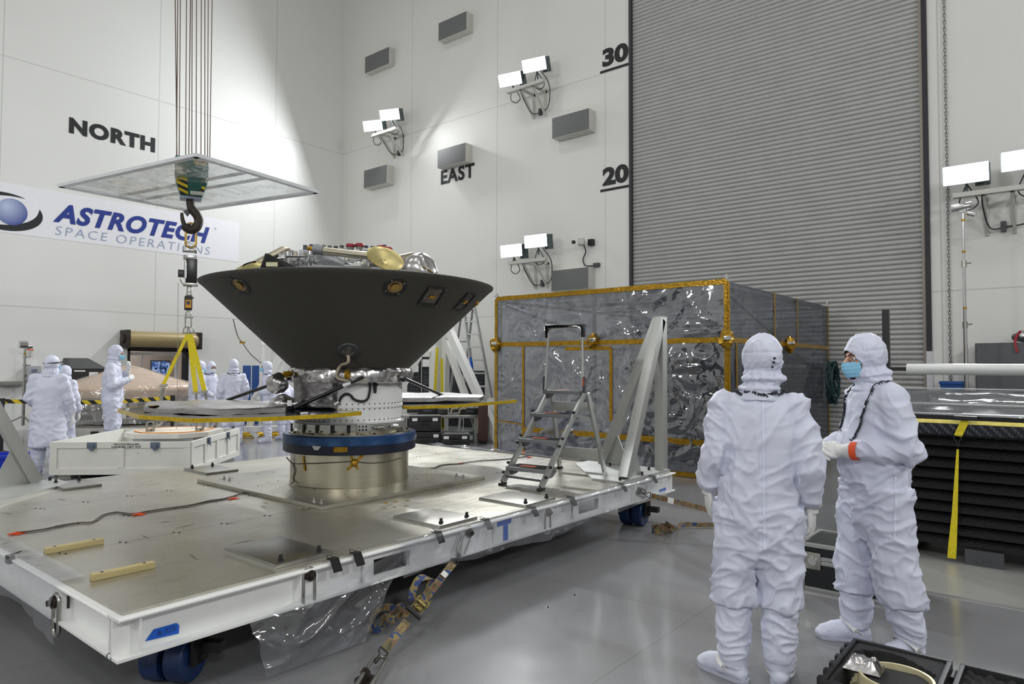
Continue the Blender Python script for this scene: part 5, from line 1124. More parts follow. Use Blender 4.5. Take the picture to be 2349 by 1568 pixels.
# ================================================================ right side
M_FPL = mat('pale_steel_sheet', (182, 182, 178), .35, .35, var=.06, vscale=2)
t = tag(MB().bb((18.15, -9.13, .0005), (22.5, -6.2, .012)).build('floor_sheet', M_FPL, smooth=0), 'pale steel sheet covering the floor in front of the louvred container', 'floor plate')
# louvred container
LY = -8.15; zt = YP(2250, 998, LY).z; z0 = .13
lc = thing('equipment_container', (20.2, -7.5, .012), 'black louvred container with a clear film covered top at the right edge', 'container')
M_LV = mat('black_louvre_paint', (15, 15, 17), .42, .1, var=.15, vscale=8, bump=.5, bscale=70)
LX0, LX1 = 18.55, 22.0
b = MB(); b.bb((LX0, LY+.06, z0), (LX1, -6.9, zt)); b.build('container_body', M_BLACK, lc, smooth=0)
nl = 10; dz = (zt-.02-z0)/nl
for i in range(nl):
    z = z0+i*dz; b = MB(); b.add([V((x, y, zz)) for x in (LX0, LX1) for y, zz in ((LY+.06, z), (LY, z+.01), (LY-.005, z+.03), (LY+.055, z+dz*.98))], [(0, 1, 5, 4), (1, 2, 6, 5), (2, 3, 7, 6), (0, 1, 2, 3), (4, 5, 6, 7)]); b.build('louvre', M_LV, lc, smooth=0)
def diamond():
    M = mat('diamond_plate', (66, 68, 74), .35, .7, var=.05); nt = M.node_tree; b_ = nt.nodes['Principled BSDF']; N = nt.nodes.new; L = nt.links.new
    tc = N('ShaderNodeTexCoord'); w = N('ShaderNodeTexWave'); w.inputs['Scale'].default_value = 9; w.wave_type = 'BANDS'; w.bands_direction = 'DIAGONAL'; w2 = N('ShaderNodeTexWave'); w2.inputs['Scale'].default_value = 16
    w2.bands_direction = 'X'; mm = N('ShaderNodeMath'); mm.operation = 'MULTIPLY'; L(tc.outputs['Object'], w.inputs[0]); L(tc.outputs['Object'], w2.inputs[0]); L(w.outputs['Fac'], mm.inputs[0]); L(w2.outputs['Fac'], mm.inputs[1])
    bp = N('ShaderNodeBump'); bp.inputs['Distance'].default_value = .01; L(mm.outputs[0], bp.inputs['Height']); L(bp.outputs['Normal'], b_.inputs['Normal']); return M
zd = YP(2250, 972, LY).z
b = MB(); b.bb((LX0, LY-.012, zt-.01), (LX1, LY+.05, zd)); b.build('tread_plate_edge', diamond(), lc, bevel=.01)
b = MB(); b.ribbon([V((LX0+(LX1-LX0)*i/30, LY-.0+.004*mn.noise(V((i*.8, 0, 1))), zd+.006)) for i in range(31)], .05, V((0, 1, .6)), .006); b.build('yellow_tape', mat('yellow_gold_tape', (232, 216, 120), .25, .2, var=.15, vscale=20), lc)
zr = YP(2250, 955, LY+.1).z
b = MB(); b.bb((LX0, LY+.06, zd), (LX1, LY+.14, zr)); b.build('front_bar', M_BLACKG, lc)
zb = YP(2250, 896, -6.95).z
b = MB(); b.bb((LX0, -7.02, zt), (LX1, -6.95, zb)); b.build('rear_frame', M_DGREY, lc, smooth=0)
def lid(u, v): y = LY+.1+(-6.95-LY-.1)*v; x = LX0+(LX1-LX0)*u; return V((x, y, zr+(zb-zr)*v+.02*mn.noise(V((x*3, y*4, 1)))+.01*math.sin(v*9)))
MB().grid(lid, 60, 24).build('clear_cover', film('clear_lid_film', (.93, .95, .97), .90, .16, .10, rough=.08, bump=.3, bscale=2), lc, smooth=180)
b = MB()
for f in (.0, .35, .98): p = lid(0, f); b.beam((LX0, p.y, p.z+.012), (LX1, p.y, p.z+.012), .02, .012)
b.build('cover_battens', M_ALU, lc, smooth=0)
b = MB(); b.bb((18.9, -7.9, zt-.05), (21.5, -7.1, zt+.02)); b.bb((19.1, -7.6, zt+.02), (20.6, -7.2, zt+.13)); b.build('container_contents', M_LGREY, lc, bevel=.02)
k = MB(); c = YP(2258, 1298, LY-.02); k.box((c.x, LY-.01, .07), (.26, .02, .13)); k.cyl((c.x-.03, LY-.02, .06), (c.x-.03, LY-.03, .06), .022, n=14); k.box((c.x+.05, LY-.022, .06), (.07, .006, .012)); k.build('hinge_plate', M_DGREY, lc)
b = MB(); 
for xx in (18.7, 20.4, 21.8): b.bb((xx, LY+.2, .0125), (xx+.1, -7.1, z0))
b.build('skid', M_BLACK, lc)
# yellow strap on the container
p0, p1, p2, p3, p4 = YP(2215, 963, LY-.03), YP(2197, 1000, LY-.03), YP(2197, 1030, LY-.03), YP(2190, 1180, LY-.035), YP(2183, 1280, LY-.035)
t = thing('container_strap', (p3.x, LY-.03, p4.z), 'yellow webbing strap with black hook down the louvred container', 'strap')
MB().ribbon([p0, p0.lerp(p1, .5), p1], .055, V((.9, 0, .3)), .004).build('webbing', M_YEL, t)
q = [p2.lerp(p3, i/6) for i in range(7)]+[p3.lerp(p4, i/6) for i in range(1, 7)]
b = MB(); N_ = len(q); vs = []
for i, p in enumerate(q): w = .008+.022*min(1, (i/(N_-1))*1.15); vs += [p-X*w-Y*.003, p+X*w-Y*.003, p+X*w+Y*.003, p-X*w+Y*.003]
b.add(vs, [(i*4+k, i*4+(k+1) % 4, (i+1)*4+(k+1) % 4, (i+1)*4+k) for i in range(N_-1) for k in range(4)]); b.build('webbing', M_YEL, t)
jhook(t, p1, (p2-p1).normalized(), X); k = MB(); k.box(p0+V((0, -.005, .015)), (.16, .05, .035)); k.build('strap_buckle', M_BLACK, t, bevel=.006)
# film roll on a black stand
RY_ = -6.3; a = YP(2081, 846, RY_); e_ = YP(2349, 848, RY_); e_ = a+(e_-a)*1.8
t = thing('film_roll', (a.x+1, RY_, a.z), 'long roll of clear polythene carried on a black stand', 'roll')
b = MB(); b.cyl(a, e_, .060, n=28); b.build('roll', mat('polythene_roll', (226, 228, 226), .22, var=.04, vscale=20, stretch=(.3, 4, 4), bump=.2, coat=.5), t)
t = thing('roll_stand', (YP(2033, 840, RY_).x, RY_, .013), 'black upright stand holding the polythene roll', 'stand')
pb = YP(2034, 840, RY_); pt_ = YP(2031, 710, RY_)
b = MB(); b.bb((pb.x-.035, RY_-.03, .013), (pb.x+.035, RY_+.03, pt_.z)); b.build('post', M_BLACK, t, bevel=.004)
b = MB(); b.bb((pb.x, RY_-.018, a.z-.02), (e_.x, RY_+.018, a.z+.02)); b.build('arm', M_BLACK, t)
b = MB(); b.bb((pb.x-.05, RY_-.35, .0125), (pb.x+.05, RY_+.1, .06)); b.bb((e_.x-.05, RY_-.03, .0125), (e_.x+.02, RY_+.03, a.z+.1)); b.build('foot', M_BLACK, t)
# tall light stand at right
sx_, sy_ = 18.56, -1.5
t = thing('light_stand', (sx_, sy_, 0), 'tall chrome telescopic light stand right of the roll-up door', 'light stand')
b = MB(); b.cyl((sx_, sy_, .3), (sx_, sy_, 2.3), .03, n=14); b.cyl((sx_, sy_, 2.3), (sx_, sy_, 3.3), .024, n=14); b.cyl((sx_, sy_, 3.3), (sx_, sy_, 4.2), .019, n=14); b.build('pole', M_CHROME, t)
for z in (2.3, 3.3):
    k = MB(); k.cyl((sx_, sy_, z-.06), (sx_, sy_, z+.05), .038, n=12); k.cyl((sx_, sy_, z), (sx_+.1, sy_, z+.01), .012, n=8); k.build('collar', M_STEEL, t)
for z in (2.55, 3.48, 4.0):
    k = MB(); k.cyl((sx_, sy_, z), (sx_, sy_, z+.035), .027, n=12); k.build('yellow_band', M_GOLD, t)
b = MB(); b.cyl((sx_-.16, sy_-.02, 4.22), (sx_+.12, sy_, 4.25), .06, n=14); b.box((sx_, sy_, 4.22), (.09, .09, .16)); b.cyl((sx_+.05, sy_, 4.12), (sx_+.16, sy_, 4.08), .03, n=10); b.build('mount_head', M_CHROME, t, bevel=.005)
for a_ in (0, 2.1, 4.2):
    b = MB(); b.beam((sx_, sy_, .55), (sx_+.7*math.cos(a_), sy_+.7*math.sin(a_), .02), .03, .03); b.build('leg', M_CHROME, t)
# grey cabinet by the wall, foil bag and blue bin
t = thing('grey_cabinet', (19.6, -.25, 0), 'dark grey metal cabinet against the wall at the right edge', 'cabinet')
zc_ = YP(2290, 786, -.5).z; xc_ = YP(2237, 830, -.5).x
b = MB(); b.bb((xc_, -.5, .001), (xc_+2.4, -.005, zc_)); b.build('carcass', mat('slate_grey_cabinet', (84, 86, 90), .5, .2, var=.05), t, bevel=.01)
b = MB(); b.bb((xc_+.02, -.515, .08), (xc_+1.18, -.5, zc_-.03)); b.build('door', mat('slate_grey_door', (88, 90, 94), .5, .2, var=.05), t, bevel=.006)
t = thing('foil_bag', YP(2345, 790, -.3), 'silver foil bag with a red strap on top of the grey cabinet', 'bag')
c = YP(2352, 775, -.3); c.z = zc_+.115; b = MB(); b.ell(c, (.17, .12, .09), 16, 10); b.v = [v+(v-c).normalized()*mn.noise(v*12)*.05 for v in b.v]; b.build('bag', M_FOIL, t, smooth=30)
b = MB(); q = c+V((-.1, -.13, .02)); b.ribbon(smooth_path([q+V((.05, 0, .06)), q, q+V((-.03, -.1, -.12)), q+V((0, -.12, -.3))], 4), .04, X, .004); b.build('strap', M_RED, t)
p = YP(2185, 880, -.25); t = thing('wall_shelf', (p.x, -.2, 1.1), 'small wire shelf on the wall behind the polythene roll', 'shelf')
zs_ = YP(2185, 893, -.25).z-.12; b = MB()
for x in (-.25, -.08, .08, .25): b.beam((p.x+x, -.42, zs_), (p.x+x, -.0, zs_), .01, .01)
for y in (-.42, -.2, -.01): b.beam((p.x-.28, y, zs_), (p.x+.28, y, zs_), .012, .012)
b.build('wire_rack', M_DGREY, t)
tote((p.x, -.22, zs_+.008), (.36, .3, .26), 0, 'blue plastic bin on the small wall shelf at right', M_BLUEBIN)
# road case behind the two people in front
cy0 = -9.62; A_ = YP(1842, 1352, cy0); zt2 = .335
rc = thing('road_case', (18.75, -9.2, .012), 'black road case with aluminium edging on the floor behind the two people', 'case')
x0, x1, y1 = A_.x-.02, YP(2066, 1330, cy0).x, cy0+.50
M_LAM = mat('black_laminate', (26, 27, 30), .35, var=.08)
b = MB(); b.bb((x0+.01, cy0+.01, .0005), (x1-.01, y1-.01, zt2-.005)); b.build('case_body', M_LAM, rc, smooth=0)
for z in (.012, .205, .235, zt2-.012):
    b = MB(); b.bb((x0, cy0, z-.014), (x1, cy0+.02, z+.014)); b.bb((x0, cy0, z-.014), (x0+.02, y1, z+.014)); b.bb((x0, y1-.02, z-.014), (x1, y1, z+.014)); b.bb((x1-.02, cy0, z-.014), (x1, y1, z+.014)); b.build('edge_trim', M_ALU, rc, bevel=.002)
for xx, yy in ((x0, cy0), (x1-.03, cy0), (x0, y1-.03), (x1-.03, y1-.03)):
    b = MB(); b.bb((xx-.003, yy-.003, .002), (xx+.033, yy+.033, zt2+.003)); b.build('corner_post', M_ALU, rc, bevel=.006)
for xx, z in ((x0+.09, .215), (x1-.10, .215)):
    b = MB(); b.bb((xx-.055, cy0-.008, z-.06), (xx+.055, cy0+.002, z+.06)); q = b.build('latch', M_STEEL, rc, bevel=.006); k = MB(); k.lathe([(.0, .012), (.03, .012), (.034, 0)], (xx, cy0-.006, z), 16, frame_z(-Y)); k.build('latch_knob', M_CHROME, q)
b = MB(); b.bb((x0+.33, cy0+.06, zt2-.004), (x0+.53, cy0+.16, zt2+.004)); q = b.build('handle_plate', M_CHROME, rc, bevel=.004); k = MB(); k.tube([(x0+.37, cy0+.11, zt2), (x0+.375, cy0+.11, zt2+.018), (x0+.485, cy0+.11, zt2+.018), (x0+.49, cy0+.11, zt2)], .008, 8); k.build('handle', M_BLACK, q)
# open foam lined case in the foreground
HZC = .22
A, B, D_ = ZP(1958, 1461, HZC), ZP(2186, 1514, HZC), ZP(1862, 1566, HZC)
ux = (B-A); W_ = ux.length; ux.normalize(); uy = Z.cross(ux)*-1; 
H_ = .62; rc2 = thing('foam_case', (A+ux*W_/2+uy*H_/2)-Z*HZC, 'open black foam lined equipment case in the foreground at right', 'case')
def CP(x, y, z): return V((A.x, A.y, 0))+ux*x+uy*y+Z*z
def cbox(x0, y0, z0, x1, y1, z1): return (CP((x0+x1)/2, (y0+y1)/2, (z0+z1)/2), (x1-x0, y1-y0, z1-z0), Matrix((ux, uy, Z)).transposed())
M_CASE = mat('black_case_plastic', (30, 30, 32), .5, var=.1, bump=.2, bscale=200); M_FOAM = mat('black_foam', (44, 44, 46), .95, var=.12, vscale=60, bump=.5, bscale=260)
b = MB()
for q in ((0, 0, .001, W_, .022, HZC), (0, H_-.022, .001, W_, H_, HZC), (0, .022, .001, .022, H_-.022, HZC), (W_-.022, .022, .001, W_, H_-.022, HZC), (.02, .02, .001, W_-.02, H_-.02, .02)): b.box(*cbox(*q))
b.build('case_shell', M_CASE, rc2, bevel=.008)
for yy in (.06, .14, .24, .34, .44, .54):
    k = MB(); k.box(*cbox(-.028, yy-.02, HZC-.075, .005, yy+.02, HZC-.015)); k.build('case_latch' if yy in (.14, .44) else 'case_rib', M_CASE, rc2, bevel=.006)
cx_, cy_ = .5*W_, .33; N_ = 96; b = MB(); vs = []
def rb(a):
    dx, dy = math.cos(a), math.sin(a); t = min([((W_-.024-cx_)/dx if dx > 0 else (.024-cx_)/dx) if abs(dx) > 1e-6 else 9, ((H_-.024-cy_)/dy if dy > 0 else (.024-cy_)/dy) if abs(dy) > 1e-6 else 9]); return t
def hole(a): 
    k = 3; s = (2*PI/k); return .245*(1+.13*math.cos(3*(a+PI/2+.35)))
for i in range(N_):
    a = 2*PI*i/N_; t = rb(a); h = min(hole(a), t-.02); sc_n = .004*math.sin(i*1.9)
    vs += [CP(cx_+math.cos(a)*t, cy_+math.sin(a)*t, HZC-.012), CP(cx_+math.cos(a)*(h+sc_n), cy_+math.sin(a)*(h+sc_n), HZC-.012), CP(cx_+math.cos(a)*(h+sc_n), cy_+math.sin(a)*(h+sc_n), .09)]
b.add(vs, [(i*3+k, ((i+1) % N_)*3+k, ((i+1) % N_)*3+k+1, i*3+k+1) for i in range(N_) for k in (0, 1)]); b.build('foam_insert', M_FOAM, rc2, smooth=0)
b = MB(); b.box(*cbox(.02, .02, .021, W_-.02, H_-.02, .095)); b.build('foam_base', M_FOAM, rc2, smooth=0)
b = MB(); b.prism([(math.cos(2*PI*i/40)*.13, math.sin(2*PI*i/40)*.13) for i in range(40) if not 26 < i < 33], .09, HZC-.02, Matrix.Translation(CP(cx_+.04, cy_+.02, 0)) @ Matrix((ux, uy, Z)).transposed().to_4x4()); b.build('foam_core', M_FOAM, rc2, smooth=0)
b = MB(); b.cyl(CP(cx_, cy_, .0955), CP(cx_, cy_, .0985), .26, n=48); b.build('cavity_lining', mat('cream_lining', (206, 198, 162), .6, var=.05), rc2)
k = MB(); k.box(*cbox(.05, .05, HZC-.03, .11, .10, HZC-.0105)); k.build('foam_recess', M_BLACK, rc2)
M_CREAM = mat('cream_ring', (214, 204, 164), .4, .1, var=.05)
t = thing('instrument_ring', CP(cx_+.04, cy_+.02, .099), 'cream coloured ring lying in the open foam case', 'ring')
b = MB(); b.lathe([(.145, .0), (.195, .0), (.195, .02), (.165, .022), (.152, .118), (.140, .118), (.145, .0)], CP(cx_+.04, cy_+.02, .0995), 64, cap=False); b.build('ring', M_CREAM, t)
t = thing('foil_pouch', CP(.12, .34, HZC-.012), 'crumpled silver pouch lying on the foam of the open case', 'pouch')
c = CP(.12, .34, HZC+.02)
def pch(u, v): e = min(u, 1-u, v, 1-v); x, y = (u-.5)*.16, (v-.5)*.12; return c+ux*x+uy*y+Z*(-.028+.045*min(1, e*5)+.012*mn.noise(V((u*6, v*6, 2)))*min(1, e*8))
b = MB(); b.grid(pch, 26, 20); b.grid(lambda u, v: pch(u, v)*1-Z*(.001+.0*u) if min(u, 1-u, v, 1-v) == 0 else c+ux*((u-.5)*.16)+uy*((v-.5)*.12)-Z*.03, 26, 20); b.build('pouch', M_FOIL, t, smooth=30)
# lid lying open to the right
lo = .02; b = MB()
lx0, lx1 = W_+.03, W_+.03+.60
for q in ((lx0, 0, .12, lx1, .022, HZC-.0), (lx0, H_-.022, .12, lx1, H_, HZC), (lx0, .022, .12, lx0+.022, H_-.022, HZC), (lx1-.022, .022, .12, lx1, H_-.022, HZC), (lx0, 0, .1, lx1, H_, .125)): b.box(*cbox(*q))
b.box(*cbox(lx0+.1, .05, .001, lx1-.1, H_-.05, .1)); b.build('case_lid', M_CASE, rc2, bevel=.008)
def egg(u, v): return CP(lx0+.02+(lx1-lx0-.04)*u, .02+(H_-.04)*v, HZC-.03+.018*math.sin(u*44)*math.sin(v*44))
MB().grid(egg, 84, 84).build('egg_crate_foam', M_FOAM, rc2, smooth=180)
for yy in (.12, .48):
    k = MB(); p, q = CP(W_-.005, yy-.05, HZC-.03), CP(W_-.005, yy+.05, HZC-.03); k.cyl(p+ux*.02, q+ux*.02, .016, n=10); k.build('case_hinge', M_CASE, rc2)
k = MB(); k.box(*cbox(lx0+.25, -.025, .15, lx0+.33, .003, HZC-.02)); k.build('case_latch', M_CASE, rc2, bevel=.005)
# small floor bolts
for px, py, L in ((1257, 1392, 'small floor anchor bolt, nearer of the two in the open floor'), (1318, 1364, 'small floor anchor bolt, farther of the two in the open floor')):
    c = ZP(px, py, 0); t = thing('floor_bolt', c, L, 'bolt', 'floor anchor bolts'); b = MB(); b.cyl(c+Z*.0003, c+Z*.002, .014, n=12); b.build('washer', M_STEEL, t); k = MB(); k.cyl(c+Z*.002, c+Z*.007, .008, n=6); k.build('bolt_head', M_IRON, t)
# ================================================================ white shipping crate
F1 = V((8.834, -11.472, 0)); ua = V((1.391, 1.295, 0)).normalized(); ub = V((-ua.y, ua.x, 0)); LA, LB = 1.90, 2.04; ZC0, ZC1 = .065, .52
def CQ(a, b_, z): return F1+ua*a+ub*b_+Z*z
RCR = Matrix((ua, ub, Z)).transposed()
crate = thing('shipping_crate', CQ(LA/2, LB/2, 0), 'open white wooden crate stencilled LANDER LIFT KIT behind the platform', 'crate')
def cb(bld, a0, b0, z0, a1, b1, z1): bld.box(CQ((a0+a1)/2, (b0+b1)/2, (z0+z1)/2), (a1-a0, b1-b0, z1-z0), RCR); return bld
def side(a0, b0, a1, b1, outer, nb, nm):
    """one framed crate side: board with battens"""
    b = MB(); horiz = abs(a1-a0) > abs(b1-b0); t = .02; s = outer
    if horiz:
        cb(b, a0, min(b0, b0-s*t), ZC0, a1, max(b0, b0-s*t), ZC1); o0, o1 = sorted((b0, b0+s*.018))
        cb(b, a0, o0, ZC1-.085, a1, o1, ZC1); cb(b, a0, o0, ZC0, a1, o1, ZC0+.085)
        for i in range(nb+1): x = a0+(a1-a0-.09)*i/nb; cb(b, x, o0, ZC0+.08, x+.09, o1, ZC1-.08)
    else:
        cb(b, min(a0, a0-s*t), b0, ZC0, max(a0, a0-s*t), b1, ZC1); o0, o1 = sorted((a0, a0+s*.018))
        cb(b, o0, b0, ZC1-.085, o1, b1, ZC1); cb(b, o0, b0, ZC0, o1, b1, ZC0+.085)
        for i in range(nb+1): y = b0+(b1-b0-.09)*i/nb; cb(b, o0, y, ZC0+.08, o1, y+.09, ZC1-.08)
    return b.build(nm, M_CRATE, crate, smooth=0)
fs = side(0, 0, LA, 0, -1, 2, 'crate_side'); side(0, LB, LA, LB, 1, 2, 'crate_side'); rs = side(LA, 0, LA, LB, 1, 4, 'crate_side'); side(0, 0, 0, LB, -1, 4, 'crate_side')
cb(MB(), 0, 0, ZC0, LA, LB, ZC0+.03).build('crate_floor', M_CRATE, crate, smooth=0)
for a in (.05, LA-.22):
    cb(MB(), a, .1, .001, a+.17, LB-.1, ZC0).build('crate_skid', M_CRATE, crate, smooth=0)
M_LATCH = mat('galvanised_latch', (116, 128, 144), .4, .8, var=.2)
def latch(a, b_, n):
    o = V(n); s = Z.cross(o); c = CQ(a, b_, ZC1-.045)+o*.022; R = Matrix((s, o, Z)).transposed(); b = MB(); b.box(c, (.13, .012, .085), R); b.box(c+o*.012-Z*.02, (.06, .016, .09), R); q = b.build('crate_latch', M_LATCH, crate, bevel=.006)
    k = MB(); k.tube([c+o*.02-Z*.05-s*.02, c+o*.03-Z*.085, c+o*.02-Z*.05+s*.02], .006, 6); k.build('latch_ring', M_LATCH, q)
latch(.56, 0, -ub); latch(1.42, 0, -ub); latch(LA, .62, ua); latch(LA, 1.45, ua)
text_mb('NCYTST0014-001', CQ(.86, -.019, ZC1-.045), ua, Z, .34, .026, .02).build('crate_stencil', M_INK, crate, smooth=0)
text_mb('LANDER LIFT KIT', CQ(.83, -.019, ZC1-.080), ua, Z, .40, .026, .02).build('crate_stencil', M_INK, crate, smooth=0)
# lift plate standing in the crate
M_LP = mat('lift_plate_white', (214, 210, 204), .45, var=.05)
t = thing('lift_plate', CQ(1.0, 1.15, .12), 'eight sided pale lift plate with steel shackles resting in the white crate', 'plate')
poly = [(.50, 1.0), (.80, .68), (1.45, .68), (1.78, .98), (1.78, 1.65), (1.45, 1.96), (.85, 1.96), (.50, 1.65)]
b = MB(); b.prism(poly, .49, .56, Matrix.Translation(F1) @ RCR.to_4x4()); b.build('plate', M_LP, t, smooth=0)
b = MB(); b.prism([((x-1.14)*.8+1.14, (y-1.32)*.82+1.32) for x, y in poly], .5605, .566, Matrix.Translation(F1) @ RCR.to_4x4()); b.build('cream_pad', mat('cream_pad', (226, 214, 198), .7, var=.06), t, smooth=0)
b = MB(); q = [V((0, 0, .568))+CQ((x-1.14)*.8+1.14, (y-1.32)*.82+1.32, 0) for x, y in poly]; b.tube(q+[q[0]], .008, 5); b.build('orange_piping', mat('orange_piping', (226, 146, 50), .6), t)
b = MB(); cb(b, .7, .85, ZC0+.031, 1.6, 1.8, .49); b.build('support_block', M_LGREY, t, smooth=0)
for (px, py) in ((345, 972), (458, 984), (489, 972)):
    c = DP(px, py, {345: 12.1, 458: 11.9, 489: 12.4}[px]); c.z = .62; k = MB(); k.tube(oval(c, Z, S3, .10, .05), .016, 8, True); k.box(c-Z*.04, (.05, .12, .05), RCR); k.build('plate_shackle', M_STEEL, t)
c = DP(475, 997, 12.0); k = MB(); k.box(V((c.x, c.y, .50)), (.05, .05, .09)); k.build('orange_tag', M_ORANGE, t)
t = thing('crate_lump', CQ(.7, .5, .12), 'dark rounded padding lying inside the white crate', 'padding'); b = MB(); b.ell(CQ(1.0, .22, .36), (.30, .12, .13), 20, 12); b.build('padding', M_RUB, t)
# ================================================================ heat shield under polythene on its cart
hc = DP(297, 890, 17.2); hc.z = 0; HR = 1.42
zr_ = HZ(889, hc.x, hc.y)
hs = thing('heat_shield', (hc.x, hc.y, .35), 'large tan conical heat shield under clear polythene at the back left', 'heat shield')
M_HS = mat('tan_heat_shield', (226, 192, 158), .7, var=.05)
za = HZ(838, hc.x, hc.y); b = MB()
b.lathe([(HR-.2, zr_-.20), (HR-.03, zr_-.16), (HR, zr_-.02), (HR-.02, zr_+.02), (.45, za-.14), (.18, za-.03), (0, za)], (hc.x, hc.y, 0), 72); b.build('shield', M_HS, hs)
def hcov(u, v):
    a = u*2*PI; k = v; prof = [(.02, za+.015), (.3, za-.06), (.7, za-.20), (HR+.02, zr_+.05), (HR+.05, zr_-.2), (HR+.08, .75), (HR+.10, .42)]; i = min(int(k*6), 5); f = k*6-i
    r = prof[i][0]*(1-f)+prof[i+1][0]*f; z = prof[i][1]*(1-f)+prof[i+1][1]*f; w = mn.noise(V((math.cos(a)*4, math.sin(a)*4, z*2)))
    r += (.05 if v > .5 else .01)*w+(.02*math.sin(a*24) if v > .62 else 0); return V((hc.x+r*math.cos(a), hc.y+r*math.sin(a), z+.01*w))
MB().grid(hcov, 96, 30).build('polythene_cover', film('cover_polythene', (.97, .97, .98), .95, .30, .14, hcol=(240, 236, 232), rough=.1, bump=.5, bscale=5), hs, smooth=180)
ct = thing('shield_cart', (hc.x, hc.y, 0), 'white wheeled cart carrying the tan heat shield', 'cart')
b = MB()
for i in range(8):
    a = i*PI/4+.2; b.beam((hc.x+1.15*math.cos(a), hc.y+1.15*math.sin(a), .2), (hc.x+1.15*math.cos(a), hc.y+1.15*math.sin(a), zr_-.21), .10, .10)
b.build('cart_posts', M_LGREY, ct, smooth=0)
b = MB(); b.lathe([(.9, .16), (1.42, .16), (1.42, .34), (.9, .34)], (hc.x, hc.y, 0), 12, cap=False); b.build('cart_base', mat('cart_white', (206, 204, 198), .5, var=.05), ct, smooth=0)
for i in range(4):
    a = i*PI/2+.6; c = V((hc.x+1.2*math.cos(a), hc.y+1.2*math.sin(a), .08)); k = MB(); k.cyl(c-S3*.03, c+S3*.03, .08, n=18); k.build('cart_wheel', M_RUB, ct)
b = MB()
for i in range(3):
    a = -1.5+i*.35; b.box((hc.x+1.43*math.cos(a), hc.y+1.43*math.sin(a), .25), (.06, .12, .06), rotz(a))
b.build('control_sockets', M_BLACK, ct)
# ================================================================ barrier with hazard tape
bp1, bp2 = DP(396, 910, 15.4), DP(6, 905, 15.4)
M_HZT = stripes('hazard_tape', (26, 25, 22), (232, 202, 42), 7.0, .75, (1, 2))
for c, L in ((bp1, 'black barrier post under the left solar wing tip'), (bp2, 'black barrier post at the left picture edge')):
    t = thing('barrier_post', (c.x, c.y, 0), L, 'post', 'black barrier posts'); b = MB(); b.cyl((c.x, c.y, .05), (c.x, c.y, .98), .032, n=14); b.build('post', M_BLACK, t)
    b = MB(); b.lathe([(.17, .0005), (.17, .02), (.06, .05), (.03, .06)], (c.x, c.y, 0), 24); b.build('base', M_RUB, t); b = MB(); b.cyl((c.x, c.y, .88), (c.x, c.y, .99), .042, n=14); b.build('belt_head', M_BLACK, t)
z_ = .94; mid = bp1.lerp(bp2, .5)
b = MB(); b.ribbon([V((p.x, p.y, .94-.16*math.sin(PI*i/30)*.35)) for i, p in ((i, bp1.lerp(bp2, i/30)) for i in range(31))], .075, Z, .004); tag(b.build('barrier_tape', M_HZT), 'yellow and black striped barrier tape stretched across the back left', 'tape')
a2, b2 = bp2, DP(78, 905, 16.6)
b = MB(); b.ribbon([V((p.x, p.y, .92-.03*i/10)) for i, p in ((i, a2.lerp(b2, i/10)) for i in range(11))], .06, Z, .004); tag(b.build('barrier_tape', stripes('hazard_tape_fine', (26, 25, 22), (222, 190, 42), 11, .75, (1, 2))), 'short run of striped barrier tape turning back from the left post', 'tape')
# ================================================================ left wall things
sp = V((.62, -9.55, 0)); zt_ = HZ(790, sp.x, sp.y, 45)
t = thing('light_stand', (sp.x, sp.y, 0), 'short light stand on casters by the left wall', 'light stand')
b = MB(); b.cyl((sp.x, sp.y, .15), (sp.x, sp.y, 1.2), .035, n=12); b.cyl((sp.x, sp.y, 1.2), (sp.x, sp.y, zt_-.1), .024, n=12); b.build('pole', M_STEEL, t)
b = MB(); b.cyl((sp.x, sp.y-.12, zt_), (sp.x, sp.y+.04, zt_), .09, n=16); b.cyl((sp.x, sp.y+.02, zt_-.06), (sp.x, sp.y+.14, zt_-.04), .05, n=12); b.build('lamp_head', M_CHROME, t)
for z in (1.3, 1.55, 1.75):
    k = MB(); k.cyl((sp.x, sp.y, z), (sp.x, sp.y, z+.06), .045, n=10); k.cyl((sp.x, sp.y, z+.03), (sp.x, sp.y+.12, z+.03), .014, n=6); k.build('collar', M_CHROME, t)
k = MB(); k.cyl((sp.x, sp.y, 1.83), (sp.x, sp.y, 1.87), .03, n=10); k.build('yellow_band', M_GOLD, t)
for a in (.3, 2.4, 4.5):
    b = MB(); e_ = V((sp.x+.45*math.cos(a), sp.y+.45*math.sin(a), .13)); b.beam((sp.x, sp.y, .38), e_, .03, .03); lg = b.build('leg', M_STEEL, t); k = MB(); k.cyl(e_+V((-.015, 0, -.06)), e_+V((.015, 0, -.06)), .07, n=16); k.build('caster', M_RUB, lg)
t = thing('control_box', (.1, -9.23, 1.2), 'grey electrical control box on the left wall beside the light stand', 'control box')
b = MB(); b.bb((.001, -9.37, 1.20), (.18, -9.08, 1.56)); b.build('enclosure', mat('enclosure_grey', (172, 174, 178), .45, var=.03), t, bevel=.01); k = MB(); k.bb((.181, -9.28, 1.40), (.186, -9.16, 1.48)); k.build('display', mat('lcd_grey', (120, 128, 150), .3), t); k = MB(); k.bb((.181, -9.25, 1.28), (.186, -9.18, 1.30)); k.build('red_label', M_RED, t)
t = thing('wall_notice', (.005, -9.27, 1.75), 'small white notice with an orange heading on the left wall', 'sign')
b = MB(); b.bb((.001, -9.34, 1.75), (.006, -9.20, 1.975)); b.build('sheet', M_LABEL, t, smooth=0); k = MB(); k.bb((.0062, -9.34, 1.945), (.0075, -9.20, 1.975)); k.build('heading', M_ORANGE, t)
k = MB()
for i in range(5): k.bb((.0062, -9.325, 1.915-i*.032), (.007, -9.325+.11*(1-.15*(i % 3)), 1.925-i*.032))
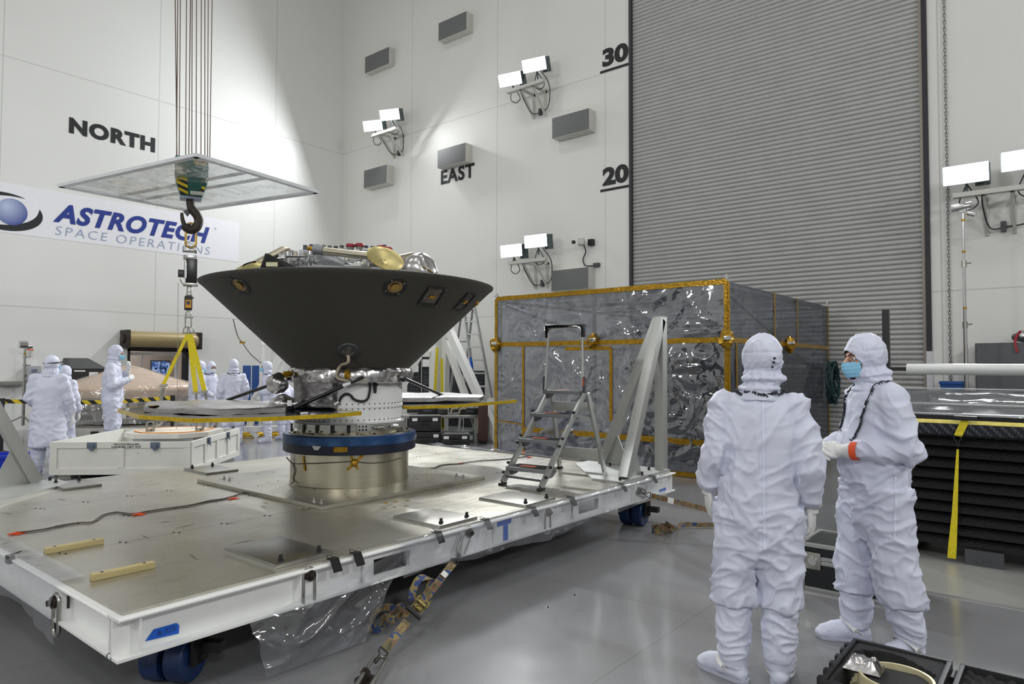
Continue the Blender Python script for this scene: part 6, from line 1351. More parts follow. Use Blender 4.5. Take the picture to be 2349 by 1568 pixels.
tag(k.build('notice_lines', M_DGREY, t, smooth=0), kind='stuff')
t = tag(MB().bb((.001, -9.95, 1.10), (.28, -9.42, 1.19)).build('wall_shelf', mat('grey_shelf', (136, 134, 130), .5, var=.05), bevel=.01), 'shallow grey shelf on the left wall behind the light stand', 'shelf')
# dark box with a sloped lid behind the heat shield
dc = DP(190, 850, 19.2); dc.x = max(dc.x, .55); zb0, zb1 = HZ(872, dc.x, dc.y), HZ(845, dc.x, dc.y); zb2 = HZ(821, dc.x, dc.y)
t = thing('dark_cabinet', (dc.x, dc.y, 0), 'black cabinet with a sloped lid standing behind the heat shield', 'cabinet')
w = .30; R = rotz(.0)
b = MB(); b.bb((dc.x-.3, dc.y-.36, .001), (dc.x+.3, dc.y+.34, zb1)); b.build('cabinet_body', M_BLACK, t, bevel=.01)
b = MB(); P = [V((dc.x+x, dc.y+y, zb1)) for x, y in ((-.32, -.38), (.32, -.38), (.32, .42), (-.32, .42))]+[V((dc.x+x, dc.y+y, zb2)) for x, y in ((-.16, -.36), (.16, -.36), (.16, .05), (-.16, .05))]
b.add(P, [(0, 1, 2, 3), (4, 5, 6, 7), (0, 1, 5, 4), (1, 2, 6, 5), (2, 3, 7, 6), (3, 0, 4, 7)]); b.build('sloped_lid', mat('dark_grey_lid', (66, 66, 68), .5, var=.04), t, smooth=0)
k = MB(); k.bb((dc.x+.301, dc.y+.03, zb1-.22), (dc.x+.305, dc.y+.22, zb1-.08)); k.build('white_label', M_LABEL, t); k = MB(); k.bb((dc.x+.301, dc.y-.28, zb1-.07), (dc.x+.305, dc.y-.05, zb1-.035)); k.build('name_strip', M_LABEL, t)
k = MB(); k.bb((dc.x-.1, dc.y+.36, zb1-.18), (dc.x+.2, dc.y+.50, zb1+.02)); k.build('side_handle', M_BLACK, t, bevel=.02)
# monitor behind the window
mp_ = V((-1.0, 0, 0)); a, e_ = XP(347, 826, -1.0), XP(390, 860, -1.0); lo_ = XP(347, 875, -1.0).z
t = thing('monitor', (-1.0, (a.y+e_.y)/2, .8), 'lit monitor showing camera views behind the small window', 'monitor')
def screen_mat():
    M = mat('monitor_picture', (60, 90, 150), .3, var=0); nt = M.node_tree; b_ = nt.nodes['Principled BSDF']; N = nt.nodes.new; L = nt.links.new
    tc = N('ShaderNodeTexCoord'); n = N('ShaderNodeTexNoise'); n.inputs['Scale'].default_value = 7; n.inputs['Detail'].default_value = 6; n.inputs['Distortion'].default_value = 1.2; L(tc.outputs['Object'], n.inputs[0])
    r = N('ShaderNodeValToRGB'); e = r.color_ramp.elements; e[0].position = .38; e[0].color = (*lin((10, 16, 40)), 1); e[1].position = .68; e[1].color = (*lin((226, 236, 250)), 1); x = e.new(.5); x.color = (*lin((60, 110, 190)), 1)
    L(n.outputs['Fac'], r.inputs[0]); L(r.outputs[0], b_.inputs['Emission Color']); b_.inputs['Emission Strength'].default_value = .8; b_.inputs['Base Color'].default_value = (.02, .02, .02, 1); return M
b = MB(); b.bb((-1.06, a.y, lo_), (-1.0, e_.y, a.z)); b.build('bezel', M_BLACKG, t)
M_SCR = screen_mat(); my = (a.y+e_.y)/2
for y0, y1 in ((a.y+.015, my-.012), (my+.012, e_.y-.015)):
    k = MB(); k.bb((-.999, y0, lo_+.02), (-.996, y1, a.z-.03)); k.build('screen', M_SCR, t, smooth=0)
k = MB(); k.bb((-.999, e_.y-.10, a.z-.025), (-.995, e_.y-.02, a.z-.005)); k.build('red_indicator', mat('red_banner', (200, 50, 50), .4), t)
b = MB(); b.bb((-1.15, my-.06, .001), (-1.07, my+.06, a.z-.2)); b.bb((-1.3, my-.3, .001), (-.95, my+.3, .04)); b.build('monitor_stand', M_BLACK, t)
# blue recycling box at the far left
t_ = tote(ZP(-12, 1100, .0)+V((-.15, .05, .0005)), (.62, .45, .34), .9, 'bright blue plastic box on the floor at the left picture edge', mat('bright_blue_plastic', (20, 52, 190), .4, var=.04))
# ================================================================ middle background
M_FRW = mat('frame_white_paint', (232, 232, 228), .4, var=.03)
def beams(name, L, cat, segs, m, parts='beam'):
    p0 = segs[0][0]; t = thing(name, (p0.x, p0.y, 0), L, cat)
    for p, q, w in segs: b = MB(); b.beam(p, q, w, w, ext=.02); b.build(parts, m, t, smooth=0, bevel=.004)
    return t
g = lambda px, py, d: DP(px, py, d)
D1 = 17.0
f1, f2, f3 = ZP(512, 980), ZP(560, 1002), ZP(662, 996)
t = beams('leaning_gantry', 'white steel support frame leaning behind the people at the middle back', 'frame', [
    (g(668, 775, D1), g(586, 912, D1), .17), (g(586, 912, D1), V((g(570, 990, D1).x, g(570, 990, D1).y, .03)), .12), (g(560, 984, D1-.8), g(672, 982, D1-.8), .12), (g(600, 712, D1), g(602, 790, D1), .09), (g(655, 820, D1), g(612, 930, D1), .10),
    (g(602, 790, D1), V((g(602, 980, D1).x, g(602, 980, D1).y, .03)), .07), (g(572, 984, D1-.8), V((g(590, 1000, D1-.8).x, g(590, 1000, D1-.8).y, .02)), .10), (g(650, 984, D1-.8), V((g(655, 1000, D1-.8).x, g(655, 1000, D1-.8).y, .02)), .10), (g(672, 835, D1), g(628, 830, D1), .06)], M_FRW)
D2 = 15.4
ft = lambda px, d: V((g(px, 960, d).x, g(px, 960, d).y, .02))
t = beams('hoist_stand', 'white steel A frame with yellow straps left of the tall ladder', 'frame', [
    (g(1000, 716, D2), ft(998, D2), .20), (g(1024, 752, D2), ft(1018, D2), .14), (g(1028, 752, D2-.3), ft(1146, D2-1.2), .16), (g(1020, 775, D2), ft(1105, D2-.8), .12), (g(962, 812, D2), g(900, 930, D2), .16), (g(985, 812, D2), g(945, 810, D2), .12), (g(1000, 730, D2), g(1028, 752, D2), .12)], M_FRW)
for q, L in (((1003, 797, 993, 985), 'yellow strap hanging on the white A frame, left strand'), ((1013, 822, 1016, 985), 'yellow strap hanging on the white A frame, right strand')):
    p, e_ = g(q[0], q[1], D2-.3), g(q[2], q[3], D2-.4); e_.z = max(e_.z, .02); s = thing('frame_strap', e_, L, 'strap', 'yellow straps on the A frame'); MB().ribbon([p, p.lerp(e_, .5), e_], .06, S3, .008).build('webbing', M_YEL, s)
# equipment racks
M_RACK = mat('black_rack', (24, 25, 28), .5, var=.1)
def rack(px0, px1, pyt, d, L):
    a, e_ = g(px0, 900, d), g(px1, 900, d); c = (a+e_)/2; ux_ = (e_-a); w = math.hypot(ux_.x, ux_.y); rz = math.atan2(ux_.y, ux_.x); h = HZ(pyt, c.x, c.y)
    t = thing('equipment_rack', (c.x, c.y, 0), L, 'rack', 'black equipment racks', rz); b = MB(); b.bb((-w/2, 0, .001), (w/2, .6, h)); b.build('rack_body', M_RACK, t, bevel=.008, local=True)
    r = random.Random(int(px0)); z = .2
    while z < h-.2:
        hh = r.choice((.09, .13, .18)); b = MB(); b.bb((-w/2+.04, -.014, z), (w/2-.04, 0, z+hh-.012)); q = b.build('rack_unit', mat('rack_unit_face', r.choice(((34, 36, 40), (48, 50, 56), (30, 32, 36))), .5, var=.1), t, smooth=0, local=True)
        for i in range(3): x = -w/2+.1+i*(w-.2)/2; MB().bb((x-.02, -.018, z+.02), (x+.02, -.0135, z+.05)).build('unit_control', M_DGREY, q, smooth=0, local=True)
        z += hh
    return t, w, h, c
r1, w, h, c = rack(934, 966, 822, 18.0, 'black instrument rack seen just right of the spacecraft')
r2, w, h, c = rack(967, 1002, 818, 18.0, 'black instrument rack with a white analyser on top half')
r3, w, h, c = rack(1024, 1062, 806, 18.4, 'black instrument rack between the white A frame legs')
r4, w, h, c = rack(1064, 1112, 850, 18.0, 'lower black instrument rack behind the tall ladder')
def insp(px0, py0, px1, py1, d, L):
    a, e_ = g(px0, py0, d), g(px1, py1, d); c = (a+e_)/2; t = thing('instrument', (c.x, c.y, min(a.z, e_.z)), L, 'instrument'); b = MB(); w = math.hypot(e_.x-a.x, e_.y-a.y); R = rotz(math.atan2((e_-a).y, (e_-a).x))
    b.box(c, (w, .08, abs(a.z-e_.z)), R); b.build('case', M_WHITE, t, bevel=.006); fwd = V((CAM.x-c.x, CAM.y-c.y, 0)).normalized(); k = MB(); k.box(c+fwd*.044-V((w*.15, 0, 0)), (w*.5, .006, abs(a.z-e_.z)*.6), R); k.build('display', M_DGREY, t)
insp(969, 824, 986, 841, 17.85, 'white instrument with a dark display in the second rack'); insp(945, 838, 960, 853, 17.85, 'white instrument with a display in the first rack')
# table with equipment
ta, tb = g(916, 953, 14.3), g(1100, 953, 14.3); zt_ = HZ(951, tb.x, tb.y); c = (ta+tb)/2; ut = (tb-ta); ut.z = 0; tw = ut.length; ut.normalize(); vt = Z.cross(ut)
t = thing('work_table', (c.x, c.y, 0), 'steel work table loaded with equipment behind the right solar wing', 'table'); RT_ = Matrix((ut, vt, Z)).transposed()
def TP(x, y, z): return V((c.x, c.y, 0))+ut*x+vt*y+Z*z
b = MB(); b.box(TP(0, .35, zt_-.03), (tw, .75, .06), RT_); b.build('table_top', M_STEEL, t, bevel=.004)
for x in (-tw/2+.08, 0, tw/2-.08):
    for y in (.05, .65): b = MB(); b.box(TP(x, y, (zt_-.06)/2+.001), (.06, .06, zt_-.062), RT_); b.build('leg', M_STEEL, t)
b = MB(); b.box(TP(0, .35, .18), (tw-.1, .6, .03), RT_); b.build('lower_shelf', M_DGREY, t)
for i, (x, w, h, L) in enumerate(((-.25, .42, .16, 'black equipment box at the left end of the steel table'), (.02, .3, .10, 'black equipment box in the middle of the steel table'), (.62, .4, .13, 'black equipment box at the right end of the steel table'))):
    q = thing('equipment_box', TP(x, .35, zt_), L, 'box', 'black boxes on the steel table'); b = MB(); b.box(TP(x, .35, zt_+h/2+.001), (w, .4, h), RT_); b.build('case', M_BLACK, q, bevel=.015); k = MB(); k.box(TP(x, .148, zt_+h*.5), (w*.4, .006, h*.3), RT_); k.build('panel', M_DGREY, q)
for i, x in enumerate((.30, .47)):
    q = thing('hose_elbow', TP(x, .12, zt_), ('left', 'right')[i]+' white curved hose end lying on the steel table', 'hose', 'white hose ends'); MB().tube(smooth_path([TP(x-.06, .1, zt_+.025), TP(x-.05, .1, zt_+.10), TP(x+.02, .1, zt_+.125), TP(x+.08, .1, zt_+.12)], 5), .024, 10).build('hose', M_BEIGE, q)
# black transit cases
def tcase(px, d, w, h, dd, L, z0=.001):
    c = g(px, 960, d); rz = math.atan2(ut.y, ut.x); t = thing('transit_case', (c.x, c.y, z0), L, 'case', 'black transit cases', rz)
    b = MB(); b.bb((-w/2, 0, 0), (w/2, dd, h*.62)); b.build('case_base', M_BLACK, t, bevel=.015, local=True); b = MB(); b.bb((-w/2, 0, h*.64), (w/2, dd, h)); b.build('case_lid', M_BLACK, t, bevel=.015, local=True)
    for x in (-w*.32, w*.32): k = MB(); k.bb((x-.05, -.008, h*.66), (x+.05, .004, h*.86)); k.build('white_label', M_LABEL, t, smooth=0, local=True)
    k = MB(); k.bb((-.09, -.03, h*.42), (.09, .002, h*.56)); k.build('handle', M_RUB, t, bevel=.008, local=True); return t
tcase(975, 13.6, .62, .30, .45, 'upper black transit case of the stack beside the blue pedestal ring', .315); tcase(975, 13.55, .68, .30, .5, 'lower black transit case of the stack beside the blue pedestal ring'); tcase(1045, 13.35, .55, .28, .45, 'single black transit case under the steel table')
# brown lectern and white box
c = g(1108, 960, 14.2); t = thing('brown_case', (c.x, c.y, 0), 'narrow brown upright case beside the film tent', 'case', None, .7); b = MB(); b.bb((-.10, -.1, .05), (.10, .12, .80)); b.build('case', mat('brown_leather', (78, 52, 42), .6, var=.1), t, bevel=.03, local=True); b = MB(); b.bb((-.08, -.08, .001), (.08, .1, .05)); b.build('base', M_BLACK, t, local=True); k = MB(); k.tube([(-.05, 0, .80), (-.04, 0, .86), (.04, 0, .86), (.05, 0, .80)], .012, 6); k.build('handle', M_BLACK, t, local=True)
c = g(1127, 960, 14.8); t = thing('white_cabinet', (c.x, c.y, 0), 'white cabinet just left of the film tent', 'cabinet', None, .7); b = MB(); b.bb((-.2, -.15, .12), (.2, .25, .85)); b.build('body', M_WHITE, t, bevel=.01, local=True); b = MB(); b.bb((-.21, -.16, .001), (.21, .26, .12)); b.build('plinth', M_WHITE, t, bevel=.01, local=True)
# tall aluminium stepladder
DL = 15.6
lt1, lt2 = g(1062, 690, DL), g(1086, 690, DL); lb1, lb2 = g(1104, 960, DL-.55), g(1145, 960, DL-.55); lb1.z = lb2.z = .01
t = thing('stepladder', ((lb1.x+lb2.x)/2, (lb1.y+lb2.y)/2, 0), 'tall aluminium stepladder between the spacecraft and the film tent', 'ladder')
for p, q in ((lt1, lb1), (lt2, lb2)): b = MB(); b.beam(p, q, .07, .035); b.build('rail', M_LALU, t, smooth=0)
for p, dx in ((lt1, -.5), (lt2, -.5)): b = MB(); q = g(1020, 960, DL+.6) if p is lt1 else g(1052, 960, DL+.9); q.z = .01; b.beam(p, q, .05, .03); b.build('rear_rail', M_LALU, t, smooth=0)
for i in range(10):
    f = .06+i*.095; b = MB(); b.beam(lt1.lerp(lb1, f), lt2.lerp(lb2, f), .03, .08, side=Z); b.build('step', M_LALU, t, smooth=0)
for f in (.3, .55, .8):
    b = MB(); q1 = g(1020, 960, DL+.6); q2 = g(1052, 960, DL+.9); q1.z = q2.z = .01; b.beam(lt1.lerp(q1, f), lt2.lerp(q2, f), .03, .03); b.build('rear_brace', M_LALU, t, smooth=0)
k = MB(); p = lt1.lerp(lb1, .42); q = lt1.lerp(lb1, .50); k.beam(p+V((.02, -.02, 0)), q+V((.02, -.02, 0)), .04, .04); k.build('blue_label', M_BLUET, t, smooth=0)
# blue cabinets and white bench at the far wall
for i, (px0, px1, L) in enumerate(((556, 575, 'left of the two blue cabinets at the far corner'), (577, 594, 'right of the two blue cabinets at the far corner'))):
    a, e_ = g(px0, 900, 20.0), g(px1, 900, 20.0); c = (a+e_)/2; h = HZ(838, c.x, c.y); w = (e_-a).length; rz = math.atan2((e_-a).y, (e_-a).x)
    t = thing('blue_cabinet', (c.x, c.y, 0), L, 'cabinet', 'blue cabinets', rz); b = MB(); b.bb((-w/2, 0, .001), (w/2, .45, h)); b.build('body', M_BLUEBIN, t, bevel=.01, local=True); b = MB(); b.bb((-w/2+.02, -.014, .08), (w/2-.02, 0, h-.05)); b.build('door', M_BLUEBIN, t, bevel=.006, local=True); k = MB(); k.bb((w/2-.07, -.03, h*.5), (w/2-.05, -.013, h*.5+.14)); k.build('handle', M_STEEL, t, local=True)
c = g(493, 900, 18.8); t = thing('white_bench', (c.x, c.y, 0), 'white bench with small fittings behind the talking pair', 'table', None, .9); h = HZ(893, c.x, c.y); b = MB(); b.bb((-.45, -.3, h-.05), (.45, .3, h)); b.build('bench_top', M_WHITE, t, bevel=.005, local=True)
for x in (-.4, .4):
    for y in (-.25, .25): b = MB(); b.bb((x-.03, y-.03, .001), (x+.03, y+.03, h-.05)); b.build('leg', M_DGREY, t, local=True)
for i, x in enumerate((-.12, .08)):
    q = thing('small_fitting', (c.x, c.y, h), ('left', 'right')[i]+' small grey fitting on the white bench', 'fitting', 'small fittings', .9); b = MB(); b.box((x, 0, .04), (.09, .09, .078)); b.build('body', M_DGREY, q, bevel=.01, local=True); k = MB(); k.cyl((x, 0, .079), (x, 0, .11), .02, n=10); k.build('cap', M_STEEL, q, local=True)
# yellow cable coils on the floor
M_YC = mat('yellow_cable', (214, 176, 36), .5, var=.1)
for px, py, L in ((572, 1000, 'yellow cable coil on the floor behind the crate, left'), (633, 998, 'yellow cable coil on the floor behind the crate, right')):
    c = ZP(px, py, 0); r = random.Random(px); pts = [V((c.x+(.22+.10*r.random())*math.cos(i*.42), c.y+(.30+.12*r.random())*math.sin(i*.42), .016+.012*(i//15)+.012*r.random())) for i in range(75)]
    t = thing('cable_coil', (c.x, c.y, 0), L, 'cable', 'yellow cable coils'); MB().tube(pts, .014, 6).build('cable', M_YC, t)
# thin cable hanging from the shell towards the frame
t = thing('hanging_cable', g(600, 835, 15.2), 'thin cable with a gold tag hanging behind the backshell', 'cable'); P = [g(535, 732, 14.5), g(545, 770, 14.8), g(557, 787, 15), g(575, 812, 15.1), g(600, 833, 15.2)]
MB().tube(smooth_path(P, 5), .010, 6).build('wire', M_CABLE, t); k = MB(); k.box(g(556, 785, 14.95), (.08, .08, .04), .4); k.build('gold_tag', M_GOLD, t)
# ================================================================ people in cleanroom suits
M_SUIT = mat('white_cleanroom_suit', (212, 214, 231), .6, var=.015, vscale=10, bump=.85, bscale=6)
M_SUITW = mat('white_cotton_suit', (222, 222, 230), .7, var=.02, bump=.15, bscale=200)
M_GLOVE = mat('white_glove', (220, 219, 216), .55, var=.03, bump=.2, bscale=120)
M_BOOT = mat('white_boot_cover', (212, 214, 231), .6, var=.015, bump=.8, bscale=7)
for M_ in (M_SUIT, M_BOOT):
    for n_ in M_.node_tree.nodes:
        if n_.type == 'TEX_NOISE' and n_.inputs['Detail'].default_value == 4: n_.noise_type = 'RIDGED_MULTIFRACTAL'; n_.inputs['Roughness'].default_value = .3; n_.inputs['Distortion'].default_value = .8; n_.inputs['Detail'].default_value = 3
M_SOLE = mat('grey_sole', (176, 178, 192), .7, var=.04)
M_SKIN = mat('skin', (206, 158, 136), .5, var=.06, vscale=20, sub=.1)
M_MASK = mat('blue_face_mask', (138, 196, 226), .7, var=.03, bump=.2, bscale=160)
M_MASKW = mat('white_face_mask', (222, 228, 236), .7, var=.03)
M_EYE = mat('eye_white', (232, 228, 224), .2, var=0); M_IRIS = mat('dark_iris', (46, 36, 30), .2, var=0); M_BROW = mat('dark_brown_hair', (70, 50, 40), .8, var=.1)
M_CUFF = mat('orange_cuff', (226, 84, 40), .6, var=.03)
M_SEAM = mat('white_seam', (218, 220, 238), .6, var=.01)
def ridge(p): return 1-abs(mn.noise(p))*2
def loft(mb, rings, n=28):
    vs = []
    for c, rx, ry in rings:
        c = V(c); vs += [c+V((rx*math.cos(2*PI*i/n), ry*math.sin(2*PI*i/n), 0)) for i in range(n)]
    k = len(rings); mb.add(vs, [(j*n+i, j*n+(i+1) % n, (j+1)*n+(i+1) % n, (j+1)*n+i) for j in range(k-1) for i in range(n)]+[tuple(range(n))[::-1], tuple(range((k-1)*n, k*n))])
def glove_mb(side, curl, vox, cuff=.07, spread=1.0):
    """side: +1 left hand, -1 right hand; wrist at the origin, fingers along +y, back of the hand +z"""
    b = MB(); s = side; b.ell((0, .048, -.002), (.043, .054, .019), 18, 12); b.ell((s*.022, .032, -.010), (.024, .036, .018), 12, 8)
    b.tube([(0, -cuff, 0), (0, -cuff*.5, 0), (0, 0, 0), (0, .025, 0)], [.045, .041, .031, .031], 14)
    for i, (x, y, L, r) in enumerate(((.031, .088, .074, .0098), (.0105, .096, .082, .0102), (-.0105, .093, .077, .0098), (-.030, .082, .060, .0088))):
        p = V((s*x, y-.02, 0)); P = [p, V((s*x, y, 0))]; a = 0; d = s*(x*1.2*spread)
        for j, f in enumerate((.42, .32, .26)):
            a += curl[i]*(.7, 1.0, .8)[j]; P.append(P[-1]+V((math.sin(d)*math.cos(a), math.cos(d)*math.cos(a), -math.sin(a)))*(L*f))
        b.tube(P, [r*1.1, r*1.12, r*1.02, r*.95, r*.8], 10); b.ell(P[-1], r*.82, 10, 6)
    th = curl[4]; P = [V((s*.020, .012, -.006)), V((s*.042, .040, -.012)), V((s*(.058-.01*th), .068, -.020-.014*th)), V((s*(.062-.03*th), .094, -.028-.03*th))]
    b.tube(P, [.016, .0135, .0118, .0095], 10); b.ell(P[-1], .0098, 10, 6)
    return remesh(b, vox, 2)
def person(loc, f, label, H=1.76, pose=None, vox=.010, hem=.40, smock=None, face=None, mat_=None, hoodopen=True, fold=1.0, group=None, head_yaw=0, head_pitch=0, strap=True, seamb=False, lanyard=None, cuff=None, goggles=False, snaps=False):
    k = H/1.785; Mz = mat_ or M_SUIT; rz = math.atan2(f[1], f[0])-PI/2
    J = dict(pel=(0, 0, .93), chest=(0, -.01, 1.27), neck=(0, -.02, 1.47), head=(0, .01, 1.635), shL=(-.175, -.015, 1.405), shR=(.175, -.015, 1.405), elL=(-.245, -.03, 1.13), elR=(.245, -.03, 1.13), wrL=(-.25, .08, .93), wrR=(.25, .08, .93), hdL=(-.02, .2, -1), hdR=(.02, .2, -1), bkL=(-1, .2, 0), bkR=(1, .2, 0),
             hipL=(-.10, 0, .88), hipR=(.10, 0, .88), knL=(-.115, .02, .49), knR=(.115, .02, .49), anL=(-.115, -.02, .085), anR=(.115, -.02, .085), ftL=(-.25, 1), ftR=(.25, 1), belly=.0, rx=1.0, crotch=.64, curl=(.35, .4, .45, .5, .3))
    J.update(pose or {})
    P = {a: (V(b)*k if isinstance(b, tuple) and len(b) == 3 else b) for a, b in J.items()}
    root = thing('person', loc, label, 'person', group, rz); rx = J['rx']
    # --- coverall: torso, sleeves and trouser legs in one skin
    b = MB(); pe, ch, ne = P['pel'], P['chest'], P['neck']; cr = J['crotch']*k
    mid = (P['hipL']+P['hipR'])/2
    loft(b, [((mid.x, mid.y, cr), .10*k, .09*k), ((mid.x, mid.y, cr+.10*k), .17*k*rx, .135*k), ((pe.x, pe.y, pe.z-.06*k), .195*k*rx, .152*k), (pe+Z*.06*k+Y*J['belly']*.6, .195*k*rx, (.150+J['belly']*.5)*k), (pe.lerp(ch, .5)+Y*J['belly'], .192*k*rx, (.150+J['belly']*.6)*k), (ch, .205*k*rx, .145*k), (ch.lerp(ne, .45), .198*k*rx, .128*k), (ch.lerp(ne, .72), .165*k*rx, .112*k), (ne-Z*.015, .10*k, .088*k), (ne+Z*.03*k, .075*k, .075*k)], 32)
    for s in 'LR':
        sh, el, wr = P['sh'+s], P['el'+s], P['wr'+s]; sg = -1 if s == 'L' else 1
        b.tube([ne+X*sg*.045*k-Z*.035*k, (ne-Z*.05*k).lerp(sh, .55), sh-Z*.012*k], [.062*k, .070*k, .076*k], 16); b.tube([ch.lerp(ne, .6)+X*sg*.08*k, sh, sh.lerp(el, .35), sh.lerp(el, .75), el], [.080*k, .078*k, .081*k, .076*k, .074*k], 16); b.ell(sh, .079*k, 16, 10); b.ell(el, .074*k, 14, 10)
        b.tube([el, el.lerp(wr, .4), el.lerp(wr, .85), wr], [.073*k, .068*k, .056*k, .047*k], 16)
        hi, kn, an = P['hip'+s], P['kn'+s], P['an'+s]
        if smock is None:
            e = kn.lerp(an, max(0, (kn.z-hem*k)/(kn.z-an.z)))
            b.tube([hi+Z*.02, hi.lerp(kn, .35), hi.lerp(kn, .75), kn, e+Z*.03*k, e], [.125*k, .120*k, .108*k, .106*k, .114*k, .113*k], 18)
        else: b.tube([hi, hi.lerp(kn, .6)], [.12*k, .13*k], 16)
    if smock is not None: loft(b, [((mid.x, mid.y, smock*k), .235*k*rx, .20*k), ((mid.x, mid.y, smock*k+.02), .24*k*rx, .205*k), ((mid.x, mid.y, (smock+.25)*k), .225*k*rx, .18*k), (pe, .205*k*rx, .16*k)], 32)
    els = [P['elL'], P['elR'], P['knL'], P['knR']]
    def fd(p, n):
        w = mn.noise(p*2.5+V((loc[0], loc[1], 0))); sx = 1 if p.x > 0 else -1
        q = V((p.x*5+sx*p.z*2.8+w, p.y*5+w*.6, p.z*6.2-sx*p.x*4+w*1.8)); r1 = max(0, ridge(q))**2.4
        q2 = V((p.x*11-p.z*3+w*2, p.y*11, p.z*14+w*2)); r2 = max(0, ridge(q2))**2.5
        core = abs(p.x-ch.x) < .17*k and p.z > 1.12*k; am = .45 if core else .85
        for e in els: am += .9*math.exp(-((p-e).length/.13)**2)
        low = max(0, min(1, (1.05*k-p.z)/.3)); big = .012*mn.noise(V((p.x*4, p.y*4, p.z*2.4)))
        return p+n*((r1*.017+r2*.009-.007)*am*fold*(1+.1*low)+big*fold*(1 if p.z < 1.2*k else .4))
    cov = remesh(b, vox, 4, fd); cv = cov.build('coverall' if smock is None else 'smock', Mz, root, smooth=180, local=True)
    bv = BVHTree.FromPolygons([tuple(v) for v in cov.v], cov.f)
    if seamb:
        for side in seamb:
            pts = []
            for i in range(60):
                z = (1.44-.78*i/59)*k; o, d = (V((ch.x+.02, -1, z)), Y) if side == 'back' else (V((-1, mid.y-.03+.04*(1.44-z/k), z)), X)
                h = bv.ray_cast(o, d)
                if h[0] is not None: pts.append(h[0]-d*.0015)
            if side == 'side': pts = [p for p in pts if p.z < 1.0*k]
            if len(pts) > 4: sd = X if side == 'back' else Y; MB().ribbon(pts, .012, sd, .003).build('coverall_seam', M_SEAM, cv, local=True)
    # --- head, hood
    hc = P['head']; RH = Matrix.Rotation(head_yaw, 3, 'Z') @ Matrix.Rotation(head_pitch, 3, 'X'); hk = k*1.0
    def hp(x, y, z): return hc+RH @ (V((x, y, z))*hk)
    b = MB(); b.ell(hp(0, -.012, .022), (.074*hk, .092*hk, .100*hk), 22, 16, RH); b.ell(hp(0, .020, -.048), (.057*hk, .068*hk, .064*hk), 18, 12, RH); b.ell(hp(0, .066, .030), (.056*hk, .020*hk, .013*hk), 14, 8, RH)
    b.tube([hp(0, .078, .022), hp(0, .094, .002), hp(0, .104, -.016)], [.009*hk, .011*hk, .015*hk], 10)
    for s in (-1, 1): b.ell(hp(s*.040, .056, -.012), (.020*hk, .020*hk, .016*hk), 10, 8, RH); b.ell(hp(s*.076, -.012, -.005), (.012*hk, .022*hk, .032*hk), 10, 8, RH)
    b.ell(hp(0, .078, -.056), (.022*hk, .012*hk, .010*hk), 10, 6, RH)
    b.tube([hp(0, -.02, -.05), ne-Z*.05*k], [.055*k, .060*k], 14)
    def sock(p, n):
        l = RH.inverted() @ (p-hc)/hk
        for s in (-1, 1):
            d = V((l.x-s*.031, l.z-.010)).length
            if l.y > .04 and d < .022: p = p-(RH @ Y)*(.012*(1-(d/.022)**2))*hk
        return p
    remesh(b, .005 if vox < .012 else .009, 2, sock).build('body', M_SKIN, root, smooth=180, local=True)
    op = face is not None
    if op:
        for s in (-1, 1):
            e = MB(); c = hp(s*.031, .066, .010); e.ell(c, .0125*hk, 14, 10); eo = e.build('eye', M_EYE, root, local=True); i_ = MB(); i_.ell(c+RH @ (V((-.002, .0095, 0))*hk), (.0055*hk, .004*hk, .0055*hk), 10, 8, RH); i_.build('iris', M_IRIS, eo, local=True)
            e = MB(); e.tube([hp(s*.014, .089, .030), hp(s*.032, .086, .036), hp(s*.050, .072, .030)], [.0035*hk, .0045*hk, .003*hk], 8); e.build('eyebrow', M_BROW, root, local=True)
    h = MB(); h.ell(hp(0, -.022, .024), (.096*hk, .114*hk, .122*hk), 26, 18, RH); h.ell(hp(0, .0, -.05), (.084*hk, .092*hk, .088*hk), 20, 14, RH)
    h.tube([hp(0, -.025, -.02), hp(0, -.03, -.11), ne+Z*.02*k, ne-Z*.03*k], [.092*hk, .086*hk, .088*hk, .112*hk], 20)
    h.ell(ne+Z*.030*k, (.104*k, .098*k, .026*k), 20, 10); h.ell(hp(0, -.03, -.088), (.108*hk, .104*hk, .024*hk), 22, 10, RH)
    def hf(p, n):
        w = mn.noise(p*6); r = max(0, ridge(V((p.x*9+w, p.y*9, p.z*15+w*2))))**2; r2 = max(0, ridge(V((p.x*22, p.y*22, p.z*26+w*3))))**2.5
        lz = ((RH.inverted() @ (p-hc))/hk).z; gv = math.exp(-((lz+.045)/.014)**2)*.010+math.exp(-((lz-.045)/.006)**2)*.003
        return p+n*((r*.009+r2*.005-.004)*(1.0 if p.z < hc.z else .6)-gv+(.006*math.sin(math.atan2(p.x-hc.x, p.y-hc.y)*17)*math.exp(-((lz+.085)/.03)**2)))
    hm = remesh(h, .006 if vox < .012 else .010, 2, hf)
    if op or hoodopen:
        keep = []
        for fc in hm.f:
            c = V((0, 0, 0))
            for i in fc: c += hm.v[i]
            l = RH.inverted() @ (c/len(fc)-hc)/hk
            keep.append(not (l.y > .02 and (l.x/.064)**2+((l.z+.024)/.084)**2 < 1))
        hm.f = [fc for fc, kk in zip(hm.f, keep) if kk]; hm.mi = [0]*len(hm.f)
    ho = hm.build('hood', M_SUITW if mat_ is M_SUITW else Mz, root, smooth=180, local=True)
    if snaps:
        hb = BVHTree.FromPolygons([tuple(v) for v in hm.v], hm.f)
        for lz in (.015, -.005, -.028):
            o_ = hp(.0, -.3, lz); q = hb.ray_cast(o_, RH @ Y)
            if q[0] is not None: MB().cyl(q[0]-q[1]*.001, q[0]+q[1]*.004, .006, n=10).build('hood_snap', M_BLACK, ho, local=True)
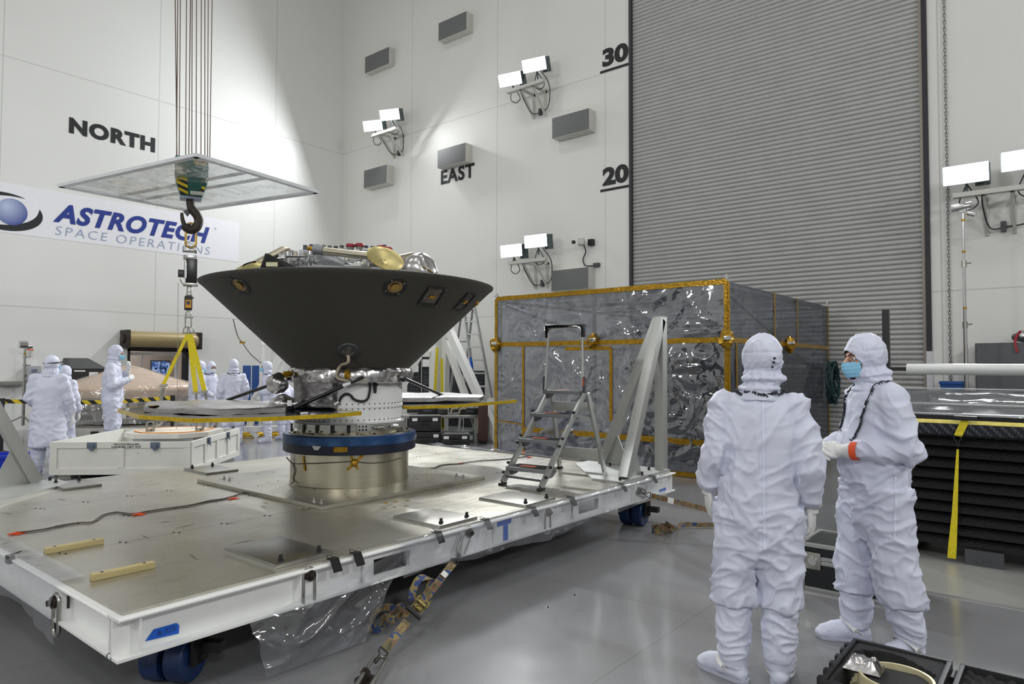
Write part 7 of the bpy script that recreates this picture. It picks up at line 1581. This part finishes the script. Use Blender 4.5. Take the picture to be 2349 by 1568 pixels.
    if hoodopen or op:
        mk = MB()
        def mf(u, v):
            a = (u-.5)*2.25; z = -.092+.086*v; e = math.sin(PI*min(max(v, .0), 1)); rr = .066+.010*e; y = .020+.072*math.cos(a)*(1+.16*e); nose = .026*math.exp(-(a/.42)**2)*(.45+.75*v)
            return hp(rr*math.sin(a)*1.02, y+nose+.0018*math.sin(v*26), z)
        mk.grid(mf, 30, 16); mk.build('face_mask', M_MASKW if face == 'white' else M_MASK, root, smooth=180, local=True)
    if goggles:
        g_ = MB(); g_.tube([hp(.102*math.sin(a), -.012+.118*math.cos(a), .038+.012*math.cos(a)) for a in [i*2*PI/28 for i in range(28)]], .008, 8, True); g_.tube([hp(-.10, -.03, .035), hp(-.103, -.04, -.02), hp(-.098, -.05, -.07)], .006, 6); g_.build('goggle_strap', M_BLACK, root, local=True)
        g_ = MB(); g_.ell(hp(0, .098, .022), (.075*hk, .024*hk, .030*hk), 16, 8, RH); g_.build('goggles', film('goggle_lens', (.9, .95, 1), .9, .4, .15), root, local=True)
    if lanyard:
        pts = []
        N_ = 420
        for i in range(N_+1):
            t_ = i/N_; a = -PI*.5+2*PI*t_; base = lanyard(t_, P, k); h_ = bv.find_nearest(base); q = h_[0]+h_[1]*.012 if h_[0] is not None else base; pts.append((q, h_[1] if h_[0] is not None else Z))
        cp = []
        for i, (q, n_) in enumerate(pts):
            d = (pts[min(i+1, N_)][0]-pts[max(i-1, 0)][0]); d = d.normalized() if d.length > 1e-6 else X; s_ = d.cross(n_).normalized(); cp.append(q+n_*(.006*math.cos(i*1.25))+s_*(.006*math.sin(i*1.25)))
        MB().tube(cp, .0032, 5).build('coiled_lanyard', M_CORD, root, local=True)
    # --- gloves, boots
    for s in 'LR':
        wr = P['wr'+s]; y = V(J['hd'+s]).normalized(); zz = V(J['bk'+s]); zz = (zz-y*zz.dot(y)).normalized(); xx = y.cross(zz); gm = glove_mb(1 if s == 'L' else -1, J.get('curl'+s, J['curl']), .0042 if vox < .012 else .007, cuff[1] if cuff else .05)
        T = Matrix.Translation(wr+y*.02*k) @ (Matrix((xx, y, zz)).transposed()*(k*1.10)).to_4x4(); T[3][3] = 1
        go = gm.xf(T).build('glove', M_GLOVE, root, smooth=180, local=True)
        if cuff and s in cuff[0]:
            r_ = MB(); c = wr-y*(.045*k); r_.lathe([(.046*k, -.018), (.050*k, -.018), (.050*k, .018), (.046*k, .018)], c, 28, frame_z(y), cap=False); r_.build('orange_cuff', M_CUFF, go, local=True)
        kn, an = P['kn'+s], P['an'+s]; ft = V((*J['ft'+s], 0)).normalized(); b = MB(); tp = kn.lerp(an, max(0, (kn.z-(hem+.06)*k)/(kn.z-an.z))) if smock is None else kn
        b.tube([tp, tp.lerp(an, .5), an+Z*.06*k, an-Z*.01], [.084*k, .085*k, .076*k, .066*k], 18)
        g0 = V((an.x, an.y, 0)); fl = .265*k
        b.ell(g0-ft*.035*k+Z*.045, (.046*k, .046*k, .045), 14, 10); b.tube([g0-ft*.03*k+Z*.048, g0+ft*.06*k+Z*.062, g0+ft*.13*k+Z*.045, g0+ft*.19*k+Z*.034], [.048*k, .056*k, .050*k, .036*k], 16); b.ell(g0+ft*.175*k+Z*.034, (.048*k, .048*k, .032), 14, 10)
        def bf(p, n):
            w = mn.noise(p*4); r = max(0, ridge(V((p.x*7+w, p.y*7, p.z*13+w*2))))**2; r2 = max(0, ridge(V((p.x*16, p.y*16, p.z*20+w*2))))**2.5; am = 1 if p.z > .12 else .35
            p = p+n*((r*.013+r2*.005-.004)*am*fold); p.z = max(p.z, .012); return p
        bo = remesh(b, .007 if vox < .012 else .012, 3, bf).build('boot', M_BOOT, root, smooth=180, local=True)
        so = MB(); sd = V((-ft.y, ft.x, 0)); ol = [(-.085, .0), (-.075, .034), (-.03, .046), (.06, .048), (.14, .053), (.195, .042), (.222, .0)]; ol = ol+[(a, -c) for a, c in ol[-2:0:-1]]
        so.prism([((g0+ft*a*k+sd*c*k).x, (g0+ft*a*k+sd*c*k).y) for a, c in ol][::-1], .0006, .018); so.build('sole', M_SOLE, bo, bevel=.003, local=True)
        if strap:
            st_ = MB(); pts = []
            for i in range(21): a = 2*PI*i/20; c = g0+Z*(.085+.035*math.cos(a))*k+ft*(.03+.0*math.cos(a))*k; pts.append(g0+ft*(.025+.048*math.cos(a))*k+sd*(.064*math.sin(a))*k+Z*(.075+.040*math.cos(a))*k)
            st_.ribbon(pts, .028, [V((0, 0, 1)).lerp(ft, .7)]*21, .003); st_.build('ankle_strap', M_LABEL, bo, local=True)
    return root
# ---- the man seen from behind
def away(p): w = V((p.x-CAM.x, p.y-CAM.y, 0)); return w.normalized()
pa = ZP(1742, 1562); pa = V((pa.x, pa.y, 0)); fa = away(pa)
necka = lambda t, P, k: P['neck']+V((.118*math.sin(2*PI*t), -.005+.112*math.cos(2*PI*t), .0-.03*(1-math.cos(2*PI*t))*0+.015))
person(pa, fa, 'person in a white hooded suit seen from behind in the right foreground', 1.775,
       dict(chest=(.01, -.01, 1.27), neck=(.015, -.015, 1.475), head=(.018, .02, 1.645), shL=(-.165, -.02, 1.41), shR=(.180, -.02, 1.41), elL=(-.208, -.06, 1.15), elR=(.252, -.05, 1.10), wrL=(-.248, .02, .985), wrR=(.258, .05, .915), hdL=(.0, .12, -1), hdR=(.02, .05, -1), bkL=(-1, -.35, 0), bkR=(1, -.35, 0),
            knL=(-.125, .02, .49), knR=(.10, .02, .49), anL=(-.125, -.01, .085), anR=(.10, .02, .085), ftL=(-.85, .55), ftR=(.10, 1), crotch=.60, rx=1.02), .0085, hem=.385, head_yaw=.5, fold=1.0, seamb=('back',), lanyard=necka, hoodopen=False, snaps=True)
# ---- the man in profile with the blue mask
pb_ = ZP(2012, 1487); pb_ = V((pb_.x, pb_.y, 0)); aw = away(pb_); rt = aw.cross(Z); fb = (-rt*math.cos(.42)-aw*math.sin(.42)).normalized()
def lanb(t, P, k):
    if t < .5: s = (t/.5); a = P['neck']+V((-.10, -.06, .02)); c = P['chest']+V((-.13, .15, .02)); e = P['wrL']+V((.05, .06, .0)); return a.lerp(c, s/.6) if s < .6 else c.lerp(c+V((.03, .02, -.14)), (s-.6)/.4)
    s = (t-.5)/.5; c = P['chest']+V((.12, .16, -.06)); a = P['neck']+V((.10, .05, .0)); return c.lerp(a, s)
person(pb_, fb, 'person in a white suit and blue face mask, hands joined, at right', 1.845,
       dict(pel=(0, -.01, .93), chest=(0, -.015, 1.26), neck=(0, .0, 1.455), head=(.0, .055, 1.60), belly=.03, shL=(-.175, -.02, 1.39), shR=(.175, .0, 1.39), elL=(-.235, -.06, 1.125), elR=(.235, .0, 1.12), wrL=(-.115, .195, 1.10), wrR=(.10, .22, 1.09), hdL=(.75, .75, -.08), hdR=(-.85, .55, -.05), bkL=(-.6, .6, .45), bkR=(.5, .7, .4), curlL=(.45, .5, .55, .6, .4), curlR=(.6, .6, .6, .6, .5),
            hipL=(-.10, -.02, .88), hipR=(.10, .02, .88), knL=(-.12, -.04, .48), knR=(.115, .06, .48), anL=(-.125, -.12, .085), anR=(.12, .06, .085), ftL=(-.35, 1), ftR=(.12, 1), crotch=.60, rx=1.05), .0085, hem=.285, head_yaw=.12, head_pitch=-.12, face='blue', fold=1.0, seamb=('side',), lanyard=lanb, cuff=('L', .065))
# ---- people in the background
def bg(px, d, py_top, fdir, label, pose=None, **kw):
    p = DP(px, 900, d); p.z = 0; aw = away(p); rt = aw.cross(Z); f = (rt*fdir[0]+aw*fdir[1]).normalized(); h = HZ(py_top, p.x, p.y)
    return person(p, f, label, h, pose, kw.pop('vox', .017), **kw)
bg(112, 12.0, 808, (.35, .94), 'person in a white smock with goggles seen from behind by the left edge', dict(elL=(-.225, -.03, 1.13), wrL=(-.16, .12, .98), elR=(.255, -.0, 1.13), wrR=(.275, .10, .90), hdR=(.06, .1, -1), chest=(0, .0, 1.27), neck=(.0, .03, 1.46), head=(.02, .07, 1.60)), smock=.42, head_yaw=-.5, goggles=True, fold=.9)
bg(141, 13.2, 829, (.5, .86), 'person in white half hidden behind the goggled person and the heat shield', dict(neck=(.0, .05, 1.46), head=(.0, .11, 1.58)))
bg(258, 14.3, 790, (.95, -.12), 'person in white in profile, hand raised to the chin, behind the crate', dict(neck=(0, .01, 1.475), head=(0, .05, 1.635), elL=(-.22, .05, 1.14), wrL=(-.10, .20, 1.36), hdL=(.45, .35, .9), bkL=(-.3, .9, -.3), elR=(.235, .02, 1.12), wrR=(.05, .24, 1.22), hdR=(-.8, .4, .3), bkR=(.3, .8, .3), curl=(.9, .9, .9, .9, .5)), mat_=M_SUIT, head_pitch=-.12)
bg(452, 15.6, 824, (.92, .38), 'person in white looking right, nearer of the talking pair behind the slings', dict(neck=(0, .03, 1.47), head=(0, .075, 1.61), elL=(-.22, 0, 1.13), elR=(.22, .04, 1.12), wrL=(-.10, .22, 1.02), wrR=(.08, .24, 1.02), hdL=(.5, .8, -.2), hdR=(-.5, .8, -.2)), head_pitch=-.25)
bg(478, 16.1, 826, (.75, -.66), 'person in white with a white face mask, farther of the talking pair', dict(neck=(0, .03, 1.47), head=(0, .07, 1.615)), head_yaw=-.3, head_pitch=-.2, face='white', lanyard=necka)
bg(535, 14.9, 822, (-.1, .99), 'person in white seen from behind beside the blue cabinets, orange cuff', dict(elL=(-.25, -.04, 1.15), wrL=(-.27, .04, .95)), cuff=('L', .06), lanyard=necka)
bg(614, 15.2, 826, (-.95, -.05), 'person in white in profile facing left, gloved hand at the waist', dict(neck=(0, .01, 1.475), head=(0, .045, 1.625), elL=(-.225, -.04, 1.14), wrL=(-.10, .17, 1.07), hdL=(.5, .6, -.5), bkL=(-.5, .7, .4)), face='blue', lanyard=necka)
bg(656, 15.6, 850, (-.6, .8), 'person in white bending behind the silver foil bundle', dict(chest=(0, .10, 1.24), neck=(0, .20, 1.40), head=(0, .28, 1.52), shL=(-.175, .15, 1.34), shR=(.175, .15, 1.34)), head_pitch=-.4)
